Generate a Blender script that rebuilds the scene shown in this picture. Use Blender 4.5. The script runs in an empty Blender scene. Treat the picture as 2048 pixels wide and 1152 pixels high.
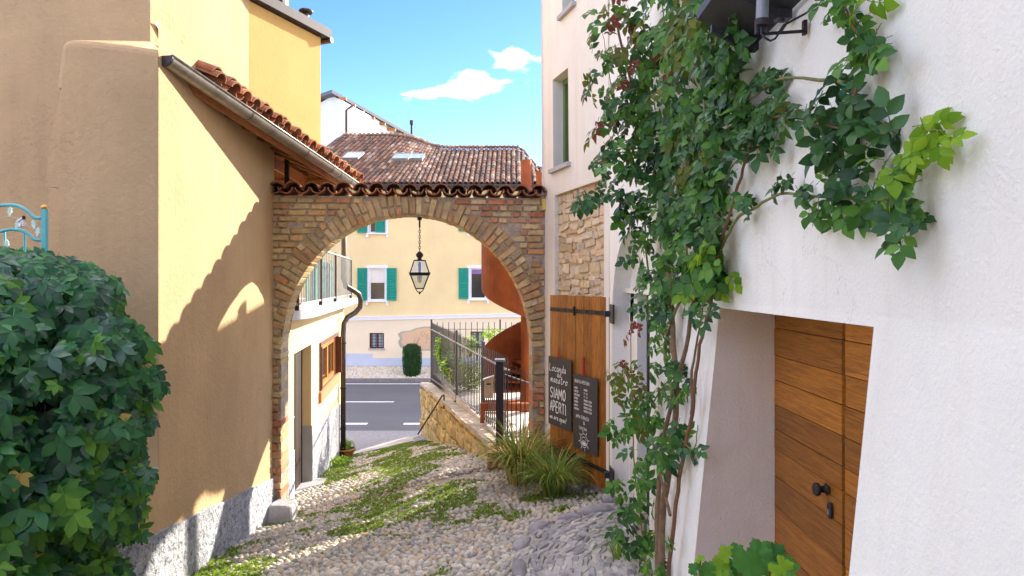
import bpy, bmesh, math, random
import numpy as np
from mathutils import Vector, Matrix, Quaternion

# ------------------------------------------------------------------ camera, sky, sun, exposure
SC = bpy.context.scene
COL = SC.collection
R = math.radians
rnd = random.Random(7)

F = 2048 * 24.0 / 36.0          # focal length of a 24 mm lens, in photo pixels
HY = 562.0                      # photo row of the eye level
cam = bpy.data.cameras.new('camera')
cam.lens = 24.0
cam.sensor_width = 36.0
cam.shift_y = -(576.0 - HY) / 2048.0
cam.clip_start = 0.05
cam.clip_end = 2000.0
cam_o = bpy.data.objects.new('camera', cam)
COL.objects.link(cam_o)
cam_o.location = (0, 0, 0)      # eye level is z = 0, the lane falls away in front
cam_o.rotation_euler = (R(90), 0, 0)
SC.camera = cam_o

SUN = Vector((1.0, 1.35, 0.74)).normalized()      # towards the sun
world = bpy.data.worlds.new('World')
SC.world = world
world.use_nodes = True
wt = world.node_tree
wt.nodes.clear()
w_out = wt.nodes.new('ShaderNodeOutputWorld')
w_bg = wt.nodes.new('ShaderNodeBackground')
w_bg.inputs['Strength'].default_value = 0.15
w_sky = wt.nodes.new('ShaderNodeTexSky')
w_sky.sky_type = 'NISHITA'
w_sky.sun_disc = False
w_sky.sun_elevation = math.asin(SUN.z)
w_sky.sun_rotation = math.atan2(SUN.x, SUN.y)
w_sky.altitude = 300
w_sky.air_density = 1.0
w_sky.dust_density = 0.1
w_sky.ozone_density = 4.0
# deeper blue, and scattered fair-weather clouds all over the sky
w_hs = wt.nodes.new('ShaderNodeHueSaturation')
w_hs.inputs['Hue'].default_value = 0.525
w_hs.inputs['Saturation'].default_value = 1.22
w_hs.inputs['Value'].default_value = 0.42
w_tc = wt.nodes.new('ShaderNodeTexCoord')
w_map = wt.nodes.new('ShaderNodeMapping')
w_map.inputs['Scale'].default_value = (1.0, 1.0, 2.4)
w_map.inputs['Location'].default_value = (-5.81, -7.59, -6.32)
w_noise = wt.nodes.new('ShaderNodeTexNoise')
w_noise.inputs['Scale'].default_value = 3.4
w_noise.inputs['Detail'].default_value = 7.0
w_noise.inputs['Roughness'].default_value = 0.55
w_ramp = wt.nodes.new('ShaderNodeValToRGB')
w_ramp.color_ramp.elements[0].position = 0.49
w_ramp.color_ramp.elements[0].color = (0, 0, 0, 1)
w_ramp.color_ramp.elements[1].position = 0.75
w_ramp.color_ramp.elements[1].color = (1, 1, 1, 1)
w_mix = wt.nodes.new('ShaderNodeMix')
w_mix.data_type = 'RGBA'
w_mix.inputs['B'].default_value = (10.8, 10.1, 9.0, 1)
wt.links.new(w_tc.outputs['Generated'], w_map.inputs['Vector'])
wt.links.new(w_map.outputs['Vector'], w_noise.inputs['Vector'])
wt.links.new(w_noise.outputs['Fac'], w_ramp.inputs['Fac'])
wt.links.new(w_sky.outputs['Color'], w_hs.inputs['Color'])
wt.links.new(w_hs.outputs['Color'], w_mix.inputs['A'])
wt.links.new(w_ramp.outputs['Color'], w_mix.inputs['Factor'])
wt.links.new(w_mix.outputs['Result'], w_bg.inputs['Color'])
wt.links.new(w_bg.outputs['Background'], w_out.inputs['Surface'])

sun = bpy.data.lights.new('sun', 'SUN')
sun.energy = 2.0
sun.angle = R(0.55)
sun.color = (1.0, 0.90, 0.76)
sun_o = bpy.data.objects.new('sun', sun)
COL.objects.link(sun_o)
sun_o.location = SUN * 60
sun_o.rotation_euler = (-SUN).to_track_quat('-Z', 'Y').to_euler()

SC.render.engine = 'CYCLES'
SC.view_settings.view_transform = 'Standard'
SC.view_settings.look = 'None'
SC.view_settings.exposure = 2.8
SC.view_settings.gamma = 1.0
SC.view_settings.use_curve_mapping = False
SC.cycles.use_denoising = True
SC.cycles.max_bounces = 8
SC.cycles.diffuse_bounces = 5
SC.cycles.transparent_max_bounces = 6

# ------------------------------------------------------------------ helpers
def V(*a):
    return Vector(a)

def at(px, py, d):
    """the point at depth d seen in photo pixel (px, py)"""
    return Vector(((px - 1024.0) / F * d, d, (HY - py) / F * d))

def lerp(a, b, t):
    return a + (b - a) * t

def interp(tab, t):
    if t <= tab[0][0]:
        return tab[0][1]
    for (a, va), (b, vb) in zip(tab, tab[1:]):
        if t <= b:
            return va + (vb - va) * (t - a) / (b - a)
    return tab[-1][1]

def smooth(t):
    t = min(1.0, max(0.0, t))
    return t * t * (3 - 2 * t)

class MB:
    """collects shapes, then links them as one mesh object"""
    def __init__(self):
        self.v, self.f, self.m = [], [], []

    def add(self, vs, fs, m=0):
        n = len(self.v)
        self.v += [tuple(p) for p in vs]
        self.f += [tuple(i + n for i in f) for f in fs]
        self.m += [m] * len(fs)
        return self

    def quad(self, a, b, c, d, m=0):
        return self.add([a, b, c, d], [(0, 1, 2, 3)], m)

    def box(self, o, ax, ay, az, m=0):
        """box from a corner and three edge vectors"""
        o, ax, ay, az = Vector(o), Vector(ax), Vector(ay), Vector(az)
        vs = [o, o + ax, o + ax + ay, o + ay, o + az, o + ax + az, o + ax + ay + az, o + ay + az]
        return self.add(vs, [(0, 3, 2, 1), (4, 5, 6, 7), (0, 1, 5, 4), (1, 2, 6, 5), (2, 3, 7, 6), (3, 0, 4, 7)], m)

    def cbox(self, c, sx, sy, sz, m=0):
        return self.box((c[0] - sx / 2, c[1] - sy / 2, c[2] - sz / 2), (sx, 0, 0), (0, sy, 0), (0, 0, sz), m)

    def prism(self, poly, ext, m=0, caps=True):
        n = len(poly)
        ext = Vector(ext)
        vs = [Vector(p) for p in poly] + [Vector(p) + ext for p in poly]
        fs = [(i, (i + 1) % n, (i + 1) % n + n, i + n) for i in range(n)]
        if caps:
            fs += [tuple(range(n))[::-1], tuple(range(n, 2 * n))]
        return self.add(vs, fs, m)

    def tube(self, pts, rad, n=8, m=0, caps=True, closed=False):
        pts = [Vector(p) for p in pts]
        k = len(pts)
        if not hasattr(rad, '__len__'):
            rad = [rad] * k
        t0 = (pts[1] - pts[0]).normalized()
        up = Vector((0, 0, 1)) if abs(t0.z) < 0.9 else Vector((1, 0, 0))
        a = t0.cross(up).normalized()
        vs = []
        for i, p in enumerate(pts):
            if closed:
                t = pts[(i + 1) % k] - pts[i - 1]
            else:
                t = pts[min(i + 1, k - 1)] - pts[max(i - 1, 0)]
            if t.length < 1e-9:
                t = t0
            t.normalize()
            a = (a - t * a.dot(t))
            if a.length < 1e-6:
                a = t.orthogonal()
            a.normalize()
            b = t.cross(a)
            for j in range(n):
                w = 2 * math.pi * j / n
                vs.append(p + (a * math.cos(w) + b * math.sin(w)) * rad[i])
        fs = []
        rng = k if closed else k - 1
        for i in range(rng):
            i2 = (i + 1) % k
            for j in range(n):
                fs.append((i * n + j, i * n + (j + 1) % n, i2 * n + (j + 1) % n, i2 * n + j))
        if caps and not closed:
            fs.append(tuple(range(n))[::-1])
            fs.append(tuple(range((k - 1) * n, k * n)))
        return self.add(vs, fs, m)

    def lathe(self, c, prof, n=16, m=0):
        """profile [(radius, z)...] turned about the vertical through c"""
        c = Vector(c)
        vs, fs = [], []
        for r, z in prof:
            for j in range(n):
                w = 2 * math.pi * j / n
                vs.append(c + Vector((r * math.cos(w), r * math.sin(w), z)))
        for i in range(len(prof) - 1):
            for j in range(n):
                fs.append((i * n + j, i * n + (j + 1) % n, (i + 1) * n + (j + 1) % n, (i + 1) * n + j))
        fs.append(tuple(range(n))[::-1])
        fs.append(tuple(range((len(prof) - 1) * n, len(prof) * n)))
        return self.add(vs, fs, m)

    def grid(self, fn, us, vs_, m=0, skip=None):
        nu, nv = len(us), len(vs_)
        vs = [fn(u, v) for u in us for v in vs_]
        fs = []
        for i in range(nu - 1):
            for j in range(nv - 1):
                if skip and skip((us[i] + us[i + 1]) / 2, (vs_[j] + vs_[j + 1]) / 2):
                    continue
                fs.append((i * nv + j, (i + 1) * nv + j, (i + 1) * nv + j + 1, i * nv + j + 1))
        return self.add(vs, fs, m)

    def mesh(self, name, mats, smooth_=False):
        me = bpy.data.meshes.new(name)
        me.from_pydata(self.v, [], self.f)
        if not isinstance(mats, (list, tuple)):
            mats = [mats]
        for mm in mats:
            me.materials.append(mm)
        if len(mats) > 1:
            me.polygons.foreach_set('material_index', self.m)
        if smooth_:
            me.polygons.foreach_set('use_smooth', [True] * len(me.polygons))
        me.update()
        return me

def put(name, me, parent=None, mat=None):
    o = bpy.data.objects.new(name, me)
    COL.objects.link(o)
    if parent is not None:
        o.parent = parent
        o.matrix_parent_inverse = world_of(parent).inverted()
    if mat is not None:
        o.matrix_basis = mat
    return o

def world_of(o):
    m = o.matrix_basis.copy()
    if o.parent is not None:
        m = world_of(o.parent) @ o.matrix_parent_inverse @ m
    return m

def obj(name, mb, mats, parent=None, smooth_=False):
    return put(name, mb.mesh(name, mats, smooth_), parent)

def tag(o, label=None, cat=None, group=None, kind=None):
    if label:
        o['label'] = label
    if cat:
        o['category'] = cat
    if group:
        o['group'] = group
    if kind:
        o['kind'] = kind
    return o

def thing(name, loc, label, cat, group=None):
    o = bpy.data.objects.new(name, None)
    COL.objects.link(o)
    o.location = loc
    o.empty_display_size = 0.1
    return tag(o, label, cat, group)

def cuts(a, b, step, extra=()):
    s = {round(a, 5), round(b, 5)} | {round(e, 5) for e in extra if min(a, b) < e < max(a, b)}
    n = max(1, int(abs(b - a) / step))
    for i in range(1, n):
        t = a + (b - a) * i / n
        if all(abs(t - e) > step * 0.3 for e in s):
            s.add(round(t, 5))
    return sorted(s)

def frame(n, up):
    """rotation whose z axis is n and whose y axis is near up"""
    n = Vector(n).normalized()
    y = Vector(up) - n * Vector(up).dot(n)
    if y.length < 1e-5:
        y = n.orthogonal()
    y.normalize()
    x = y.cross(n)
    return Matrix(((x.x, y.x, n.x), (x.y, y.y, n.y), (x.z, y.z, n.z)))

def trs(loc, rot3, sc=(1, 1, 1)):
    m = rot3.to_4x4() @ Matrix.Diagonal((sc[0], sc[1], sc[2], 1))
    m.translation = loc
    return m

# ------------------------------------------------------------------ materials
def N(t, kind, **kw):
    n = t.nodes.new(kind)
    for k, v in kw.items():
        n.inputs[k].default_value = v
    return n

def mat(name, col, rough=0.85, var=0.0, vscale=2.0, bump=0.0, bscale=30.0, objvar=0.0, spec=0.3, metal=0.0,
        ramp=None, local=False, stretch=None, spots=None, streak=None, big=None, coat=0.0, bdist=0.02, cracks=None):
    """procedural material: colour with noise, per-piece variation, fine relief, optional stains"""
    m = bpy.data.materials.new(name)
    m.use_nodes = True
    t = m.node_tree
    L = t.links.new
    p = t.nodes['Principled BSDF']
    p.inputs['Roughness'].default_value = rough
    p.inputs['Specular IOR Level'].default_value = spec
    p.inputs['Metallic'].default_value = metal
    p.inputs['Coat Weight'].default_value = coat
    if local:
        tc = t.nodes.new('ShaderNodeTexCoord').outputs['Object']
    else:
        tc = t.nodes.new('ShaderNodeNewGeometry').outputs['Position']
    vec = tc
    if stretch:
        mp = N(t, 'ShaderNodeMapping', Scale=stretch)
        L(tc, mp.inputs['Vector'])
        vec = mp.outputs['Vector']
    if ramp or objvar:
        oi = t.nodes.new('ShaderNodeObjectInfo')
    if ramp:
        cr = t.nodes.new('ShaderNodeValToRGB')
        el = cr.color_ramp.elements
        while len(el) < len(ramp):
            el.new(0.5)
        for i, c in enumerate(ramp):
            el[i].position = i / (len(ramp) - 1)
            el[i].color = (*c, 1)
        L(oi.outputs['Random'], cr.inputs['Fac'])
        colour = cr.outputs['Color']
    else:
        rgb = t.nodes.new('ShaderNodeRGB')
        rgb.outputs[0].default_value = (*col, 1)
        colour = rgb.outputs[0]
    if objvar:
        mr = N(t, 'ShaderNodeMapRange')
        mr.inputs['To Min'].default_value = 1 - objvar
        mr.inputs['To Max'].default_value = 1 + objvar
        mu = N(t, 'ShaderNodeMath')
        mu.operation = 'MULTIPLY'
        mu.inputs[1].default_value = 7.31
        fr = N(t, 'ShaderNodeMath')
        fr.operation = 'FRACT'
        L(oi.outputs['Random'], mu.inputs[0])
        L(mu.outputs[0], fr.inputs[0])
        L(fr.outputs[0], mr.inputs['Value'])
        hs = t.nodes.new('ShaderNodeHueSaturation')
        L(colour, hs.inputs['Color'])
        L(mr.outputs['Result'], hs.inputs['Value'])
        colour = hs.outputs['Color']

    def mul(colour, fac, lo, hi):
        mr = N(t, 'ShaderNodeMapRange')
        mr.inputs['From Min'].default_value = 0.3
        mr.inputs['From Max'].default_value = 0.7
        mr.inputs['To Min'].default_value = lo
        mr.inputs['To Max'].default_value = hi
        L(fac, mr.inputs['Value'])
        hs = t.nodes.new('ShaderNodeHueSaturation')
        L(colour, hs.inputs['Color'])
        L(mr.outputs['Result'], hs.inputs['Value'])
        return hs.outputs['Color']
    if var:
        nz = N(t, 'ShaderNodeTexNoise', Scale=vscale, Detail=6.0, Roughness=0.6)
        L(vec, nz.inputs['Vector'])
        colour = mul(colour, nz.outputs['Fac'], 1 - var, 1 + var)
    if big:                                   # broad weathering blotches (amount, scale)
        nz = N(t, 'ShaderNodeTexNoise', Scale=big[1], Detail=4.0, Roughness=0.55)
        L(vec, nz.inputs['Vector'])
        colour = mul(colour, nz.outputs['Fac'], 1 - big[0], 1 + big[0] * 0.6)
    if streak:                                # vertical runs of dirt (colour, amount)
        mp = N(t, 'ShaderNodeMapping', Scale=(5.0, 5.0, 0.35))
        L(tc, mp.inputs['Vector'])
        nz = N(t, 'ShaderNodeTexNoise', Scale=1.6, Detail=5.0, Roughness=0.6)
        L(mp.outputs['Vector'], nz.inputs['Vector'])
        mr = N(t, 'ShaderNodeMapRange')
        mr.inputs['From Min'].default_value = 0.5
        mr.inputs['From Max'].default_value = 0.8
        mr.inputs['To Max'].default_value = streak[1]
        L(nz.outputs['Fac'], mr.inputs['Value'])
        mx = t.nodes.new('ShaderNodeMix')
        mx.data_type = 'RGBA'
        mx.inputs['B'].default_value = (*streak[0], 1)
        L(mr.outputs['Result'], mx.inputs['Factor'])
        L(colour, mx.inputs['A'])
        colour = mx.outputs['Result']
    if spots:                                 # small patches of another colour (colour, scale, from, to, amount)
        nz = N(t, 'ShaderNodeTexNoise', Scale=spots[1], Detail=5.0, Roughness=0.65)
        L(vec, nz.inputs['Vector'])
        mr = N(t, 'ShaderNodeMapRange')
        mr.inputs['From Min'].default_value = spots[2]
        mr.inputs['From Max'].default_value = spots[3]
        mr.inputs['To Max'].default_value = spots[4]
        L(nz.outputs['Fac'], mr.inputs['Value'])
        mx = t.nodes.new('ShaderNodeMix')
        mx.data_type = 'RGBA'
        mx.inputs['B'].default_value = (*spots[0], 1)
        L(mr.outputs['Result'], mx.inputs['Factor'])
        L(colour, mx.inputs['A'])
        colour = mx.outputs['Result']
    if cracks:                                # hairline cracks (scale, width, colour, amount)
        nz = N(t, 'ShaderNodeTexNoise', Scale=cracks[0], Detail=7.0, Roughness=0.62)
        L(tc, nz.inputs['Vector'])
        s1 = N(t, 'ShaderNodeMath')
        s1.operation = 'SUBTRACT'
        s1.inputs[1].default_value = 0.5
        L(nz.outputs['Fac'], s1.inputs[0])
        s2 = N(t, 'ShaderNodeMath')
        s2.operation = 'ABSOLUTE'
        L(s1.outputs[0], s2.inputs[0])
        mr = N(t, 'ShaderNodeMapRange')
        mr.inputs['From Min'].default_value = cracks[1]
        mr.inputs['From Max'].default_value = 0.0
        mr.inputs['To Max'].default_value = cracks[3]
        L(s2.outputs[0], mr.inputs['Value'])
        nm = N(t, 'ShaderNodeTexNoise', Scale=cracks[0] * 0.9, Detail=2.0)
        mo = N(t, 'ShaderNodeMapping', Location=(7.3, 1.9, 4.1))
        L(tc, mo.inputs['Vector'])
        L(mo.outputs['Vector'], nm.inputs['Vector'])
        mk = N(t, 'ShaderNodeMapRange')
        mk.inputs['From Min'].default_value = 0.52
        mk.inputs['From Max'].default_value = 0.6
        L(nm.outputs['Fac'], mk.inputs['Value'])
        mm = N(t, 'ShaderNodeMath')
        mm.operation = 'MULTIPLY'
        L(mr.outputs['Result'], mm.inputs[0])
        L(mk.outputs['Result'], mm.inputs[1])
        mx = t.nodes.new('ShaderNodeMix')
        mx.data_type = 'RGBA'
        mx.inputs['B'].default_value = (*cracks[2], 1)
        L(mm.outputs[0], mx.inputs['Factor'])
        L(colour, mx.inputs['A'])
        colour = mx.outputs['Result']
    L(colour, p.inputs['Base Color'])
    if bump:
        nz = N(t, 'ShaderNodeTexNoise', Scale=bscale, Detail=6.0, Roughness=0.62)
        L(vec, nz.inputs['Vector'])
        bp = N(t, 'ShaderNodeBump', Strength=bump, Distance=bdist)
        L(nz.outputs['Fac'], bp.inputs['Height'])
        L(bp.outputs['Normal'], p.inputs['Normal'])
    return m

def leaf_mat(name, col, objvar=0.3, trans=0.3, rough=0.45, spec=0.16):
    m = bpy.data.materials.new(name)
    m.use_nodes = True
    t = m.node_tree
    L = t.links.new
    p = t.nodes['Principled BSDF']
    out = t.nodes['Material Output']
    p.inputs['Roughness'].default_value = rough
    p.inputs['Specular IOR Level'].default_value = spec
    g = t.nodes.new('ShaderNodeNewGeometry')
    oi = t.nodes.new('ShaderNodeObjectInfo')
    ad = N(t, 'ShaderNodeMath')
    ad.operation = 'ADD'
    fr = N(t, 'ShaderNodeMath')
    fr.operation = 'FRACT'
    L(g.outputs['Random Per Island'], ad.inputs[0])
    L(oi.outputs['Random'], ad.inputs[1])
    L(ad.outputs[0], fr.inputs[0])
    mr = N(t, 'ShaderNodeMapRange')
    mr.inputs['To Min'].default_value = 1 - objvar
    mr.inputs['To Max'].default_value = 1 + objvar
    L(fr.outputs[0], mr.inputs['Value'])
    mh = N(t, 'ShaderNodeMapRange')
    mh.inputs['To Min'].default_value = 0.515
    mh.inputs['To Max'].default_value = 0.485
    L(fr.outputs[0], mh.inputs['Value'])
    hs = t.nodes.new('ShaderNodeHueSaturation')
    hs.inputs['Color'].default_value = (*col, 1)
    L(mr.outputs['Result'], hs.inputs['Value'])
    L(mh.outputs['Result'], hs.inputs['Hue'])
    L(hs.outputs['Color'], p.inputs['Base Color'])
    tr = t.nodes.new('ShaderNodeBsdfTranslucent')
    br = t.nodes.new('ShaderNodeHueSaturation')
    br.inputs['Value'].default_value = 1.7
    br.inputs['Hue'].default_value = 0.485
    L(hs.outputs['Color'], br.inputs['Color'])
    L(br.outputs['Color'], tr.inputs['Color'])
    mx = t.nodes.new('ShaderNodeMixShader')
    mx.inputs['Fac'].default_value = trans
    L(p.outputs['BSDF'], mx.inputs[1])
    L(tr.outputs['BSDF'], mx.inputs[2])
    L(mx.outputs['Shader'], out.inputs['Surface'])
    return m

def glass_mat(name, tint=(0.9, 0.95, 0.95), alpha=0.35, rough=0.05):
    m = bpy.data.materials.new(name)
    m.use_nodes = True
    t = m.node_tree
    out = t.nodes['Material Output']
    t.nodes.remove(t.nodes['Principled BSDF'])
    a = N(t, 'ShaderNodeBsdfTransparent', Color=(*tint, 1))
    b = N(t, 'ShaderNodeBsdfGlossy', Roughness=rough)
    mx = t.nodes.new('ShaderNodeMixShader')
    mx.inputs['Fac'].default_value = alpha
    t.links.new(a.outputs['BSDF'], mx.inputs[1])
    t.links.new(b.outputs['BSDF'], mx.inputs[2])
    t.links.new(mx.outputs['Shader'], out.inputs['Surface'])
    return m

def wood_mat(name, c1, c2, stretch, rough=0.5, objvar=0.2, spec=0.3, scale=1.0):
    """long grained wood, grain along the axis with the smallest stretch"""
    m = bpy.data.materials.new(name)
    m.use_nodes = True
    t = m.node_tree
    L = t.links.new
    p = t.nodes['Principled BSDF']
    p.inputs['Roughness'].default_value = rough
    p.inputs['Specular IOR Level'].default_value = spec
    g = t.nodes.new('ShaderNodeNewGeometry')
    oi = t.nodes.new('ShaderNodeObjectInfo')
    off = t.nodes.new('ShaderNodeVectorMath')
    off.operation = 'MULTIPLY_ADD'
    off.inputs[1].default_value = (1, 1, 1)
    cb = t.nodes.new('ShaderNodeCombineXYZ')
    mu = N(t, 'ShaderNodeMath')
    mu.operation = 'MULTIPLY'
    mu.inputs[1].default_value = 37.0
    L(oi.outputs['Random'], mu.inputs[0])
    for i in range(3):
        L(mu.outputs[0], cb.inputs[i])
    L(g.outputs['Position'], off.inputs[0])
    L(cb.outputs[0], off.inputs[2])
    mp = N(t, 'ShaderNodeMapping', Scale=stretch)
    L(off.outputs[0], mp.inputs['Vector'])
    n1 = N(t, 'ShaderNodeTexNoise', Scale=6.0 * scale, Detail=8.0, Roughness=0.62, Distortion=0.6)
    L(mp.outputs['Vector'], n1.inputs['Vector'])
    n2 = N(t, 'ShaderNodeTexNoise', Scale=30.0 * scale, Detail=4.0, Roughness=0.6)
    L(mp.outputs['Vector'], n2.inputs['Vector'])
    cr = t.nodes.new('ShaderNodeValToRGB')
    cr.color_ramp.elements[0].position = 0.32
    cr.color_ramp.elements[0].color = (*c1, 1)
    cr.color_ramp.elements[1].position = 0.75
    cr.color_ramp.elements[1].color = (*c2, 1)
    av = N(t, 'ShaderNodeMath')
    av.operation = 'MULTIPLY_ADD'
    av.inputs[1].default_value = 0.35
    L(n2.outputs['Fac'], av.inputs[0])
    sc = N(t, 'ShaderNodeMath')
    sc.operation = 'MULTIPLY'
    sc.inputs[1].default_value = 0.65
    L(n1.outputs['Fac'], sc.inputs[0])
    L(sc.outputs[0], av.inputs[2])
    L(av.outputs[0], cr.inputs['Fac'])
    hs = t.nodes.new('ShaderNodeHueSaturation')
    mr = N(t, 'ShaderNodeMapRange')
    mr.inputs['To Min'].default_value = 1 - objvar
    mr.inputs['To Max'].default_value = 1 + objvar
    L(oi.outputs['Random'], mr.inputs['Value'])
    L(mr.outputs['Result'], hs.inputs['Value'])
    L(cr.outputs['Color'], hs.inputs['Color'])
    L(hs.outputs['Color'], p.inputs['Base Color'])
    bp = N(t, 'ShaderNodeBump', Strength=0.35, Distance=0.006)
    L(n1.outputs['Fac'], bp.inputs['Height'])
    L(bp.outputs['Normal'], p.inputs['Normal'])
    return m

MT = {}
MT['ochre'] = mat('ochre_plaster', (0.53, 0.362, 0.192), 0.92, cracks=(1.1, 0.003, (0.28, 0.18, 0.09), 0.5), var=0.08, vscale=1.3, bump=0.6, bscale=20, big=(0.13, 0.8),
                  spots=((0.30, 0.19, 0.09), 7.0, 0.64, 0.78, 0.55), streak=((0.40, 0.27, 0.14), 0.35))
MT['yellow'] = mat('yellow_plaster', (0.57, 0.36, 0.12), 0.92, var=0.04, vscale=2, bump=0.15, bscale=30, big=(0.08, 0.6))
MT['cream'] = mat('cream_plaster', (0.80, 0.63, 0.335), 0.92, var=0.05, vscale=1.2, bump=0.15, bscale=12, big=(0.07, 0.5),
                  streak=((0.6, 0.46, 0.25), 0.15))
MT['cream2'] = mat('cream_plaster_lower', (0.82, 0.69, 0.50), 0.92, var=0.04, vscale=1.2, bump=0.15, bscale=12, big=(0.05, 0.5))
MT['annex'] = mat('annex_plaster', (0.68, 0.51, 0.29), 0.92, var=0.05, vscale=1.5, bump=0.2, bscale=20, big=(0.07, 0.8))
MT['white'] = mat('white_plaster', (0.85, 0.835, 0.755), 0.93, cracks=(0.9, 0.002, (0.5, 0.47, 0.43), 0.6), var=0.03, vscale=3.0, bump=0.5, bscale=75, big=(0.06, 0.8), bdist=0.010,
                  streak=((0.66, 0.58, 0.46), 0.30), spots=((0.36, 0.33, 0.29), 20.0, 0.715, 0.77, 0.5))
MT['white_warm'] = mat('cream_white_plaster', (0.80, 0.76, 0.65), 0.93, var=0.03, vscale=2.5, bump=0.35, bscale=40, big=(0.06, 0.9), bdist=0.008,
                       streak=((0.62, 0.48, 0.34), 0.35))
MT['far_white'] = mat('far_white_plaster', (0.83, 0.82, 0.80), 0.9, var=0.04, vscale=0.6, big=(0.08, 0.25))
MT['dado'] = mat('rough_grey_dado', (0.47, 0.49, 0.53), 0.95, var=0.28, vscale=7, bump=1.0, bscale=18, bdist=0.06, big=(0.2, 1.2),
                 spots=((0.13, 0.13, 0.14), 19.0, 0.54, 0.63, 0.85))
MT['grey_paint'] = mat('grey_paint', (0.34, 0.34, 0.35), 0.9, var=0.08, vscale=4, bump=0.2, bscale=25)
MT['blue_base'] = mat('grey_blue_base', (0.52, 0.57, 0.68), 0.9, var=0.06, vscale=1.5, big=(0.06, 0.7))
MT['mortar'] = mat('old_mortar', (0.43, 0.355, 0.26), 0.96, var=0.25, vscale=7, bump=0.9, bscale=34, bdist=0.03,
                   spots=((0.16, 0.13, 0.10), 6.0, 0.56, 0.72, 0.6))
MT['brick'] = mat('old_brick', (0.5, 0.3, 0.15), 0.93, var=0.22, vscale=14, bump=0.7, bscale=45, objvar=0.22, bdist=0.012,
                  ramp=[(0.51, 0.365, 0.175), (0.55, 0.405, 0.19), (0.45, 0.315, 0.155), (0.52, 0.335, 0.15), (0.48, 0.24, 0.105), (0.57, 0.44, 0.225), (0.42, 0.32, 0.18)],
                  spots=((0.22, 0.18, 0.13), 16.0, 0.56, 0.72, 0.6))
MT['brick_red'] = mat('red_brick', (0.5, 0.2, 0.1), 0.93, var=0.2, vscale=12, bump=0.6, bscale=45, objvar=0.2, bdist=0.01,
                      ramp=[(0.50, 0.235, 0.125), (0.42, 0.165, 0.085), (0.53, 0.32, 0.175), (0.42, 0.20, 0.11)])
MT['stone'] = mat('rubble_stone', (0.6, 0.5, 0.34), 0.95, var=0.18, vscale=9, bump=0.7, bscale=30, objvar=0.15, bdist=0.015,
                  ramp=[(0.62, 0.50, 0.33), (0.68, 0.57, 0.39), (0.54, 0.42, 0.26), (0.66, 0.52, 0.31), (0.58, 0.51, 0.40), (0.60, 0.40, 0.22)])
MT['stone_bed'] = mat('rubble_mortar', (0.62, 0.49, 0.31), 0.96, var=0.2, vscale=10, bump=0.8, bscale=35, bdist=0.02)
MT['wall_stone'] = mat('retaining_stone', (0.5, 0.4, 0.2), 0.95, var=0.2, vscale=6, bump=0.7, bscale=20, objvar=0.2, bdist=0.02,
                       ramp=[(0.52, 0.38, 0.16), (0.58, 0.44, 0.20), (0.44, 0.31, 0.13), (0.54, 0.43, 0.25)])
MT['coping'] = mat('stone_coping', (0.46, 0.39, 0.30), 0.95, var=0.25, vscale=5, bump=0.6, bscale=25, big=(0.2, 1.5), objvar=0.15)
MT['tile'] = mat('terracotta_tile', (0.5, 0.2, 0.1), 0.9, var=0.25, vscale=14, bump=0.4, bscale=40, objvar=0.25, bdist=0.01,
                 ramp=[(0.47, 0.17, 0.075), (0.36, 0.13, 0.065), (0.52, 0.25, 0.12), (0.28, 0.14, 0.085), (0.45, 0.16, 0.06)],
                 spots=((0.2, 0.17, 0.12), 18.0, 0.55, 0.7, 0.6))
MT['tile_dark'] = mat('mossy_cap_tile', (0.3, 0.14, 0.08), 0.92, var=0.3, vscale=14, bump=0.4, bscale=40, objvar=0.25, bdist=0.01,
                      ramp=[(0.27, 0.11, 0.055), (0.19, 0.09, 0.05), (0.33, 0.13, 0.06), (0.16, 0.09, 0.055), (0.40, 0.14, 0.07)],
                      spots=((0.30, 0.25, 0.14), 20.0, 0.58, 0.72, 0.6))
MT['tile_far'] = mat('weathered_roof_tile', (0.3, 0.15, 0.1), 0.92, var=0.2, vscale=6, objvar=0.35,
                     ramp=[(0.18, 0.095, 0.06), (0.12, 0.072, 0.05), (0.23, 0.13, 0.08), (0.16, 0.10, 0.07), (0.25, 0.12, 0.065), (0.32, 0.235, 0.165)])
MT['roof_bed'] = mat('roof_bed', (0.10, 0.065, 0.05), 0.95, var=0.2, vscale=3)
MT['gutter'] = mat('zinc_gutter', (0.30, 0.28, 0.25), 0.45, var=0.2, vscale=6, metal=0.75, spots=((0.16, 0.14, 0.11), 9, 0.5, 0.7, 0.6))
MT['dark_metal'] = mat('dark_metal', (0.05, 0.05, 0.058), 0.5, var=0.15, vscale=8, metal=0.3, spec=0.4)
MT['slate_metal'] = mat('brown_sheet_metal', (0.045, 0.038, 0.042), 0.65, var=0.1, vscale=5, metal=0.2)
MT['iron'] = mat('wrought_iron', (0.035, 0.03, 0.028), 0.6, var=0.3, vscale=20, metal=0.4, bump=0.2, bscale=50, bdist=0.004,
                 spots=((0.14, 0.06, 0.03), 14, 0.58, 0.72, 0.7))
MT['steel'] = mat('grey_steel', (0.30, 0.29, 0.28), 0.5, var=0.2, vscale=12, metal=0.6)
MT['pipe'] = mat('brown_downpipe', (0.07, 0.052, 0.04), 0.42, var=0.3, vscale=7, metal=0.35, spots=((0.22, 0.15, 0.09), 6, 0.56, 0.72, 0.6))
MT['corten'] = mat('corten_steel', (0.20, 0.050, 0.013), 0.75, var=0.3, vscale=3, bump=0.15, bscale=40, big=(0.2, 1.2), spec=0.25)
MT['green'] = mat('green_paint', (0.012, 0.27, 0.20), 0.5, var=0.1, vscale=6, objvar=0.06)
MT['olive'] = mat('olive_paint', (0.13, 0.20, 0.065), 0.5, var=0.1, vscale=6)
MT['teal'] = mat('turquoise_paint', (0.10, 0.48, 0.52), 0.35, var=0.1, vscale=20, spec=0.5)
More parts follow.
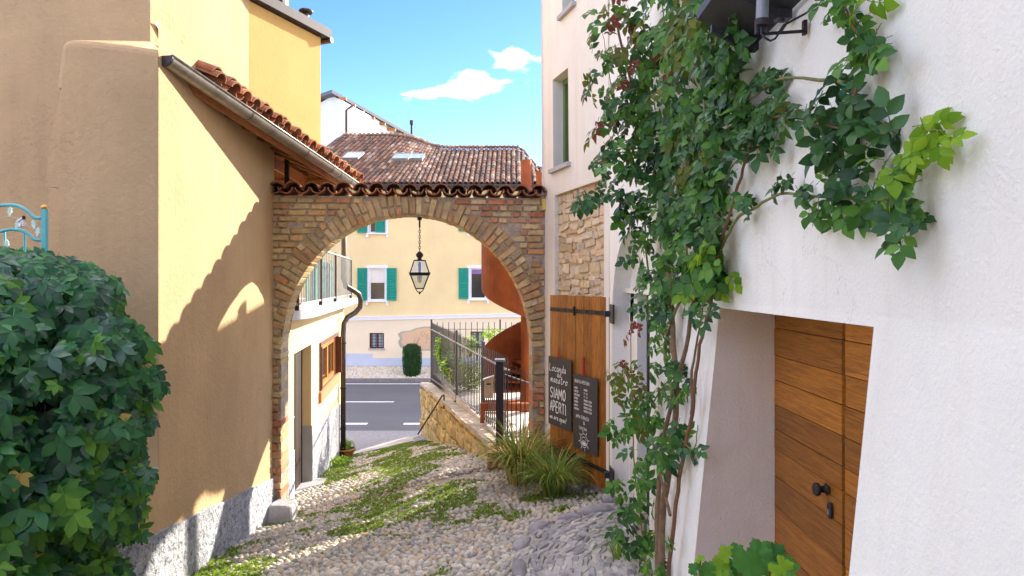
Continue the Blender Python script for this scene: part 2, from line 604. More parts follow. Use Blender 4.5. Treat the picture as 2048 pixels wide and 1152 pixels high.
MT['mint'] = mat('mint_enamel', (0.58, 0.80, 0.70), 0.45, var=0.15, vscale=30)
MT['gold'] = mat('gold_paint', (0.75, 0.42, 0.09), 0.35, metal=0.6)
MT['silver'] = mat('silver_bead', (0.75, 0.70, 0.72), 0.3, metal=0.4)
MT['black'] = mat('black_bead', (0.02, 0.02, 0.025), 0.3)
MT['beige'] = mat('beige_wire', (0.62, 0.48, 0.36), 0.5)
MT['white_paint'] = mat('white_paint', (0.80, 0.80, 0.78), 0.6, var=0.05, vscale=5)
MT['frame_white'] = mat('white_window_frame', (0.78, 0.77, 0.80), 0.5, var=0.03, vscale=5)
MT['dark_glass'] = mat('dark_window_glass', (0.035, 0.04, 0.04), 0.08, spec=0.6)
MT['blind'] = mat('white_blind', (0.78, 0.72, 0.66), 0.6, var=0.05, vscale=3)
MT['sky_glass'] = mat('skylight_glass', (0.45, 0.55, 0.66), 0.12, spec=0.8)
MT['lilac'] = mat('lilac_curtain', (0.28, 0.16, 0.42), 0.8)
MT['brown_wood'] = mat('brown_painted_wood', (0.15, 0.055, 0.03), 0.55, var=0.2, vscale=9)
MT['dark_wood'] = mat('dark_door_wood', (0.032, 0.018, 0.012), 0.6, var=0.2, vscale=9)
MT['orange_wood'] = wood_mat('varnished_window_wood', (0.42, 0.13, 0.02), (0.62, 0.24, 0.05), (9, 9, 0.8), 0.4)
MT['rafter'] = wood_mat('rafter_wood', (0.25, 0.085, 0.03), (0.48, 0.19, 0.06), (6, 1, 6), 0.6, objvar=0.25)
MT['soffit'] = wood_mat('soffit_board', (0.13, 0.055, 0.022), (0.42, 0.20, 0.075), (5, 0.8, 5), 0.7, objvar=0.35)
MT['door_wood'] = wood_mat('oak_door_plank', (0.15, 0.042, 0.005), (0.66, 0.25, 0.028), (10, 0.5, 11), 0.42, objvar=0.40, spec=0.35, scale=1.5)
MT['shutter_wood'] = wood_mat('shutter_plank', (0.09, 0.026, 0.005), (0.62, 0.235, 0.032), (9, 9, 0.7), 0.6, objvar=0.18)
MT['slate_board'] = mat('chalkboard', (0.055, 0.052, 0.050), 0.7, var=0.12, vscale=14)
MT['chalk'] = mat('chalk', (0.85, 0.85, 0.83), 0.9)
MT['red_cord'] = mat('red_cord', (0.45, 0.02, 0.02), 0.7)
MT['asphalt'] = mat('asphalt', (0.125, 0.123, 0.13), 0.9, var=0.08, vscale=1.2, bump=0.4, bscale=60, big=(0.10, 0.25), stretch=(0.35, 1, 1), bdist=0.01)
MT['apron'] = mat('gravel_apron', (0.26, 0.25, 0.25), 0.95, var=0.25, vscale=14, bump=0.5, bscale=60, bdist=0.01)
MT['paint'] = mat('road_paint', (0.78, 0.78, 0.78), 0.8, var=0.12, vscale=10)
MT['concrete'] = mat('concrete', (0.50, 0.46, 0.41), 0.95, var=0.15, vscale=4, bump=0.4, bscale=30, big=(0.15, 1.0), bdist=0.01)
MT['slab'] = mat('grey_concrete_slab', (0.44, 0.43, 0.43), 0.95, var=0.12, vscale=5, bump=0.4, bscale=30, big=(0.12, 1.2), bdist=0.01)
MT['kerb'] = mat('kerb_stone', (0.24, 0.22, 0.21), 0.95, var=0.2, vscale=5, bump=0.5, bscale=30, bdist=0.01)
MT['soil'] = mat('sandy_joint', (0.36, 0.31, 0.235), 0.98, var=0.3, vscale=10, bump=0.8, bscale=40, bdist=0.02)
MT['earth'] = mat('bare_earth', (0.20, 0.17, 0.12), 0.98, var=0.2, vscale=0.5)
MT['paver'] = mat('terrace_paver', (0.50, 0.46, 0.42), 0.9, var=0.1, vscale=4, objvar=0.12)
MT['boulder'] = mat('grey_boulder', (0.33, 0.315, 0.315), 0.95, var=0.22, vscale=8, bump=0.7, bscale=25, objvar=0.2, bdist=0.015)
MT['slate'] = mat('slate_on_edge', (0.3, 0.3, 0.32), 0.93, var=0.2, vscale=14, bump=0.7, bscale=35, objvar=0.22, bdist=0.01,
                  ramp=[(0.38, 0.36, 0.345), (0.33, 0.315, 0.31), (0.43, 0.405, 0.37), (0.47, 0.435, 0.38), (0.38, 0.365, 0.355)])
PEB = [(0.52, 0.47, 0.375), (0.63, 0.565, 0.44), (0.40, 0.385, 0.345), (0.56, 0.455, 0.32), (0.61, 0.575, 0.49), (0.48, 0.435, 0.36), (0.63, 0.49, 0.33),
       (0.34, 0.335, 0.315)]
for i, c in enumerate(PEB):
    MT['peb%d' % i] = mat('pebble_%d' % i, c, 0.85, var=0.12, vscale=40, objvar=0.12, spec=0.3)
MT['terracotta'] = mat('terracotta_pot', (0.50, 0.20, 0.09), 0.85, var=0.1, vscale=10)
MT['bark'] = mat('rose_bark', (0.17, 0.105, 0.06), 0.9, var=0.3, vscale=20, bump=0.6, bscale=60, bdist=0.008)
MT['stem_green'] = mat('green_stem', (0.17, 0.17, 0.05), 0.7, var=0.2, vscale=14)
MT['stem_red'] = mat('red_stem', (0.19, 0.095, 0.05), 0.7, var=0.2, vscale=14)
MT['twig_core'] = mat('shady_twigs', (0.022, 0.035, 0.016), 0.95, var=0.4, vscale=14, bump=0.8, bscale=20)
MT['lamp_glass'] = glass_mat('lantern_glass', (0.93, 0.96, 0.94), 0.22, 0.25)
MT['bulb'] = mat('frosted_bulb', (0.80, 0.82, 0.80), 0.35)
MT['blue_socket'] = mat('blue_socket', (0.03, 0.12, 0.45), 0.4)
MT['lamp_grey'] = mat('lamp_grey', (0.27, 0.29, 0.32), 0.45, metal=0.2)
MT['yellow_box'] = mat('yellow_box', (0.68, 0.50, 0.12), 0.6)
MT['letterbox'] = mat('letterbox_wood', (0.60, 0.42, 0.24), 0.7, var=0.15, vscale=20)
MT['mural'] = mat('mural_pink', (0.66, 0.44, 0.29), 0.92, var=0.06, vscale=2.5, spots=((0.75, 0.55, 0.16), 1.6, 0.56, 0.7, 0.5))
MT['mural_edge'] = mat('mural_border', (0.40, 0.39, 0.32), 0.92, var=0.1, vscale=3)
MT['mural_text'] = mat('mural_lettering', (0.33, 0.22, 0.16), 0.9)
LEAF = {
    'dark': leaf_mat('rose_leaf_dark', (0.032, 0.105, 0.027), 0.45, 0.2, 0.35, 0.24),
    'mid': leaf_mat('rose_leaf_green', (0.060, 0.175, 0.024), 0.45, 0.3, 0.4, 0.22),
    'lime': leaf_mat('young_leaf_lime', (0.17, 0.32, 0.022), 0.25, 0.4),
    'olive': leaf_mat('leaf_olive', (0.13, 0.15, 0.025), 0.3, 0.3),
    'red': leaf_mat('young_leaf_bronze', (0.17, 0.045, 0.022), 0.3, 0.3),
    'creep': leaf_mat('creeper_leaf', (0.040, 0.150, 0.055), 0.5, 0.2, 0.3, 0.32),
    'creep2': leaf_mat('creeper_leaf_fresh', (0.10, 0.26, 0.04), 0.4, 0.35, 0.35, 0.25),
    'creep3': leaf_mat('creeper_leaf_dusty', (0.06, 0.135, 0.09), 0.4, 0.15, 0.28, 0.4),
    'weed': leaf_mat('weed_leaf', (0.17, 0.275, 0.035), 0.45, 0.35, 0.6),
    'weed2': leaf_mat('weed_leaf_dull', (0.24, 0.29, 0.07), 0.3, 0.3, 0.7),
    'straw': leaf_mat('straw_blade', (0.55, 0.42, 0.12), 0.3, 0.3, 0.7),
    'blade': leaf_mat('grass_blade', (0.21, 0.30, 0.065), 0.4, 0.3, 0.5),
    'hedge': leaf_mat('box_leaf', (0.018, 0.07, 0.012), 0.35, 0.15),
    'grape': leaf_mat('grape_leaf', (0.065, 0.20, 0.035), 0.3, 0.35),
    'sage': leaf_mat('grey_green_leaf', (0.17, 0.22, 0.12), 0.3, 0.2, 0.7),
}

# ------------------------------------------------------------------ shared pieces
def chamfer_box(name, m, bev=0.08, jit=0.04, seed=0, segs=1):
    """unit box with worn edges, centred on the origin"""
    r = random.Random(seed)
    bm = bmesh.new()
    bmesh.ops.create_cube(bm, size=1.0)
    for v in bm.verts:
        v.co += Vector((r.uniform(-jit, jit), r.uniform(-jit, jit), r.uniform(-jit, jit)))
    bmesh.ops.bevel(bm, geom=bm.edges[:], offset=bev, segments=segs, affect='EDGES', profile=0.6)
    me = bpy.data.meshes.new(name)
    bm.to_mesh(me)
    bm.free()
    me.materials.append(m)
    return me

def rock(name, m, seed, sub=1, jit=0.12, square=0.0):
    r = random.Random(seed)
    bm = bmesh.new()
    bmesh.ops.create_icosphere(bm, subdivisions=sub, radius=0.5)
    for v in bm.verts:
        if square:
            k = max(abs(v.co.x), abs(v.co.y), abs(v.co.z))
            v.co = v.co.lerp(v.co * (0.5 / k), square)
        v.co *= 1 + r.uniform(-jit, jit)
    me = bpy.data.meshes.new(name)
    bm.to_mesh(me)
    bm.free()
    me.polygons.foreach_set('use_smooth', [True] * len(me.polygons))
    me.materials.append(m)
    return me

def arrays(me):
    nv = len(me.vertices)
    co = np.empty(nv * 3)
    me.vertices.foreach_get('co', co)
    return co.reshape(-1, 3), [tuple(p.vertices) for p in me.polygons], [p.material_index for p in me.polygons]

def scatter(name, templates, items, mats, parent=None, smooth_=False, kind='stuff'):
    """one mesh of many copies; items = (template index, 4x4 matrix, material index or None)"""
    data = [arrays(t) for t in templates]
    vs, loops, starts, totals, mi = [], [], [], [], []
    n = ls = 0
    for ti, mx, m in items:
        co, fs, ms = data[ti]
        a = np.array(mx)
        vs.append(co @ a[:3, :3].T + a[:3, 3])
        for f, fm in zip(fs, ms):
            loops.extend([i + n for i in f])
            starts.append(ls)
            totals.append(len(f))
            ls += len(f)
            mi.append(fm if m is None else m)
        n += len(co)
    me = bpy.data.meshes.new(name)
    me.vertices.add(n)
    me.vertices.foreach_set('co', np.concatenate(vs).ravel())
    me.loops.add(len(loops))
    me.loops.foreach_set('vertex_index', loops)
    me.polygons.add(len(starts))
    me.polygons.foreach_set('loop_start', starts)
    me.polygons.foreach_set('loop_total', totals)
    for mm in mats:
        me.materials.append(mm)
    me.polygons.foreach_set('material_index', mi)
    me.polygons.foreach_set('use_smooth', [smooth_] * len(starts))
    me.update(calc_edges=True)
    me.validate()
    o = put(name, me, parent)
    if kind:
        o['kind'] = kind
    return o

def half_pipe(name, m, r0, r1, length, th, n=7, concave=False, rows=1):
    """roof tile: tapered half round shell along +y from 0 to length"""
    mb = MB()
    vs, fs = [], []
    for y, r in ((0, r0), (length, r1)):
        for rr in (r, r - th):
            for j in range(n + 1):
                w = math.pi * j / n
                x, z = rr * math.cos(w), rr * math.sin(w) * 0.85
                vs.append((x, y, -z if concave else z))
    k = n + 1
    for j in range(n):
        fs.append((j, j + 1, 2 * k + j + 1, 2 * k + j))
        fs.append((k + j, 3 * k + j, 3 * k + j + 1, k + j + 1))
        fs.append((j, k + j, k + j + 1, j + 1))
        fs.append((2 * k + j, 2 * k + j + 1, 3 * k + j + 1, 3 * k + j))
    mb.add(vs, fs)
    return mb.mesh(name, m, False)

# ------------------------------------------------------------------ the ground, the lane, the road
XLT = [(-6, -3.4), (4.4, -3.3), (5.4, -2.85), (8.6, -3.0), (16.1, -3.96), (20, -4.6)]
XRT = [(-6, 1.0), (7, 0.98), (8.9, 0.41), (9.0, -0.1), (17.5, -2.3), (20, -2.7)]
RAISE = [(-6, 0.3), (5, 0.42), (7, 0.52), (9, 0.62), (13, 0.5), (17, 0.22), (18.6, 0.0)]
ROAD = -4.15

def lane_h(x, y):
    a, b = interp(XLT, y), interp(XRT, y)
    u = (x - a) / (b - a)
    base = max(-1.75 - 0.145 * y, -4.12)
    return base + interp(RAISE, y) * smooth(u * 0.9 + 0.05)

def on_lane(px, py):
    lo, hi = 1.0, 40.0
    for _ in range(40):
        d = (lo + hi) / 2
        p = at(px, py, d)
        if p.z > lane_h(p.x, p.y):
            lo = d
        else:
            hi = d
    return at(px, py, (lo + hi) / 2)

g = MB()
g.quad((-300, -300, -4.6), (300, -300, -4.6), (300, 300, -4.6), (-300, 300, -4.6))
tag(obj('ground', g, MT['earth']), 'bare earth around the lane and houses', kind='structure')

lane = MB()
lane.grid(lambda y, u: Vector((lerp(interp(XLT, y) - 0.35, interp(XRT, y) + 0.3, u), y,
                               lane_h(lerp(interp(XLT, y) - 0.35, interp(XRT, y) + 0.3, u), y))),
          cuts(-6, 16.6, 0.3), cuts(0, 1, 0.05))
lane_o = tag(obj('lane', lane, MT['soil'], smooth_=True), 'sloping cobbled lane of rounded river pebbles', kind='structure')

g = MB()
g.quad((-60, 18.75, ROAD), (60, 18.75, ROAD), (60, 28.05, ROAD), (-60, 28.05, ROAD))
road_o = tag(obj('road', g, MT['asphalt']), 'dark grey asphalt road crossing beyond the arch', kind='structure')
for i, (y0, y1, spans) in enumerate([(27.45, 27.62, [(-60, 60)]),
                                     (23.35, 23.5, [(-60, -4.05), (1.5, 20)]),
                                     (19.72, 19.95, [(-9, -4.2), (-3.15, 0.2), (1.5, 5)])]):
    for a, b in spans:
        g = MB()
        g.quad((a, y0, ROAD + 0.004), (b, y0, ROAD + 0.004), (b, y1, ROAD + 0.004), (a, y1, ROAD + 0.004))
        obj('road_marking', g, MT['paint'], road_o)

# apron of fine gravel between the lane end and the road, concrete ramp edge
g = MB()
g.grid(lambda x, y: Vector((x, y, max(lerp(ROAD + 0.006, -4.06, smooth((18.9 - y) / 1.8)), -9) + 0.25 * smooth((x + 3.2) / 1.2) * smooth((18.4 - y) / 1.6))),
       cuts(-9, -1.7, 0.5), cuts(16.4, 18.9, 0.25))
tag(obj('apron_path', g, MT['apron'], smooth_=True), 'grey gravel apron between the lane and the road', kind='structure')
g = MB()
ce = [on_lane(560, 905), on_lane(690, 893), on_lane(760, 882), on_lane(840, 868), on_lane(925, 848)]
ce = [Vector((lerp(-4.2, -1.9, t), lerp(15.15, 16.9, t), 0)) for t in (0, 0.25, 0.5, 0.75, 1)]
for a, b in zip(ce, ce[1:]):
    w = Vector((-0.15, 0.75, 0))
    for p in (a, b):
        p.z = lane_h(p.x, p.y) + 0.035
    c, d = b + w, a + w
    c.z, d.z = min(lane_h(c.x, c.y), b.z) + 0.03, min(lane_h(d.x, d.y), a.z) + 0.03
    lo = Vector((0, 0, -0.15))
    g.add([a, b, c, d, a + lo, b + lo, c + lo, d + lo], [(0, 1, 2, 3), (0, 4, 5, 1), (2, 6, 7, 3)])
tag(obj('concrete_path', g, MT['concrete']), 'pale concrete strip closing the lane at the road', kind='structure')

# far pavement: kerb stones, pebbles up to the facade
g = MB()
g.quad((-60, 28.24, ROAD + 0.12), (60, 28.24, ROAD + 0.12), (60, 30.2, -3.72), (-60, 30.2, -3.72))
pav = tag(obj('pavement', g, MT['concrete']), 'sloping pebble pavement in front of the cream house', kind='structure')
me = MB().box((0, 0, 0), (0.98, 0, 0), (0, 0.2, 0), (0, 0, 0.2)).mesh('kerb', MT['kerb'])
for i in range(14):
    put('kerb', me, pav, Matrix.Translation((-9 + i, 28.05, ROAD - 0.07)))
PEBT = [rock('pebble', MT['peb0'], 100 + i, 1, 0.14) for i in range(6)]
PMATS = [MT['peb%d' % i] for i in range(8)]
r2 = random.Random(5)
its = []
for i in range(1500):
    x, y = r2.uniform(-8.2, -2.4), r2.uniform(28.3, 29.95)
    z = lerp(ROAD + 0.12, -3.72, (y - 28.24) / 1.96)
    s = r2.uniform(0.07, 0.13)
    its.append((r2.randrange(6), trs((x, y, z), Matrix.Rotation(r2.uniform(0, 6.3), 3, 'Z'), (s, s * r2.uniform(0.7, 1), s * 0.7)), r2.choice([0, 1, 4, 4, 1, 6])))
scatter('pebbles', PEBT, its, PMATS, pav, True)

# ------------------------------------------------------------------ pebbles of the lane
def inside(poly, x, y):
    c = False
    n = len(poly)
    for i in range(n):
        (x0, y0), (x1, y1) = poly[i], poly[i - 1]
        if (y0 > y) != (y1 > y) and x < (x1 - x0) * (y - y0) / (y1 - y0) + x0:
            c = not c
    return c

PATCH_PX = [(1028, 1240), (1034, 1152), (1032, 1110), (1062, 1066), (1112, 1046), (1160, 1040), (1228, 1012), (1262, 1060), (1300, 1240)]
PATCH = [on_lane(*p).to_2d()[:] for p in PATCH_PX]
PATCH = [(x, y) for x, y in PATCH]

def hash_noise(x, y, s=0):
    def hv(i, j):
        return (math.sin(i * 127.1 + j * 311.7 + s * 74.7) * 43758.5453) % 1.0
    i, j = math.floor(x), math.floor(y)
    fx, fy = smooth(x - i), smooth(y - j)
    return lerp(lerp(hv(i, j), hv(i + 1, j), fx), lerp(hv(i, j + 1), hv(i + 1, j + 1), fx), fy)

def weediness(x, y):
    """how overgrown the lane is at a place"""
    a, b = interp(XLT, y), interp(XRT, y)
    u = (x - a) / (b - a)
    n = 0.40 * hash_noise(x * 1.5 + y * 0.5, y * 1.3 - x * 0.4, 3) + 0.38 * hash_noise(x * 3.9, y * 3.3, 5) + 0.22 * hash_noise(x * 8, y * 8, 9)
    w = n - 0.49
    w += 0.21 * math.exp(-((u - 0.58) / 0.27) ** 2) * smooth((y - 7.0) / 2.2)      # green middle strip beyond the near slope
    w += 0.11 * math.exp(-((u - 0.36) / 0.14) ** 2) * smooth((y - 6.2) / 1) * smooth((9.5 - y) / 2)
    w += 0.20 * math.exp(-((u - 0.14) / 0.12) ** 2) * smooth((7.0 - y) / 0.6)
    w += 0.22 * math.exp(-((u - 0.12) / 0.10) ** 2) * smooth((y - 10) / 2)
    w += 0.20 * math.exp(-((u - 0.88) / 0.10) ** 2) * smooth((y - 10.5) / 2)
    w -= 0.16 * smooth((7.0 - y) / 1.0) * smooth((u - 0.25) / 0.2)
    w -= 0.25 * math.exp(-((u - 0.86) / 0.12) ** 2) * smooth((y - 7.3) / 0.5) * smooth((11.0 - y) / 1)
    return w

its, big = [], []
r2 = random.Random(11)
y = 3.2
while y < 15.6:
    step = 0.063 if y < 9 else 0.074
    x = interp(XLT, y) - 0.02
    xe = interp(XRT, y) + 0.02
    row = r2.random() * step
    while x < xe:
        xx, yy = x + row + r2.uniform(-0.22, 0.22) * step, y + r2.uniform(-0.25, 0.25) * step
        px = 1024 + F * xx / yy
        py = HY - F * lane_h(xx, yy) / yy
        if 250 < px < 1300 and py < 1300 and not inside(PATCH, xx, yy):
            s = step * r2.uniform(0.75, 1.36)
            z = lane_h(xx, yy) + 0.004 - (0.012 if weediness(xx, yy) > 0.12 else 0)
            rot = Matrix.Rotation(r2.uniform(0, 6.3), 3, 'Z') @ Matrix.Rotation(r2.uniform(-0.35, 0.35), 3, 'X')
            it = (r2.randrange(6), trs((xx, yy, z), rot, (s * r2.uniform(0.95, 1.35), s * r2.uniform(0.75, 1.0), s * r2.uniform(0.6, 0.95))),
                  r2.choices(range(8), (5, 4, 3, 2, 4, 5, 1.2, 2.5))[0])
            vis = py < 1152 and weediness(xx, yy) < 0.1
            its.append((vis, yy, it))
        x += step
    y += step * 0.88
near = sorted([t for t in its if t[0]], key=lambda t: t[1])[:300]
nid = {id(t) for t in near}
scatter('pebbles', PEBT, [t[2] for t in its if id(t) not in nid], PMATS, lane_o, True)
PEBM = {}
for _, _, (ti, mx, mi) in near:
    if (ti, mi) not in PEBM:
        me = PEBT[ti].copy()
        me.name = 'pebble'
        me.materials.clear()
        me.materials.append(PMATS[mi])
        PEBM[ti, mi] = me
    put('pebble', PEBM[ti, mi], lane_o, mx)

# ------------------------------------------------------------------ threshold of slates set on edge, with edging boulders
pc = Vector((sum(p[0] for p in PATCH) / len(PATCH), sum(p[1] for p in PATCH) / len(PATCH)))
g = MB()
cen = Vector((pc.x, pc.y, lane_h(pc.x, pc.y) + 0.03))
ring = [Vector((x, y, lane_h(x, y) + 0.012)) for x, y in PATCH]
n = len(ring)
g.add([cen] + ring + [p - Vector((0, 0, 0.2)) for p in ring],
      [(0, i + 1, (i + 1) % n + 1) for i in range(n)] + [(i + 1, n + i + 1, n + (i + 1) % n + 1, (i + 1) % n + 1) for i in range(n)])
stp = tag(obj('paving', g, MT['concrete']), 'worn threshold of slate pieces set on edge by the shuttered door', kind='structure')
SLT = [chamfer_box('slate_stone', MT['slate'], 0.16, 0.10, 40 + i) for i in range(5)]
r2 = random.Random(21)
cnt = 0
arc0 = Vector((1.9, 4.6))
rad = 0.15
while rad < 4.0 and cnt < 300:
    a = 0.0
    while a < 6.283:
        ln = r2.uniform(0.07, 0.18)
        q = arc0 + Vector((math.cos(a), math.sin(a))) * (rad + r2.uniform(-0.016, 0.016))
        if inside(PATCH, q.x, q.y) and 1152 + 40 > HY - F * lane_h(q.x, q.y) / q.y and cnt < 300:
            tdir = a + math.pi / 2 + r2.gauss(0, 0.15) + 0.9 * (hash_noise(q.x * 4, q.y * 4, 2) - 0.5)
            z = lane_h(q.x, q.y) + 0.000 + r2.uniform(-0.006, 0.006)
            put('slate_stone', SLT[cnt % 5], stp, trs((q.x, q.y, z), Matrix.Rotation(tdir, 3, 'Z') @ Matrix.Rotation(r2.uniform(-0.06, 0.06), 3, 'X'),
                                                       (ln, 0.050 * r2.uniform(0.7, 1.25), 0.08)))
            cnt += 1
        a += (ln + 0.006) / rad
    rad += 0.050
for i, (px, py, sx, sy, sz, rz) in enumerate([(1195, 1030, 0.36, 0.16, 0.13, 0.35), (1140, 1044, 0.24, 0.12, 0.10, 0.15), (1078, 1062, 0.24, 0.13, 0.10, 0.9),
                                              (1044, 1098, 0.24, 0.12, 0.10, 1.25), (1038, 1150, 0.30, 0.11, 0.10, 1.6), (1222, 1006, 0.18, 0.14, 0.14, 0.4)]):
    q = on_lane(px, py)
    put('boulder', rock('boulder', MT['boulder'], 60 + i, 2, 0.07, 0.65), stp, trs(q + Vector((0, 0, 0.03)), Matrix.Rotation(rz, 3, 'Z'), (sx, sy, sz)))

# ------------------------------------------------------------------ terrace behind the fence
RW0, RW1 = Vector((-0.12, 9.02, 0)), Vector((-2.28, 17.5, 0))      # foot line of the retaining wall
g = MB()
TZ = -2.24
g.prism([(0.02, 9.0, TZ), (9, 9.9, TZ), (9, 17.3, TZ - 0.1), (-2.0, 17.3, TZ - 0.1)], (0, 0, -2.2))
ter = tag(obj('terrace_ground', g, MT['concrete']), 'raised paved terrace behind the iron fence', kind='structure')
me = chamfer_box('paving_stone', MT['paver'], 0.02, 0.0, 1)
for i in range(7):
    for j in range(9):
        x, y = -0.72 + i * 0.41, 9.45 + j * 0.41
        if x > 0.22 - 0.255 * (y - 9.0) + 0.2 and y > 9.0 + 0.1 * x + 0.2:
            put('paving_stone', me, ter, trs((x, y, TZ + 0.012 - 0.0118 * (y - 9.0)), Matrix.Identity(3), (0.4, 0.4, 0.04)))

# ------------------------------------------------------------------ retaining wall: rubble stones and flat coping
rw = thing('retaining_wall', (RW0 + RW1) / 2 + Vector((0, 0, -3.6)), 'low ochre rubble wall with flat coping carrying the iron fence', 'wall')
rd = (RW1 - RW0).normalized()
rn = Vector((rd.y, -rd.x, 0))        # towards the terrace
L = (RW1 - RW0).length

def rw_top(t):
    return lerp(-2.30, -2.66, t)
core = MB()
P = lambda t, off, z: RW0 + (RW1 - RW0) * t + rn * off + Vector((0, 0, z))
core.grid(lambda t, v: P(t, 0.03, lerp(-4.3, rw_top(t) - 0.02, v)), cuts(0, 1, 0.1), [0, 1])
core.add([P(1, 0.03, -4.3), P(1, 0.42, -4.3), P(1, 0.42, rw_top(1)), P(1, 0.03, rw_top(1))], [(0, 1, 2, 3)])
core.add([P(0, 0.03, -4.3), P(0, 0.42, -4.3), P(0, 0.42, rw_top(0)), P(0, 0.03, rw_top(0))], [(0, 1, 2, 3)])
core.quad(P(0, 0.03, rw_top(0)), P(0, 0.42, rw_top(0)), P(1, 0.42, rw_top(1)), P(1, 0.03, rw_top(1)))
obj('wall_core', core, MT['stone_bed'], rw)
WST = [chamfer_box('stone', MT['wall_stone'], 0.13, 0.11, 70 + i, 2) for i in range(6)]
r2 = random.Random(31)
rz3 = Matrix.Rotation(math.atan2(rd.y, rd.x), 3, 'Z')
z = -2.46
while z > -4.2:
    hh = r2.choice([0.09, 0.13, 0.17, 0.21])
    s = r2.random() * 0.2
    while s < L:
        ln = r2.choice([0.14, 0.2, 0.28, 0.4])
        t = (s + ln / 2) / L
        p = RW0 + rd * (s + ln / 2)
        zz = z + rw_top(t) - rw_top(0) + r2.uniform(-0.02, 0.02)
        if t < 1 and zz > lane_h(p.x - 0.1, p.y) - 0.08:
            put('stone', WST[r2.randrange(6)], rw, trs(p + rn * 0.04 + Vector((0, 0, zz)), rz3, (ln * r2.uniform(0.9, 1.0), 0.16 + r2.uniform(-0.03, 0.03), hh * r2.uniform(0.85, 1.0))))
        s += ln
    z -= hh
# end face towards the road
for k in range(18):
    p = P(1, 0.06 + (k % 2) * 0.22 + r2.uniform(-0.03, 0.03), -2.85 - (k // 2) * 0.16)
    put('stone', WST[k % 6], rw, trs(p, rz3 @ Matrix.Rotation(1.57, 3, 'Z'), (0.26, 0.14, 0.17)))
CPT = [chamfer_box('coping_stone', MT['coping'], 0.05, 0.03, 80 + i) for i in range(4)]
s, k = 0.0, 0
slope = math.atan2(rw_top(1) - rw_top(0), L)
while s < L - 0.1:
    ln = min(r2.uniform(0.4, 0.75), L - s)
    t = (s + ln / 2) / L
    put('coping_stone', CPT[k % 4], rw, trs(P(t, 0.19, rw_top(t) + 0.03), rz3 @ Matrix.Rotation(-slope, 3, 'Y'), (ln - 0.012, 0.50 + r2.uniform(-0.03, 0.03), 0.07)))
    s += ln
    k += 1

# ------------------------------------------------------------------ the cream house across the road
FY = 30.0
S = FY / F
def fx(px):
    return (px - 1024.0) * S
def fz(py):
    return (HY - py) * S

far = thing('cream_house', (fx(860), FY, -3.8), 'cream house with green shutters and brown tiled roof across the road', 'house')
wins = [(738, 771, 536, 601), (940, 972, 536, 598), (738, 771, 398, 466), (940, 972, 398, 463)]
small = [(739, 768, 666, 697), (941, 968, 663, 696)]
holes = [(fx(a), fx(b), fz(d), fz(c)) for a, b, c, d in wins + small]
X0, X1 = fx(560), fx(1330)
ZB = fz(638)
us = cuts(X0, X1, 2.0, [h for q in holes for h in q[:2]])
def hole(u, v):
    return any(a < u < b and c < v < d for a, b, c, d in holes)
g = MB()
g.grid(lambda u, v: Vector((u, FY, v)), us, cuts(ZB, fz(372), 1.5, [h for q in holes for h in q[2:]]), 0, hole)
g.quad((X0, FY, -4.3), (X0, FY + 9, -4.3), (X0, FY + 9, fz(372)), (X0, FY, fz(372)))
g.quad((X1, FY, -4.3), (X1, FY + 9, -4.3), (X1, FY + 9, fz(372)), (X1, FY, fz(372)))
g.quad((X0, FY + 9, -4.3), (X1, FY + 9, -4.3), (X1, FY + 9, fz(372)), (X0, FY + 9, fz(372)))
obj('wall', g, MT['cream'], far)
g = MB()
g.grid(lambda u, v: Vector((u, FY, v)), us, cuts(-4.3, ZB, 1.5, [h for q in holes for h in q[2:]]), 0, hole)
obj('lower_wall', g, MT['cream2'], far)
g = MB()                                                            # band course, rising a little to the right
g.box((X0, FY - 0.06, fz(644)), (X1 - X0, 0, 0.35), (0, 0.06, 0), (0, 0, 0.13))
g.box((X0, FY - 0.09, fz(644) + 0.13), (X1 - X0, 0, 0.35), (0, 0.09, 0), (0, 0, 0.04))
obj('band', g, MT['frame_white'], far)
g = MB()
g.box((X0, FY - 0.02, -4.3), (fx(745) - X0, 0, 0), (0, 0.02, 0), (0, 0, fz(707) + 4.3))
g.box((fx(745), FY - 0.02, -4.3), (X1 - fx(745), 0, 0), (0, 0.02, 0), (0, 0, fz(716) + 4.3))
obj('base_course', g, MT['blue_base'], far)
g = MB()
g.box((X0, FY - 0.05, -4.3), (X1 - X0, 0, 0), (0, 0.03, 0), (0, 0, fz(731) + 4.3))
obj('plinth', g, MT['slab'], far)

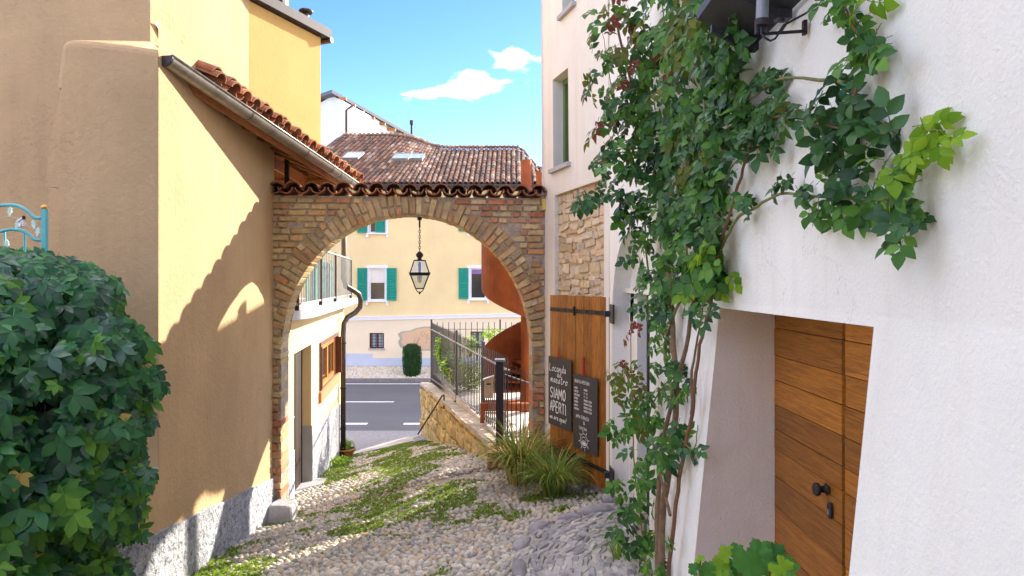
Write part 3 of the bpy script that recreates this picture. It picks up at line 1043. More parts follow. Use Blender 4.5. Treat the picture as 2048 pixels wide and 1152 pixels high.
louver = MB()
for i in range(13):
    louver.box((-0.17, -0.02, 0.06 + i * 0.102), (0.34, 0, 0), (0, 0.018, -0.05), (0, 0.006, 0.02))
for zz in (0.0, 0.68, 1.39):
    louver.box((-0.17, -0.03, zz), (0.34, 0, 0), (0, 0.04, 0), (0, 0, 0.07))
for xx in (-0.215, 0.165):
    louver.box((xx, -0.034, 0.0), (0.05, 0, 0), (0, 0.044, 0), (0, 0, 1.46))
louver.box((-0.17, 0.006, 0.0), (0.34, 0, 0), (0, 0.006, 0), (0, 0, 1.46))
shut = louver.mesh('shutter', MT['green'])
for i, (a, b, c, d) in enumerate(wins):
    x0, x1, z0, z1 = fx(a), fx(b), fz(d), fz(c)
    hh = z1 - z0
    w = obj('window', MB().box((x0, FY + 0.14, z0), (x1 - x0, 0, 0), (0, 0.02, 0), (0, 0, hh)), MT['dark_glass'] if i in (1, 2, 3) else MT['blind'], far)
    g = MB()
    t = 0.06
    g.box((x0, FY + 0.08, z0), (t, 0, 0), (0, 0.06, 0), (0, 0, hh))
    g.box((x1 - t, FY + 0.08, z0), (t, 0, 0), (0, 0.06, 0), (0, 0, hh))
    g.box((x0 + t, FY + 0.08, z0), (x1 - x0 - 2 * t, 0, 0), (0, 0.06, 0), (0, 0, t))
    g.box((x0 + t, FY + 0.08, z1 - t), (x1 - x0 - 2 * t, 0, 0), (0, 0.06, 0), (0, 0, t))
    obj('frame', g, MT['frame_white'], w)
    if i == 0:
        g = MB().box((x0 + t, FY + 0.125, z0 + t), (x1 - x0 - 2 * t, 0, 0), (0, 0.012, 0), (0, 0, 0.72))
        obj('pane', g, MT['dark_glass'], w)
    if i == 1:
        obj('curtain', MB().box((x0 + t, FY + 0.125, z1 - t - 0.2), (x1 - x0 - 2 * t, 0, 0), (0, 0.012, 0), (0, 0, 0.2)), MT['lilac'], w)
    g = MB()
    tr = 0.12
    g.box((x0 - tr, FY - 0.03, z1), (x1 - x0 + 2 * tr, 0, 0), (0, 0.17, 0), (0, 0, tr))
    g.box((x0 - tr, FY - 0.03, z0), (tr, 0, 0), (0, 0.17, 0), (0, 0, hh))
    g.box((x1, FY - 0.03, z0), (tr, 0, 0), (0, 0.17, 0), (0, 0, hh))
    obj('surround', g, MT['frame_white'], w)
    g = MB()
    g.box((x0 - 0.1, FY - 0.12, z0 - 0.06), (x1 - x0 + 0.2, 0, 0), (0, 0.26, 0), (0, 0, 0.06))
    for xx in (x0 - 0.12, x1 + 0.04):
        g.box((xx, FY - 0.1, z0 - 0.2), (0.1, 0, 0), (0, 0.12, 0), (0, 0, 0.14))
    obj('sill', g, MT['frame_white'], w)
    half = i == 2
    for side in (-1, 1):
        if half and side == 1:
            mx = trs((x1 - 0.22, FY - 0.06, z0 + 0.02), Matrix.Rotation(0.10, 3, 'Z'), (1, 1, hh / 1.46))
        else:
            cx = x0 - 0.28 if side < 0 else x1 + 0.28
            mx = trs((cx, FY - 0.05, z0 + 0.0), Matrix.Rotation(side * -0.06, 3, 'Z'), (1, 1, hh / 1.46))
        put('shutter', shut, far, mx)
for (a, b, c, d) in small:
    x0, x1, z0, z1 = fx(a), fx(b), fz(d), fz(c)
    w = obj('window', MB().box((x0, FY + 0.16, z0), (x1 - x0, 0, 0), (0, 0.02, 0), (0, 0, z1 - z0)), MT['sky_glass'], far)
    g = MB()
    for k in range(3):
        xx = lerp(x0, x1 - 0.07, k / 2)
        g.box((xx, FY + 0.10, z0), (0.07, 0, 0), (0, 0.05, 0), (0, 0, z1 - z0))
    for k in range(2):
        zz = lerp(z0, z1 - 0.06, k)
        g.box((x0, FY + 0.106, zz), (x1 - x0, 0, 0), (0, 0.05, 0), (0, 0, 0.06))
    obj('frame', g, MT['brown_wood'], w)
    for k in range(4):
        xx = lerp(x0, x1, (k + 1) / 5)
        obj('bar', MB().tube([(xx, FY + 0.03, z0), (xx, FY + 0.03, z1)], 0.011, 5), MT['iron'], w)
    for k in range(4):
        zz = lerp(z0, z1, (k + 1) / 5)
        obj('bar', MB().tube([(x0, FY + 0.03, zz), (x1, FY + 0.03, zz)], 0.010, 5), MT['iron'], w)
    obj('sill', MB().box((x0 - 0.05, FY - 0.05, z0 - 0.06), (x1 - x0 + 0.1, 0, 0), (0, 0.2, 0), (0, 0, 0.06)), MT['slab'], w)
    obj('reveal', MB().box((x0 - 0.001, FY + 0.2, z0), (x1 - x0, 0, 0), (0, 0.02, 0), (0, 0, z1 - z0)), MT['brown_wood'], w)

# roof: ridge lifts towards the left where the house bends, hip at the right
RD = 5.2
def ridge_z(x):
    return fz(298) * (FY + RD) / FY + 0.62 * smooth((-3.2 - x) / 4.5) - 1.1 * smooth((x - 0.25) / 1.2)
EZ = fz(373) + 0.05
def roof_pt(x, v):
    """v from 0 at the eave to 1 at the ridge"""
    xs = x + 1.2 * v * smooth((-3.4 - x) / 3.5)
    return Vector((xs, FY - 0.45 + v * (RD + 0.45), lerp(EZ, ridge_z(x), v)))
g = MB()
g.grid(lambda x, v: roof_pt(x, v) - Vector((0, 0, 0.03)), cuts(fx(560), 3.2, 0.3), cuts(0, 1, 0.1))
g.grid(lambda x, v: Vector((roof_pt(x, 1).x, FY + RD + v * 5, ridge_z(x) - 0.03 - 2.6 * v)), cuts(fx(560), 3.2, 0.3), [0, 1])
roof = obj('roof', g, MT['roof_bed'], far, True)
TL = 0.42
tile = half_pipe('tile', MT['tile_far'], 0.105, 0.085, TL * 1.12, 0.03, 5)
items, r2 = [], random.Random(3)
xs = -9.9
while xs < 2.9:
    rl = (roof_pt(xs, 1) - roof_pt(xs, 0)).length
    nrow = int(rl / TL)
    for j in range(nrow + 1):
        v = j / nrow
        p, q = roof_pt(xs, v), roof_pt(xs, v + 0.02)
        d = (q - p).normalized()
        nn = (roof_pt(xs + 0.05, v) - roof_pt(xs - 0.05, v)).cross(d).normalized()
        yax = d
        xax = yax.cross(nn).normalized()
        zax = xax.cross(yax)
        m3 = Matrix((xax, yax, zax)).transposed()
        mx = trs(p + zax * (0.03 + r2.uniform(-0.008, 0.012)), m3 @ Matrix.Rotation(r2.uniform(-0.03, 0.03), 3, 'Z'))
        pr = 1024 + F * p.x / p.y
        py = HY - F * p.z / p.y
        items.append((635 < pr < 1075 and py > 270, j, mx))
    xs += 0.232
vis = [t for t in items if t[0]]
r2.shuffle(vis)
vis.sort(key=lambda t: t[1])
ids = {id(t) for t in vis[:300]}
for t in vis[:300]:
    put('tile', tile, roof, t[2])
ramps = [(0.18, 0.095, 0.06), (0.12, 0.072, 0.05), (0.23, 0.13, 0.08), (0.16, 0.10, 0.07), (0.25, 0.12, 0.065), (0.32, 0.235, 0.165)]
FT = [mat('weathered_roof_tile_%d' % i, c, 0.92, var=0.25, vscale=5) for i, c in enumerate(ramps)]
scatter('tiles', [tile], [(0, t[2], r2.randrange(6)) for t in items if id(t) not in ids], FT, roof)
g = MB()                                                            # ridge tiles
ridge = half_pipe('ridge_tile', MT['tile_far'], 0.15, 0.13, 0.42, 0.03, 6)
x = -9.0
while x < 2.6:
    p, q = roof_pt(x, 1), roof_pt(x + 0.38, 1)
    d = (q - p).normalized()
    zax = Vector((0, 0, 1)) - d * d.z
    zax.normalize()
    put('ridge_tile', ridge, roof, trs(p + zax * 0.05, Matrix((d.cross(zax), d, zax)).transposed()))
    x += 0.38
g = MB()
g.tube([(fx(560), FY - 0.52, EZ - 0.10), (X1, FY - 0.52, EZ - 0.10)], 0.085, 8)
obj('gutter', g, MT['slate_metal'], far)
g = MB()
g.box((X0, FY - 0.44, EZ - 0.16), (X1 - X0, 0, 0), (0, 0.5, 0), (0, 0, 0.05))
obj('eave_board', g, MT['brown_wood'], far)
for (px, py) in ((682, 318), (785, 320), (820, 320)):               # skylights lying in the roof
    v = (HY - 373 - (HY - py)) and (373 - py) / (373 - 298)
    for _ in range(12):
        p = roof_pt((px - 1024) / F * (FY + v * RD), v)
        v += ((HY - py) / F * p.y - p.z) * -0.0 + (((HY - F * p.z / p.y) - py) / 90.0)
    p = roof_pt((px - 1024) / F * (FY - 0.45 + v * (RD + 0.45)), v)
    d = (roof_pt(p.x, v + 0.05) - roof_pt(p.x, v)).normalized()
    xx = Vector((1, 0, 0))
    nn = xx.cross(d).normalized()
    o = p - xx * 0.33 - d * 0.34 + nn * 0.16
    w = obj('skylight', MB().box(o, xx * 0.66, d * 0.68, nn * 0.05), MT['sky_glass'], roof)
    g = MB()
    g.box(o - xx * 0.06 - nn * 0.16, xx * 0.06, d * 0.68, nn * 0.22)
    g.box(o + xx * 0.66 - nn * 0.16, xx * 0.06, d * 0.68, nn * 0.22)
    g.box(o - xx * 0.06 - d * 0.08 - nn * 0.16, xx * 0.78, d * 0.08, nn * 0.215)
    g.box(o - xx * 0.06 + d * 0.68 - nn * 0.16, xx * 0.78, d * 0.08, nn * 0.225)
    obj('skylight_frame', g, MT['steel'], roof)

# painted cartouche on the facade
def mural_poly(grow):
    pts = [(795, 668), (803, 663), (821, 661), (832, 656), (848, 653), (866, 653), (884, 656), (900, 661), (915, 663), (924, 669), (918, 678), (922, 690),
           (914, 700), (890, 702), (850, 701), (812, 702), (800, 694), (796, 684), (800, 676)]
    c = Vector((860, 679))
    return [c + (Vector(p) - c) * grow for p in pts]
mur = thing('painted_sign', (fx(860), FY - 0.01, fz(700)), 'faded pink painted cartouche sign with grey border on the cream house', 'painted sign')
obj('border', MB().prism([(fx(p.x), FY - 0.004, fz(p.y)) for p in mural_poly(1.0)], (0, -0.003, 0)), MT['mural_edge'], mur)
obj('field', MB().prism([(fx(p.x), FY - 0.009, fz(p.y)) for p in mural_poly(0.90)], (0, -0.003, 0)), MT['mural'], mur)

# ------------------------------------------------------------------ strokes for lettering
GL = {
    'A': [[(0, 0), (.5, 1), (1, 0)], [(.2, .4), (.8, .4)]], 'B': [[(0, 0), (0, 1), (.7, .95), (.8, .75), (.6, .55), (0, .52)], [(.6, .52), (.95, .3), (.8, .05), (0, 0)]],
    'C': [[(1, .85), (.6, 1), (.15, .75), (.05, .4), (.35, .02), (.95, .1)]], 'D': [[(0, 0), (0, 1), (.6, .9), (1, .5), (.6, .05), (0, 0)]],
    'E': [[(.9, 1), (0, 1), (0, 0), (.9, 0)], [(0, .52), (.7, .52)]], 'G': [[(1, .85), (.6, 1), (.15, .75), (.05, .35), (.4, 0), (.95, .1), (.95, .45), (.6, .45)]],
    'H': [[(0, 0), (0, 1)], [(1, 0), (1, 1)], [(0, .5), (1, .5)]], 'I': [[(.5, 0), (.5, 1)]], 'L': [[(0, 1), (0, 0), (.85, 0)]],
    'M': [[(0, 0), (.1, 1), (.5, .3), (.9, 1), (1, 0)]], 'N': [[(0, 0), (.05, 1), (.9, 0), (.95, 1)]],
    'O': [[(.5, 1), (.1, .75), (.05, .3), (.45, 0), (.9, .25), (.95, .7), (.5, 1)]], 'P': [[(0, 0), (0, 1), (.7, .97), (.9, .72), (.6, .5), (0, .45)]],
    'R': [[(0, 0), (0, 1), (.7, .97), (.9, .75), (.6, .52), (0, .48)], [(.45, .5), (.95, 0)]],
    'S': [[(.9, .85), (.5, 1), (.1, .8), (.25, .55), (.75, .45), (.95, .2), (.5, 0), (.05, .15)]], 'T': [[(0, 1), (1, 1)], [(.5, 1), (.5, 0)]],
    'U': [[(0, 1), (.05, .25), (.45, 0), (.9, .25), (.95, 1)]], 'V': [[(0, 1), (.5, 0), (1, 1)]], 'Z': [[(0, 1), (1, 1), (0, 0), (1, 0)]],
    '1': [[(.2, .8), (.55, 1), (.5, 0)]], '2': [[(.05, .8), (.5, 1), (.9, .75), (.05, 0), (.95, 0)]], '7': [[(.05, 1), (.95, 1), (.4, 0)]],
    '-': [[(.1, .45), (.9, .45)]], '&': [[(1, 0), (.2, .75), (.45, 1), (.7, .75), (.1, .3), (.4, 0), (.95, .45)]], '.': [[(.4, .02), (.6, .06)]],
    '!': [[(.6, 1), (.45, .3)], [(.4, .04), (.46, .0)]],
    'a': [[(.8, .5), (.4, .55), (.1, .25), (.35, 0), (.75, .3), (.8, .5), (.8, .1), (1, .05)]], 'c': [[(.8, .45), (.45, .55), (.1, .25), (.45, 0), (.95, .1)]],
    'd': [[(.75, .45), (.4, .55), (.1, .25), (.35, 0), (.75, .3), (.85, 1.05), (.8, .1), (1, .05)]], 'e': [[(.1, .25), (.75, .3), (.6, .55), (.2, .45), (.15, .1), (.5, 0), (1, .15)]],
    'l': [[(.1, .1), (.7, .75), (.6, 1.05), (.35, .9), (.4, .1), (.9, .05)]], 'm': [[(.02, 0), (.08, .5), (.1, .1), (.3, .55), (.42, .45), (.42, 0), (.62, .55), (.75, .45), (.78, .05), (1, .05)]],
    'n': [[(.05, 0), (.12, .52), (.15, .15), (.5, .55), (.72, .4), (.72, .05), (1, .05)]], 'o': [[(.55, .55), (.1, .35), (.25, 0), (.7, .1), (.8, .45), (.5, .55), (1, .45)]],
    'p': [[(.05, .5), (.12, -.45)], [(.1, .3), (.5, .55), (.85, .35), (.55, .0), (.12, .1)]], 'r': [[(.1, 0), (.2, .52), (.22, .2), (.55, .55), (.9, .45)]],
    's': [[(.1, .05), (.6, .6), (.8, .2), (.4, 0), (.15, .08)], [(.7, .05), (1, .05)]], 't': [[(.5, 1), (.4, .15), (.6, 0), (.95, .12)], [(.1, .62), (.85, .66)]],
    'w': [[(0, .5), (.2, 0), (.5, .45), (.7, 0), (1, .52)]],
    'J': [[(.8, 1), (.75, .2), (.4, -.1), (.05, .1)]],
}

def strokes(mb, text, o, ux, uz, nrm, size, width=0.62, track=0.28, pen=0.05, slant=0.0, rng=None, spaced=0.6):
    """handwriting as flat ribbons: o = baseline start, ux / uz = unit axes on the surface, nrm = out of it"""
    x = 0.0
    for ch in text:
        if ch == ' ':
            x += size * spaced
            continue
        gl = GL.get(ch, [])
        wd = size * width * (0.35 if ch in 'I.!1' else 1.25 if ch in 'Mm' else 1.0)
        for line in gl:
            pts = []
            for (a, b) in line:
                j = rng.uniform(-0.03, 0.03) if rng else 0
                pts.append((x + a * wd + slant * b * size, (b + j) * size))
            fine = []
            for i in range(len(pts) - 1):                      # soften the corners
                p0, p1 = Vector(pts[max(i - 1, 0)]), Vector(pts[i])
                p2, p3 = Vector(pts[i + 1]), Vector(pts[min(i + 2, len(pts) - 1)])
                for k in range(3):
                    t = k / 3
                    cur = 0.5 * ((2 * p1) + (p2 - p0) * t + (2 * p0 - 5 * p1 + 4 * p2 - p3) * t * t + (3 * p1 - p0 - 3 * p2 + p3) * t ** 3)
                    fine.append(p1.lerp(p2, t).lerp(cur, 0.6))
            fine.append(Vector(pts[-1]))
            vs, fs = [], []
            for i, p in enumerate(fine):
                t = fine[min(i + 1, len(fine) - 1)] - fine[max(i - 1, 0)]
                nn = Vector((-t.y, t.x))
                if nn.length > 1e-9:
                    nn.normalize()
                for sgn in (-1, 1):
                    q = p + nn * sgn * pen * size * 0.5
                    vs.append(o + ux * q.x + uz * q.y + nrm)
                if i:
                    fs.append((2 * i - 2, 2 * i, 2 * i + 1, 2 * i - 1))
            mb.add(vs, fs)
        x += wd + size * track
    return x

g = MB()
ux, uz, nn = Vector((1, 0, 0)), Vector((0, 0, 1)), Vector((0, -0.004, 0))
strokes(g, 'Ost', Vector((fx(841), FY - 0.012, fz(673))), ux, uz, nn, 0.22, 0.7, 0.15, 0.07, 0.25)
strokes(g, 'Il T', Vector((fx(826), FY - 0.012, fz(688))), ux, uz, nn, 0.26, 0.7, 0.15, 0.07, 0.25)
obj('lettering', g, MT['mural_text'], mur)

# ------------------------------------------------------------------ tall white house behind
wh = thing('white_house', (-8.5, 44, -4.4), 'white house with sloping dark roof and wooden eaves behind the cream house', 'house')
A, B, C = at(640, 200, 43.0), at(683, 200, 40.0), at(822, 276, 49.0)
zA, zB, zC = at(640, 206, 43.0).z, B.z, C.z
A.z = B.z = C.z = 0
D, E = C + Vector((-9, 3.5, 0)), A + Vector((-5, 2, 0))
g = MB()
cyc = [A, B, C, D, E]
zt = [zA, zB, zC, 10.0, 10.0]
pk = at(664, 192, 41.2)
vs = [Vector((p.x, p.y, -4.5)) for p in cyc] + [Vector((p.x, p.y, z)) for p, z in zip(cyc, zt)] + [pk]
g.add(vs, [(0, 1, 6, 10, 5)] + [(i, (i + 1) % 5, (i + 1) % 5 + 5, i + 5) for i in range(1, 5)])
obj('wall', g, MT['far_white'], wh)
rp = [at(634, 196, 42.6), at(664, 186, 39.9), at(856, 292, 49.4), Vector((D.x, D.y + 1, 10.0)), Vector((E.x - 1, E.y, 10.0))]
apex = (A + B + C + D + E) / 5 + Vector((0, 0, 11.2))
g = MB()
g.add([p + Vector((0, 0, 0.2)) for p in rp] + [apex] + [p for p in rp], [(i, (i + 1) % 5, 5) for i in range(5)] +
      [(i, (i + 1) % 5, 6 + (i + 1) % 5, 6 + i) for i in range(5)] + [(6, 7, 8, 9, 10)])
obj('roof', g, mat('dark_slate_roof', (0.12, 0.12, 0.15), 0.7, var=0.15, vscale=2), wh)
for i in range(9):
    p = rp[1].lerp(rp[2], (i + 0.5) / 9.0)
    q = B.lerp(C, (i + 0.5) / 9.0)
    q.z = p.z - 0.04
    p.z -= 0.04
    obj('rafter', MB().box(q - Vector((0.0, 0.06, 0.16)), p - q, (0.03, 0.14, 0), (0, 0, 0.15)), MT['rafter'], wh)
bc = (C - B).normalized()
bn = Vector((bc.y, -bc.x, 0))
g = MB()
g.box(B + bc * 0.7 - bn * 0.05 + Vector((0, 0, 5.6)), bc * 2.8, bn * 0.06, (0, 0, 3.2))
wn = obj('window', g, MT['blind'], wh)
for k in range(4):
    obj('frame', MB().box(B + bc * (0.7 + k * 0.9) + bn * 0.012 + Vector((0, 0, 5.6)), bc * 0.12, bn * 0.04, (0, 0, 3.2)), MT['brown_wood'], wn)
g = MB()
d0 = B + bn * 0.12 + bc * 0.35
g.tube([at(704, 212, 40.6), d0 + Vector((0, 0, 10.1)), d0 + Vector((0, 0, 5.5))], 0.08, 7)
obj('drainpipe', g, MT['pipe'], wh)
q = C + Vector((0.0, 0.3, 0))
g = MB().tube([(q.x, q.y, 10.4), (q.x, q.y, 11.3)], 0.08, 8).tube([(q.x, q.y, 11.3), (q.x, q.y, 11.6)], 0.14, 8)
obj('chimney_pipe', g, MT['slate_metal'], wh)

# ------------------------------------------------------------------ clipped box bush on the pavement
c = Vector((fx(823) * 28.6 / FY, 28.75, 0))
c.z = -3.99
bush = thing('topiary_bush', c, 'dark green clipped barrel shaped box bush on the pavement', 'bush')
r2 = random.Random(8)
prof = [(0, 0.30), (0.15, 0.35), (0.6, 0.40), (1.05, 0.385), (1.25, 0.34), (1.33, 0.22)]
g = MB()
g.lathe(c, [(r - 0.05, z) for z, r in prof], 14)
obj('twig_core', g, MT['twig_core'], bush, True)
lt = MB().add([(-.5, 0, 0), (0, .35, .06), (.5, 0, 0), (0, -.35, .06)], [(0, 1, 2, 3)]).mesh('leaf', LEAF['hedge'])
its = []
for i in range(3600):
    z = r2.uniform(0.0, 1.36)
    r = interp(prof, min(z, 1.33))
    if z > 1.25:
        r *= math.sqrt(r2.random())
    a = r2.uniform(0, 6.283)
    p = c + Vector((math.cos(a) * r, math.sin(a) * r, min(z, 1.33)))
    n = Vector((math.cos(a), math.sin(a), 0.3 if z < 1.25 else 2)) + Vector((r2.gauss(0, .5), r2.gauss(0, .5), r2.gauss(0, .5)))
    its.append((0, trs(p + n.normalized() * r2.uniform(-.01, .02), frame(n, (r2.gauss(0, 1), r2.gauss(0, 1), 1)), (0.055, 0.055, 0.055)), 0))
scatter('foliage', [lt], its, [LEAF['hedge']], bush)

# ------------------------------------------------------------------ ochre house on the left
oh = thing('ochre_house', (-4, 6, -2.7), 'tall ochre plastered house with buttress, tiled eave and grey dado', 'house')
TWX, TWY = -3.55, 6.7
g = MB()
g.grid(lambda x, z: Vector((x, TWY, z)), cuts(-12, TWX, 0.6), cuts(-4, 9, 0.6))
g.grid(lambda y, z: Vector((TWX + 0.125 * (y - TWY), y, z)), cuts(TWY, 8.62, 0.4), cuts(-4, 9, 0.6))
g.quad((-12, 12, -4), (-12, TWY, -4), (-12, TWY, 9), (-12, 12, 9))
g.quad((-12, TWY, 9), (TWX, TWY, 9), (TWX, 8.62, 9), (-12, 12, 9))
obj('tower_wall', g, MT['ochre'], oh)

# buttress: front face leans at the left, rounded shoulder, sloping top
BF = 5.5
def bx(px):
    return (px - 1024.0) / F * BF
def bz(py):
    return (HY - py) / F * BF
front = [(118, 1152), (118, 376), (91, 372), (97, 300), (110, 175), (119, 100), (122, 90), (128, 83), (140, 80), (200, 84), (260, 91), (316, 100), (316.4, 400), (316.4, 1152)]
fr = [Vector((bx(a), BF, bz(b))) for a, b in front]
fr[0].z = fr[-1].z = -4
bk = []
for i, p in enumerate(fr):
    q = Vector((p.x, TWY + 0.02, p.z))
    if 4 <= i <= 11:
        q.z += 0.40 + (0.02 if i > 6 else 0.0)
        q.x += 0.05 if i < 8 else -0.02
    q.x = min(q.x, -3.50 if i < 12 else -2.92)
    bk.append(q)
g = MB()
n = len(fr)
g.add(fr + bk, [tuple(range(n))[::-1]] + [(i, i + 1, n + i + 1, n + i) for i in range(n - 1)])
me = g.mesh('buttress', MT['ochre'])
bm = bmesh.new()
bm.from_mesh(me)
eds = [e for e in bm.edges if all(abs(v.co.y - BF) < 1e-4 and v.co.z > 1.5 for v in e.verts)]
bmesh.ops.bevel(bm, geom=eds, offset=0.05, segments=3, affect='EDGES', profile=0.5)
bm.to_mesh(me)
bm.free()
put('buttress', me, oh)

# the sunlit wall along the lane, from the buttress corner to the arch
W0, W1 = Vector((-2.848, 5.5, 0)), Vector((-3.0, 8.62, 0))
def sw(y, z, off=0.0):
    t = (y - 5.5) / (8.62 - 5.5)
    return Vector((lerp(W0.x, W1.x, t) + off, y, z))
g = MB()
def sw_top(y):
    return 1.86 - 0.10 * (y - 5.5) + 0.25
g.grid(lambda y, v: sw(y, lerp(-4, sw_top(y), v)), cuts(5.5, 8.62, 0.3), cuts(0, 1, 0.1))
g.quad(sw(8.62, -4), sw(8.62, -4) + Vector((-2, 0, 0)), sw(8.62, sw_top(8.62)) + Vector((-2, 0, 0)), sw(8.62, sw_top(8.62)))
obj('side_wall', g, MT['ochre'], oh)
# low swelling foot in front of the buttress corner
g = MB()
foot = [(5.5, -1.50, -2.842), (5.38, -1.60, -2.85), (5.15, -1.74, -2.90), (4.85, -1.84, -3.02), (4.55, -1.9, -3.2)]
for (y0, z0, x0), (y1, z1, x1) in zip(foot, foot[1:]):
    a, b = Vector((x0, y0, z0)), Vector((x1, y1, z1))
    g.quad(a, b, Vector((b.x, b.y, -4)), Vector((a.x, a.y, -4)))
obj('wall_foot', g, MT['ochre'], oh, True)
g = MB()
for (y0, z0, x0), (y1, z1, x1) in zip(foot, foot[1:]):
    a, b = Vector((x0, y0, z0)), Vector((x1, y1, z1))
    g.quad(a, b, Vector((-4.6, b.y, b.z)), Vector((-4.6, a.y, a.z + 0.05)))
g.quad(Vector((-3.2, 4.55, -1.9)), Vector((-3.2, 4.55, -4)), Vector((-4.6, 4.55, -4)), Vector((-4.6, 4.55, -1.9)))
obj('foot_ledge', g, MT['grey_paint'], oh)
# rough grey dado, its top edge running with the slope and a little uneven
g = MB()
ys = cuts(4.56, 8.60, 0.12)
r2 = random.Random(2)
jz = [r2.uniform(-0.012, 0.012) for _ in ys]
def dado_x(y):
    if y >= 5.5:
        return sw(y, 0).x
    return interp([(4.55, -3.2), (4.85, -3.02), (5.15, -2.90), (5.38, -2.85), (5.5, -2.842)], y)
for k in range(len(ys) - 1):
    ya, yb = ys[k], ys[k + 1]
    za, zb = -2.02 - 0.145 * (ya - 5.5) + jz[k], -2.02 - 0.145 * (yb - 5.5) + jz[k + 1]
    xa, xb = dado_x(ya), dado_x(yb)
    A0, B0 = Vector((xa + 0.028, ya, -4)), Vector((xb + 0.028, yb, -4))
    A1, B1 = Vector((xa + 0.022, ya, za)), Vector((xb + 0.022, yb, zb))
    g.quad(A0, B0, B1, A1)
    g.quad(A1, B1, B1 + Vector((-0.05, 0, 0.006)), A1 + Vector((-0.05, 0, 0.006)))
obj('dado', g, MT['dado'], oh, False)

# lean-to roof along the lane
E0, E1 = Vector((-2.90, 5.56, 1.895)), Vector((-2.30, 9.92, 1.44))
ed = (E1 - E0).normalized()
hd = Vector((ed.x, ed.y, 0)).normalized()
side = Vector((-hd.y, hd.x, 0))                      # to the left, up the slope
ud = (side + Vector((0, 0, 0.42))).normalized()
un = ed.cross(ud).normalized()
if un.z < 0:
    un = -un
EL = (E1 - E0).length
g = MB()
def up_w(s):
    """length of the slope above the eave at s, as far as the tower or the yellow wing"""
    p = E0 + ed * s
    if p.y < 6.85:
        return lerp(0.16, 0.26, (p.y - 5.4) / 1.45)
    if p.y < 8.7:
        return (p.x + 3.55 - 0.125 * (p.y - 6.7)) / 0.92
    return (p.x - lerp(-3.33, -2.78, (p.y - 8.55) / 1.37)) / 0.9 + 0.3
SS = cuts(0.62, EL, 0.3)
for sa, sb in zip(SS, SS[1:]):
    g.prism([E0 + ed * sa - un * 0.02, E0 + ed * sb - un * 0.02, E0 + ed * sb + ud * up_w(sb) - un * 0.02, E0 + ed * sa + ud * up_w(sa) - un * 0.02], un * 0.02)
roof = obj('roof', g, MT['roof_bed'], oh)
cov = half_pipe('tile', MT['tile'], 0.088, 0.07, 0.45, 0.016, 7)
chn = half_pipe('tile', MT['tile'], 0.075, 0.088, 0.45, 0.016, 7, True)
r2 = random.Random(9)
s = 0.74
k = 0
xa = ed
m3 = Matrix((xa, ud, xa.cross(ud))).transposed()
if (xa.cross(ud)).z < 0:
    m3 = Matrix((-xa, ud, (-xa).cross(ud))).transposed()
while s < EL - 0.05:
    for j in range(2):
        if 0.42 + j * 0.36 > up_w(s) + 0.28 and j:
            continue
        base = E0 + ed * (s + r2.uniform(-0.012, 0.012)) + ud * (-0.10 + j * 0.38 + r2.uniform(-0.02, 0.02))
        put('tile', cov, roof, trs(base + un * (0.075 + r2.uniform(-0.005, 0.012)), m3 @ Matrix.Rotation(r2.uniform(-0.04, 0.04), 3, 'Z')))
        if j == 0 and r2.random() < 0.35:
            put('tile', cov, roof, trs(base + un * 0.105 + ud * 0.06, m3 @ Matrix.Rotation(r2.uniform(-0.04, 0.04), 3, 'Z')))
        if j < 2:
            put('tile', chn, roof, trs(base + ed * 0.113 + un * 0.075 + ud * 0.02, m3))
    s += 0.226
# boards seen from below, rafters and the orange board behind the gutter
for j in range(14):
    w = 0.115
    st_ = 0.15 if j < 1 else 0.75 if j < 3 else 1.3 if j < 5 else 3.0
    o = E0 + ud * (0.02 + j * 0.13) - un * (0.045 + (j % 3) * 0.006) + ed * st_
    obj('soffit_board', MB().box(o, ed * (EL - 0.1 - st_), ud * w, un * 0.022), MT['soffit'], roof)
for i in range(8):
    s = 0.87 + i * 0.5
    obj('rafter', MB().box(E0 + ed * s - un * 0.155 + ud * 0.06, ed * 0.085, ud * min(1.7, up_w(s) - 0.1 if s < 3.3 else 1.7), un * 0.10), MT['soffit'], roof)
obj('fascia', MB().box(E0 - un * 0.16 + ed * 0.02, ed * (EL - 0.03), ud * 0.03, un * 0.13), MT['rafter'], roof)
obj('wall_plate', MB().box(E0 - un * 0.20 + ud * 0.62 + ed * 2.6, ed * (EL - 2.7), ud * 0.14, -un * 0.13), MT['rafter'], roof)
for k in range(9):                                   # boarded end under the roof
    z0 = 1.12 + k * 0.115
    xl = -4.1
    xr = min(-2.36, -2.33 - (z0 - 1.34) / 0.42)
    if xr > xl + 0.2:
        obj('gable_board', MB().box((xl, 9.90 + 0.025 * (k % 2), z0), (xr - xl, 0, 0), (0, 0.02, 0), (0, 0, 0.119)), MT['soffit'], roof)
obj('roof_post', MB().box((-3.00, 9.0, 0.9), (0.05, 0, 0), (0, 0.05, 0), (0, 0, 1.2)), MT['iron'], roof)
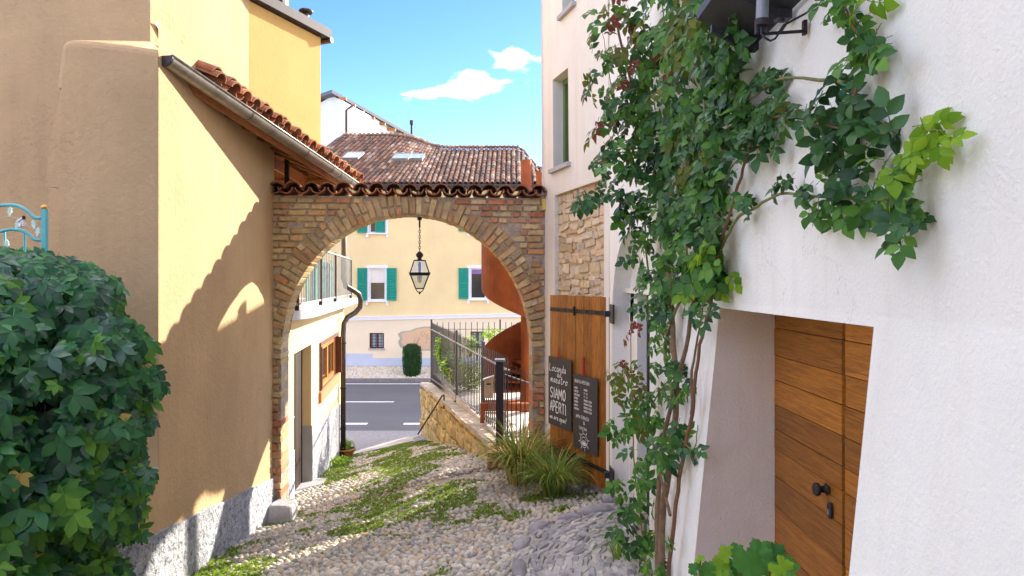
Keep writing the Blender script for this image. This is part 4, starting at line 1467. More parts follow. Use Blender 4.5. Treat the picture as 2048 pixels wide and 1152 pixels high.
# half round gutter with end cap and clips
GR = 0.078
gc0 = E0 + Vector((0.06, 0, -0.06))
def gut(s, w, r):
    return gc0 + ed * s + hd.cross(Vector((0, 0, 1))) * (math.cos(w) * r) + Vector((0, 0, math.sin(w) * r))
g = MB()
g.grid(lambda s, w: gut(s, w, GR), [0, EL * 0.3, EL * 0.6, EL], [math.pi * (1 + i / 10) for i in range(11)])
g.tube([gut(0, 0, GR), gut(EL, 0, GR)], 0.011, 6)
g.tube([gut(0, math.pi, GR), gut(EL, math.pi, GR)], 0.008, 6)
gu = obj('gutter', g, MT['gutter'], oh, True)
g = MB()
g.add([gut(-0.003, 0, 0)] + [gut(-0.003, math.pi * (1 + i / 10), GR + 0.005) for i in range(11)], [(0, i + 1, i + 2) for i in range(10)])
g.add([gut(0.02, math.pi * (1 + i / 10), GR + 0.006) for i in range(11)] + [gut(-0.004, math.pi * (1 + i / 10), GR + 0.006) for i in range(11)],
      [(i, i + 1, 12 + i, 11 + i) for i in range(10)])
obj('end_cap', g, MT['dark_metal'], gu)
for s in (1.3, 2.6, 3.35, 3.62, 4.0, 4.35):
    g = MB()
    g.grid(lambda t, w: gut(s + t, w, GR + 0.004), [0, 0.018], [math.pi * (0.98 + 1.04 * i / 10) for i in range(11)])
    obj('gutter_clip', g, MT['dark_metal'], gu, True)
# grey flashing where the roof meets the tower
g = MB()
def tw(px, py, off=0.012):
    d = 3.53 * F / (1024.0 - px)
    return at(px, py, d) + Vector((off, 0, 0))
g.prism([tw(309, 44), tw(315, 48), tw(348, 97), tw(326, 94)], (0.004, 0, 0))
obj('flashing', g, MT['steel'], oh)
g = MB()
g.prism([E0 + un * 0.02 + ud * 0.02, E0 + ed * 0.74 + un * 0.03 + ud * 0.02, E0 + ed * 0.76 + ud * 0.34 + un * 0.03, E0 + ed * 0.20 + ud * 0.10 + un * 0.03], un * 0.006)
obj('flashing', g, MT['steel'], oh)

# yellow wing above, with brown metal eave, flue and dormer
yw = thing('yellow_wing', (-3.3, 9.4, 1.8), 'deep yellow upper wing with brown metal eave above the tiled lean-to', 'house wing')
Y0, Y1 = Vector((-3.33, 8.55, 0)), Vector((-2.78, 9.92, 0))
YT = 3.53
g = MB()
for p, q in ((Y0, Y1), (Y1, Y1 + Vector((-3.4, 1.4, 0)))):
    g.grid(lambda t, z: p.lerp(q, t) + Vector((0, 0, z)), cuts(0, 1, 0.2), cuts(1.62, YT, 0.4))
obj('wall', g, MT['yellow'], yw)
yd = (Y1 - Y0).normalized()
yn = Vector((yd.y, -yd.x, 0))
g = MB()
g.box(Y0 - yd * 0.2 + yn * 0.10 + Vector((0, 0, YT + 0.02)), yd * ((Y1 - Y0).length + 0.32), -yn * 3.0, Vector((0, 0, 0.13)))
yr = obj('roof_edge', g, MT['slate_metal'], yw)
g = MB()
ep = Y1 + yd * 0.13 + yn * 0.10 + Vector((0, 0, YT))
g.tube([ep, ep - yn * 1.5], 0.045, 8)
obj('gutter', g, MT['pipe'], yw)
fc = at(612, 48, 9.9)
g = MB().lathe(Vector((fc.x, fc.y, YT + 0.1)), [(0.042, 0), (0.042, 0.30)], 12)
fl = obj('flue', g, MT['gutter'], yw, True)
obj('flue_cap', MB().lathe(Vector((fc.x, fc.y, YT + 0.36)), [(0.02, 0.05), (0.098, 0.035), (0.105, 0.02), (0.085, -0.01), (0.03, -0.02)], 16), MT['pipe'], fl, True)
q = at(540, 6, 10.2)
g = MB().box((q.x - 0.35, q.y, YT + 0.1), (0.47, 0, 0), (0, 0.5, 0), (0, 0, 0.9))
dm = obj('dormer', g, MT['corten'], yw)
obj('dormer_post', MB().box((q.x + 0.125, q.y - 0.05, YT + 0.1), (0.07, 0, 0), (0, 0.1, 0), (0, 0, 0.9)), MT['dark_metal'], dm)
obj('dormer_trim', MB().box((q.x + 0.20, q.y - 0.04, YT + 0.1), (0.05, 0, 0), (0, 0.1, 0), (0, 0, 0.9)), MT['frame_white'], dm)

# ------------------------------------------------------------------ brick arch over the lane
AO, AE = Vector((-3.03, 8.55, 0)), Vector((0.425, 8.86, 0))
ad_ = (AE - AO).normalized()
an = Vector((ad_.y, -ad_.x, 0))                      # towards the camera
AW = (AE - AO).length
TH = 0.42
def ap(u, z, d=0.0):
    """point on the arch front; d goes back into the wall"""
    return AO + ad_ * u - an * d + Vector((0, 0, z))
UC, ZC, RX, RZ = 1.72, -0.86, 1.575, 1.70           # centre, springing and half axes of the opening
TOPZ = 1.085
arch = thing('brick_arch', (-1.3, 8.9, -2.9), 'weathered brick arch with wavy terracotta tile capping spanning the lane', 'arch')
def in_z(u):
    """underside of the arch above u, or None inside a pier"""
    k = (u - UC) / RX
    if abs(k) >= 1:
        return None
    return ZC + RZ * math.sqrt(1 - k * k)
g = MB()
inn = []
for i in range(61):
    w = math.pi * i / 60
    inn.append((UC - RX * math.cos(w), ZC + RZ * math.sin(w)))
prof = [(inn[0][0], -4.0)] + inn + [(inn[-1][0], -4.0)]
REC = 0.016
for d in (REC, TH - REC):
    for (u0, z0), (u1, z1) in zip(prof, prof[1:]):
        ua, ub = u0, u1
        if z0 < ZC - 0.01 or z1 < ZC - 0.01:
            continue
        g.quad(ap(u0, z0 + 0.012, d), ap(u1, z1 + 0.012, d), ap(u1, TOPZ - 0.01, d), ap(u0, TOPZ - 0.01, d))
    g.quad(ap(0, -4, d), ap(UC - RX - 0.012, -4, d), ap(UC - RX - 0.012, TOPZ - 0.01, d), ap(0, TOPZ - 0.01, d))
    g.quad(ap(AW, -4, d), ap(UC + RX + 0.012, -4, d), ap(UC + RX + 0.012, TOPZ - 0.01, d), ap(AW, TOPZ - 0.01, d))
for (u0, z0), (u1, z1) in zip(prof, prof[1:]):
    s0 = 0.012
    g.quad(ap(u0 + (-s0 if u0 < UC else s0), z0 + s0 * 0.6, REC), ap(u1 + (-s0 if u1 < UC else s0), z1 + s0 * 0.6, REC),
           ap(u1 + (-s0 if u1 < UC else s0), z1 + s0 * 0.6, TH - REC), ap(u0 + (-s0 if u0 < UC else s0), z0 + s0 * 0.6, TH - REC))
g.quad(ap(0, TOPZ - 0.01, REC), ap(AW, TOPZ - 0.01, REC), ap(AW, TOPZ - 0.01, TH - REC), ap(0, TOPZ - 0.01, TH - REC))
obj('mortar', g, MT['mortar'], arch)
BRK = [chamfer_box('brick', MT['brick'], 0.07, 0.045, 10 + i) for i in range(6)]
BRR = [chamfer_box('brick', MT['brick_red'], 0.07, 0.045, 20 + i) for i in range(3)]
r2 = random.Random(17)
am3 = Matrix((ad_, -an, Vector((0, 0, 1)))).transposed()
# ring of voussoirs, each through the full thickness at the underside
NV = 62
RING = 0.275
for i in range(NV):
    w = math.pi * (i + 0.5) / NV
    c = Vector((UC - RX * math.cos(w), ZC + RZ * math.sin(w)))
    nrm = Vector((-math.cos(w) / RX, math.sin(w) / RZ)).normalized()
    wd = math.pi * math.hypot(RX * math.sin(w), RZ * math.cos(w)) / NV
    wide = wd * (1 + 0.5 * RING / RX)
    lean = r2.uniform(-0.075, 0.075) + (0.18 if i < 16 else 0) * (1 - i / 16)
    ang = math.atan2(nrm.x, nrm.y) + lean
    parts = [(0, RING)] if r2.random() < 0.45 else ([(0, RING * 0.38), (RING * 0.41, RING)] if r2.random() < 0.5 else [(0, RING * 0.62), (RING * 0.65, RING)])
    for (a, b) in parts:
        b2 = b + r2.uniform(-0.035, 0.03) if b == RING else b
        m = c + nrm * (a + b2) / 2
        if m.y + (b2 - a) / 2 * nrm.y > TOPZ + 0.0:
            b2 -= (m.y + (b2 - a) / 2 * nrm.y - TOPZ) / nrm.y
            m = c + nrm * (a + b2) / 2
        half = TH if a == 0 else 0.2
        pos = ap(m.x, m.y, half / 2 - r2.uniform(0, 0.012))
        rot = am3 @ Matrix.Rotation(ang, 3, 'Y')
        put('brick', r2.choice(BRK), arch, trs(pos, rot, (wide * r2.uniform(0.78, 0.88), half, (b2 - a) * 0.96)))
# courses in the spandrels and down the piers
def ring_out(u, z):
    k = math.hypot((u - UC) / (RX + RING + 0.015), (z - ZC) / (RZ + RING + 0.015))
    return k > 1 or z < ZC
z = TOPZ - 0.035
row = 0
while z > -3.2:
    hh = r2.uniform(0.060, 0.074) if z > -1.4 else r2.uniform(0.075, 0.09)
    u = -0.02 - (row % 2) * 0.1
    while u < AW:
        ln = r2.uniform(0.19, 0.26) if r2.random() < 0.75 else r2.uniform(0.10, 0.13)
        a, b = u, u + ln
        if z < ZC - 0.0:
            if a < UC:
                a, b = max(a, 0.0), min(b, UC - RX)
            else:
                a, b = max(a, UC + RX), min(b, AW)
        else:
            a, b = max(a, 0.0), min(b, AW)
            while b > a and b <= UC + 0.4 and not ring_out(b, z - hh * 0.2) and a < UC:
                b -= 0.01
            while a < b and a > UC - 0.4 and not ring_out(a, z - hh * 0.2) and b > UC:
                a += 0.01
        if b - a > 0.045 and (z < ZC or (ring_out(a + 0.01, z) and ring_out(b - 0.01, z))):
            drop = 0.16 if (z > ZC and a > UC and z < 0.8) else 0.06
            if r2.random() > drop:
                red = (z < -1.5 and a < 1 and r2.random() < 0.8) or (a > 2 and z > 0.6 and r2.random() < 0.4) or (a > 2 and z < -0.6 and r2.random() < 0.45)
                pier = z < ZC
                dep = TH if pier else 0.2
                me = r2.choice(BRR if red else BRK)
                put('brick', me, arch, trs(ap((a + b) / 2, z - hh / 2, dep / 2 - r2.uniform(0.0, 0.016)), am3 @ Matrix.Rotation(r2.uniform(-0.025, 0.025), 3, 'Y'),
                                           (b - a - 0.012, dep, hh * 0.94)))
        u += ln + 0.004
    z -= hh + 0.013
    row += 1
# tile capping: alternating hollow and round tiles
pitch = AW / 17.0
ct = half_pipe('tile', MT['tile_dark'], pitch * 0.50, pitch * 0.44, 0.66, 0.017, 9)
cn = half_pipe('tile', MT['tile_dark'], pitch * 0.46, pitch * 0.50, 0.66, 0.017, 9, True)
for i in range(17):
    u = pitch * (i + 0.5)
    j = r2.uniform(-0.012, 0.012)
    rr = am3 @ Matrix.Rotation(0.03 + r2.uniform(-0.03, 0.03), 3, 'X') @ Matrix.Rotation(r2.uniform(-0.05, 0.05), 3, 'Y')
    put('tile', ct, arch, trs(ap(u + j, TOPZ + 0.068 + r2.uniform(-0.008, 0.01), -0.10 + r2.uniform(-0.02, 0.02)), rr))
for i in range(18):
    u = min(max(pitch * i, 0.06), AW - 0.07)
    rr = am3 @ Matrix.Rotation(0.03 + r2.uniform(-0.03, 0.03), 3, 'X') @ Matrix.Rotation(r2.uniform(-0.08, 0.08), 3, 'Y')
    put('tile', cn, arch, trs(ap(u + r2.uniform(-0.012, 0.012), TOPZ + 0.085, -0.085 + r2.uniform(-0.02, 0.02)), rr))
# iron door pintle left on the arch edge
obj('pintle', MB().box(ap(0.0, -0.24, -0.05), ad_ * 0.03, -an * 0.05, (0, 0, 0.09)).tube([ap(-0.02, -0.2, -0.06), ap(-0.02, -0.10, -0.06)], 0.016, 6), MT['iron'], arch)

# guard stone at the foot of the left pier
q = at(562, 1040, 8.35)
gs = MB()
secs = [(0.0, 0.165, 0.17), (0.22, 0.155, 0.16), (0.275, 0.145, 0.15), (0.29, 0.12, 0.13)]
vs, fs = [], []
for z, rx, ry in secs:
    for k in range(16):
        w = 2 * math.pi * k / 16
        cx = abs(math.cos(w)) ** 0.35 * math.copysign(1, math.cos(w))
        cy = abs(math.sin(w)) ** 0.35 * math.copysign(1, math.sin(w))
        vs.append((rx * cx, ry * cy + z * 0.25, z))
for i in range(3):
    for k in range(16):
        fs.append((i * 16 + k, i * 16 + (k + 1) % 16, (i + 1) * 16 + (k + 1) % 16, (i + 1) * 16 + k))
fs.append(tuple(range(48, 64)))
gs.add([Vector(v) + Vector((q.x, q.y, -3.02)) for v in vs], fs)
tag(obj('guard_stone', gs, MT['boulder'], smooth_=False), 'low grey guard stone at the foot of the left brick pier', 'guard stone')

# ------------------------------------------------------------------ lantern hanging from the crown
LX, LY = -1.215, 8.98
U = LY / F
def lz(py):
    return (HY - py) * U
lan = thing('hanging_lantern', (LX, LY, lz(588)), 'black iron lantern with glass panes hanging from the arch crown', 'lantern')
g = MB().tube([(LX, LY, lz(428)), (LX, LY, lz(440))], 0.03, 10).tube([(LX, LY, lz(440)), (LX, LY, lz(455))], 0.012, 8)
obj('hook', g, MT['iron'], lan)
zt, zb_ = lz(455), lz(503)
nl = 9
for i in range(nl):
    zc = lerp(zt, zb_, (i + 0.5) / nl)
    pts = []
    for k in range(12):
        w = 2 * math.pi * k / 12
        dx, dz = 0.011 * math.cos(w), (zt - zb_) / nl * 0.68 * math.sin(w)
        pts.append((LX + (dx if i % 2 else 0), LY + (0 if i % 2 else dx), zc + dz))
    obj('chain_link', MB().tube(pts, 0.004, 5, closed=True), MT['iron'], lan)
g = MB().lathe((LX, LY, 0), [(0.016, lz(503)), (0.034, lz(506)), (0.05, lz(509)), (0.044, lz(513)), (0.024, lz(516)), (0.03, lz(519)), (0.075, lz(522))], 16)
obj('cap', g, MT['iron'], lan, True)
def sq(h, z):
    return [Vector((LX + a * h, LY + b * h, z)) for a, b in ((-1, -1), (1, -1), (1, 1), (-1, 1))]
R45 = Matrix.Rotation(R(8), 3, 'Z')
def rot_l(p):
    c = Vector((LX, LY, p.z))
    return c + R45 @ (p - c)
a0 = [rot_l(p) for p in sq(0.072, lz(521))]
a1 = [rot_l(p) for p in sq(0.122, lz(545))]
b0 = [rot_l(p) for p in sq(0.118, lz(550))]
b1 = [rot_l(p) for p in sq(0.052, lz(575))]
b1 = [p + Vector((0, 0, lz(577) - lz(575))) for p in b1]
g = MB()
for i in range(4):
    g.tube([a0[i], a1[i]], 0.007, 6)
    g.tube([b0[i], b1[i]], 0.008, 6)
    g.tube([a0[i], a0[(i + 1) % 4]], 0.007, 6)
    g.tube([b1[i], b1[(i + 1) % 4]], 0.008, 6)
obj('frame', g, MT['iron'], lan)
g = MB()
rim0, rim1 = [rot_l(p) for p in sq(0.142, lz(545))], [rot_l(p) for p in sq(0.128, lz(551))]
g.add(a1 + rim0 + rim1 + b0, [(i, (i + 1) % 4, 4 + (i + 1) % 4, 4 + i) for i in range(4)] + [(4 + i, 4 + (i + 1) % 4, 8 + (i + 1) % 4, 8 + i) for i in range(4)] +
      [(8 + i, 8 + (i + 1) % 4, 12 + (i + 1) % 4, 12 + i) for i in range(4)])
obj('brim', g, MT['iron'], lan)
for lo, hi in ((a0, a1), (b0, b1)):
    for i in range(4):
        obj('pane', MB().quad(lo[i], lo[(i + 1) % 4], hi[(i + 1) % 4], hi[i]), MT['lamp_glass'], lan)
g = MB()
tip = Vector((LX, LY, lz(586)))
for i in range(4):
    mid = b1[i].lerp(tip, 0.5) + (b1[i] - Vector((LX, LY, b1[i].z))) * 0.25
    g.tube([b1[i], mid, tip], 0.006, 6)
g.lathe((LX, LY, 0), [(0.006, lz(583)), (0.016, lz(585)), (0.012, lz(587)), (0.003, lz(589))], 10)
obj('finial', g, MT['iron'], lan)
obj('socket', MB().lathe((LX, LY, 0), [(0.016, lz(524)), (0.02, lz(530)), (0.016, lz(545))], 10), MT['blue_socket'], lan, True)
obj('bulb', MB().lathe((LX, LY, 0), [(0.014, lz(545)), (0.03, lz(551)), (0.034, lz(556)), (0.024, lz(563)), (0.006, lz(566))], 12), MT['bulb'], lan, True)

# ------------------------------------------------------------------ lower annex house beyond the arch
H0, H1 = Vector((-3.02, 8.95, 0)), Vector((-3.965, 16.1, 0))
ax = thing('annex_house', (-4.2, 12.5, -3.6), 'low cream annex with balcony, brown door and wooden window behind the arch', 'house')
hl = (H1 - H0).length
hdir = (H1 - H0).normalized()
hn = Vector((hdir.y, -hdir.x, 0))                     # out over the lane
def hp(y, z, off=0.0):
    t = (y - H0.y) / (H1.y - H0.y)
    return H0.lerp(H1, t) + hn * off + Vector((0, 0, z))
DR = (9.78, 11.35, -3.6, -1.05)
WD = (12.35, 14.7, -1.98, -1.17)
SLZ = -0.53
hol = [DR, WD]
g = MB()
g.grid(lambda y, z: hp(y, z), cuts(8.95, 16.1, 0.5, [v for h in hol for v in h[:2]]), cuts(-4.4, SLZ, 0.4, [v for h in hol for v in h[2:]]), 0,
       lambda y, z: any(a < y < b and c < z < d for a, b, c, d in hol))
g.quad(hp(16.1, -4.4), hp(16.1, -4.4, -5), hp(16.1, SLZ, -5), hp(16.1, SLZ))
for (a, b, c, d), dep in ((DR, 0.18), (WD, 0.14)):
    g.quad(hp(a, c), hp(a, d), hp(a, d, -dep), hp(a, c, -dep))
    g.quad(hp(b, c), hp(b, d), hp(b, d, -dep), hp(b, c, -dep))
    g.quad(hp(a, d), hp(b, d), hp(b, d, -dep), hp(a, d, -dep))
    g.quad(hp(a, c), hp(b, c), hp(b, c, -dep), hp(a, c, -dep))
obj('wall', g, MT['annex'], ax)
g = MB()
for a, b in ((8.96, DR[0] - 0.002), (DR[1] + 0.002, 16.12)):
    g = MB()
    for y0, y1 in zip(cuts(a, b, 0.4), cuts(a, b, 0.4)[1:]):
        t0, t1 = -2.37 - 0.06 * (y0 - 9), -2.37 - 0.06 * (y1 - 9)
        g.quad(hp(y0, -4.4, 0.022), hp(y1, -4.4, 0.022), hp(y1, t1, 0.018), hp(y0, t0, 0.018))
        g.quad(hp(y0, t0, 0.018), hp(y1, t1, 0.018), hp(y1, t1 + 0.005, -0.01), hp(y0, t0 + 0.005, -0.01))
    obj('dado', g, MT['dado'], ax)
g = MB()
g.grid(lambda o, z: hp(DR[1] - 0.006, z, o), [-0.17, 0.015], [-4.4, -2.40])
obj('jamb_paint', g, MT['grey_paint'], ax)
dr = obj('door', MB().quad(hp(DR[0], DR[2], -0.175), hp(DR[1], DR[2], -0.175), hp(DR[1], DR[3], -0.175), hp(DR[0], DR[3], -0.175)), MT['dark_wood'], ax)
for k in range(5):
    y0 = lerp(DR[0], DR[1], k / 5) + 0.01
    y1 = lerp(DR[0], DR[1], (k + 1) / 5) - 0.01
    obj('plank', MB().box(hp(y0, DR[2], -0.172), hp(y1, 0) - hp(y0, 0), hn * 0.03, (0, 0, DR[3] - DR[2])), MT['dark_wood'], dr)
obj('handle', MB().tube([hp(10.3, -2.05, -0.15), hp(10.3, -2.05, -0.09), hp(10.2, -2.05, -0.09)], 0.012, 6), MT['steel'], dr)
g = MB().box(hp(DR[0] - 0.1, -3.42, -0.4), hp(DR[1] + 0.2, 0) - hp(DR[0] - 0.1, 0) + Vector((0, 0, -0.14)), hn * 0.62, (0, 0, 0.22))
obj('doorstep', g, MT['slab'], ax)
# window: brown frame, orange casement ajar, sill
wn = obj('window', MB().quad(hp(WD[0], WD[2], -0.13), hp(WD[1], WD[2], -0.13), hp(WD[1], WD[3], -0.13), hp(WD[0], WD[3], -0.13)), MT['dark_glass'], ax)
t = 0.07
g = MB()
ln = lambda a, b: hp(b, 0) - hp(a, 0)
zh = WD[3] - WD[2]
g.box(hp(WD[0] - 0.12, WD[3], -0.02), ln(WD[0] - 0.12, WD[1] + 0.12), hn * 0.055, (0, 0, 0.06))
g.box(hp(WD[0] - 0.12, WD[2], -0.02), ln(WD[0] - 0.12, WD[0]), hn * 0.052, (0, 0, zh))
g.box(hp(WD[1], WD[2], -0.02), ln(WD[1], WD[1] + 0.12), hn * 0.052, (0, 0, zh))
obj('frame', g, MT['brown_wood'], wn)
cs = hp(12.95, WD[2] + 0.03, -0.05)
cd = (hn * 0.5 + hdir * 1.0).normalized()
def casement(o, d, w, m):
    g = MB()
    h2 = zh - 0.06
    nn = Vector((d.y, -d.x, 0)) * 0.04
    g.box(o, d * 0.07, nn, (0, 0, h2))
    g.box(o + d * (w - 0.07), d * 0.07, nn, (0, 0, h2))
    g.box(o + d * 0.07, d * (w - 0.14), nn, (0, 0, 0.07))
    g.box(o + d * 0.07 + Vector((0, 0, h2 - 0.07)), d * (w - 0.14), nn, (0, 0, 0.07))
    c = obj('casement', g, m, wn)
    return c
casement(hp(12.42, WD[2] + 0.03, -0.05), hdir, 1.0, MT['orange_wood'])
obj('shutter', MB().box(hp(12.36, WD[2] + 0.02, 0.0), (hn * 0.5 - hdir * 0.9) * 0.10, hdir * 0.04, (0, 0, zh - 0.04)), MT['brown_wood'], wn)
casement(hp(13.4, WD[2] + 0.03, -0.05), hdir, 1.0, MT['orange_wood'])
obj('shutter', MB().box(hp(14.62, WD[2] + 0.02, 0.0), (hn * 0.98 - hdir * 0.2) * 0.12, hdir * 0.04, (0, 0, zh - 0.04)), MT['brown_wood'], wn)
obj('sill', MB().box(hp(WD[0] - 0.2, WD[2] - 0.20, -0.02), ln(WD[0] - 0.2, WD[1] + 0.2), hn * 0.07, (0, 0, 0.2)), MT['terracotta'], wn)
# balcony slab with rounded near corner
bal = MB()
poly = [hp(8.9, SLZ, -4), hp(8.9, SLZ, 0.02), hp(9.25, SLZ, 0.12), hp(9.6, SLZ, 0.22), hp(10.0, SLZ, 0.27), hp(16.3, SLZ, 0.30), hp(16.3, SLZ, -4)]
bal.prism(poly, (0, 0, 0.13))
bo = obj('balcony', bal, MT['slab'], ax)
ZT = SLZ + 0.13
g = MB()
g.box(hp(9.1, ZT + 0.9, 0.14), ln(9.1, 16.1), hn * 0.04, (0, 0, 0.03))
g.box(hp(9.1, ZT + 0.07, 0.15), ln(9.1, 16.1), hn * 0.02, (0, 0, 0.03))
obj('rail', g, MT['steel'], bo)
for i, y in enumerate((9.15, 11.3, 13.2, 16.1)):
    obj('post', MB().box(hp(y, ZT, 0.13), ln(0, 0.06), hn * 0.05, (0, 0, 0.95)), MT['iron'], bo)
y = 9.28
bal_me = MB().tube([(0, 0, 0), (0, 0, 0.82)], 0.008, 5).mesh('baluster', MT['steel'])
while y < 16.05:
    put('baluster', bal_me, bo, Matrix.Translation(hp(y, ZT + 0.09, 0.16)))
    y += 0.21
# upper wall set back behind the balcony
g = MB()
g.quad(hp(8.6, ZT, -1.25), hp(16.1, ZT, -1.25), hp(16.1, 3.2, -1.25), hp(8.6, 3.2, -1.25))
g.quad(hp(16.1, ZT, -1.25), hp(16.1, ZT, -5), hp(16.1, 3.2, -5), hp(16.1, 3.2, -1.25))
obj('upper_wall', g, MT['annex'], ax)
# downpipe with swan neck round the slab
g = MB()
pts = [hp(15.2, 2.6, 0.10), hp(15.2, 0.05, 0.10), hp(15.25, -0.12, 0.14), hp(15.4, -0.22, 0.30), hp(15.5, -0.30, 0.40), hp(15.55, -0.45, 0.44), hp(15.55, -0.6, 0.42), hp(15.5, -0.72, 0.32),
       hp(15.35, -0.82, 0.16), hp(15.2, -0.95, 0.10), hp(15.15, -1.2, 0.09), hp(15.15, -4.1, 0.09)]
g.tube(pts, 0.058, 10)
obj('drainpipe', g, MT['pipe'], ax, True)
for z in (-1.4, -2.4, -3.3):
    obj('pipe_clip', MB().tube([hp(15.15, z, 0.09), hp(15.15, z + 0.04, 0.09)], 0.066, 10), MT['iron'], ax)
# things on the balcony: folded striped sunshade, yellow folding chair
q = hp(14.3, ZT, -0.25)
sh = thing('folded_sunshade', q, 'blue green and white striped cloth screen standing behind the balcony railing', 'screen')
cl = [mat('cloth_%d' % i, c, 0.8) for i, c in enumerate([(0.03, 0.20, 0.17), (0.55, 0.62, 0.66), (0.10, 0.25, 0.36), (0.28, 0.10, 0.08)])]
r2 = random.Random(4)
for k in range(16):
    y0 = 12.6 + k * 0.2
    o = hp(y0, ZT + 0.02, -0.3 + 0.06 * (k % 2))
    obj('stripe', MB().box(o, ln(0, 0.19), hn * 0.03, (0, 0, 0.82 + r2.uniform(-0.06, 0.04))), cl[(0, 2, 1, 0, 3, 2, 1, 0)[k % 8]], sh)
q = hp(10.9, ZT, -0.35)
ch = thing('yellow_chair', q, 'yellow folding chair half hidden behind the balcony railing', 'chair')
obj('backrest', MB().box(q + Vector((0, 0, 0.42)), ln(0, 0.42), -hn * 0.03, (0, 0, 0.3)), MT['yellow_box'], ch)
obj('seat', MB().box(q + Vector((0, 0, 0.38)), ln(0, 0.42), -hn * 0.4, (0, 0, 0.03)), MT['yellow_box'], ch)
for a in (0.0, 0.38):
    for b in (0.0, -0.36):
        obj('leg', MB().box(q + ln(0, a) + hn * b, ln(0, 0.03), -hn * 0.03, (0, 0, 0.40)), MT['yellow_box'], ch)

# ------------------------------------------------------------------ white house on the right
rh = thing('white_lane_house', (1.6, 4.5, -2.4), 'white plastered house with stone panel, arched doorway and wooden door on the right', 'house')
def ab_x(y):
    return 0.417 + 0.304 * (8.9 - y)
abd = Vector((-0.304, 1, 0)).normalized()
abn = Vector((1, 0.304, 0)).normalized()              # into the house
def ab(y, z, off=0.0):
    """far wall beside the arch; off > 0 goes into the house"""
    lean = 0.022 * max(0.0, z - 1.2)
    return Vector((ab_x(y) - lean * 0.4, y, z)) + abn * off
PAN = (7.12, 8.52, -4.2, 1.07)                        # bare stone panel
WIN = (8.06, 8.56, 1.40, 2.52)
WN2 = (7.86, 8.22, 3.2, 5.0)
hs_ = [PAN, WIN, WN2]
def wall_ab(g, m=0):
    g.grid(lambda y, z: ab(y, z), cuts(7.0, 8.9, 0.2, [v for h in hs_ for v in h[:2]]), cuts(-4.2, 9, 0.4, [v for h in hs_ for v in h[2:]]), m,
           lambda y, z: any(a < y < b and c < z < d for a, b, c, d in hs_))
g = MB()
wall_ab(g)
for (a, b, c, d), dep in ((PAN, 0.07), (WIN, 0.2), (WN2, 0.2)):
    g.quad(ab(a, c), ab(a, d), ab(a, d, dep), ab(a, c, dep))
    g.quad(ab(b, c), ab(b, d), ab(b, d, dep), ab(b, c, dep))
    g.quad(ab(a, d), ab(b, d), ab(b, d, dep), ab(a, d, dep))
    g.quad(ab(a, c), ab(b, c), ab(b, c, dep), ab(a, c, dep))
g.quad(ab(8.9, -4.2), (7, 9.85, -4.2), (7, 9.85, 9), ab(8.9, 9))
obj('far_wall', g, MT['white_warm'], rh)
g = MB().quad(ab(PAN[0], PAN[2], 0.062), ab(PAN[1], PAN[2], 0.062), ab(PAN[1], PAN[3], 0.062), ab(PAN[0], PAN[3], 0.062))
sp = obj('stone_panel', g, MT['stone_bed'], rh)
STN = [chamfer_box('stone', MT['stone'], 0.15, 0.12, 200 + i, 2) for i in range(9)]
r2 = random.Random(23)
m3 = Matrix((abd, abn, Vector((0, 0, 1)))).transposed()
z = PAN[3] - 0.01
cnt = 0
while z > -2.3:
    hh = r2.choice([0.06, 0.08, 0.10, 0.12, 0.145])
    y = PAN[0] + 0.005
    while y < PAN[1] - 0.02:
        ln_ = min(r2.uniform(0.07, 0.18) if r2.random() < 0.4 else r2.uniform(0.17, 0.32), PAN[1] - y)
        if ln_ > 0.05 and cnt < 300:
            put('stone', r2.choice(STN), sp, trs(ab(y + ln_ / 2, z - hh / 2 + r2.uniform(-0.02, 0.02), 0.062 + r2.uniform(-0.004, 0.012)),
                                                 m3 @ Matrix.Rotation(r2.uniform(-0.14, 0.14), 3, 'Y'), (ln_ * r2.uniform(0.86, 0.98), 0.055, hh * r2.uniform(0.78, 0.98))))
            cnt += 1
        y += ln_ + 0.006
    z -= hh + 0.004
for (a, b, c, d) in (WIN, WN2):
    w = obj('window', MB().quad(ab(a, c, 0.19), ab(b, c, 0.19), ab(b, d, 0.19), ab(a, d, 0.19)), MT['dark_glass'], rh)
    g = MB()
    dy = (ab(b, 0) - ab(a, 0))
    e = dy.normalized()
    for s in (0, dy.length - 0.07):
        g.box(ab(a, c, 0.13) + e * s, e * 0.07, abn * 0.06, (0, 0, d - c))
    g.box(ab(a, c, 0.132) + e * 0.07, e * (dy.length - 0.14), abn * 0.06, (0, 0, 0.07))
    g.box(ab(a, d - 0.07, 0.132) + e * 0.07, e * (dy.length - 0.14), abn * 0.06, (0, 0, 0.07))
    obj('frame', g, MT['olive'], w)
    obj('sill', MB().box(ab(a - 0.06, c - 0.05, -0.05), ab(b + 0.06, 0) - ab(a - 0.06, 0), abn * 0.25, (0, 0, 0.05)), MT['slab'], w)
# small yellow box on the pilaster
q = ab(8.82, 0.92, -0.05)
tag(obj('junction_box', MB().box(q, abd * 0.035, abn * 0.05, (0, 0, 0.14)), MT['yellow_box']), 'small yellow box fixed to the white pilaster beside the arch', 'box')

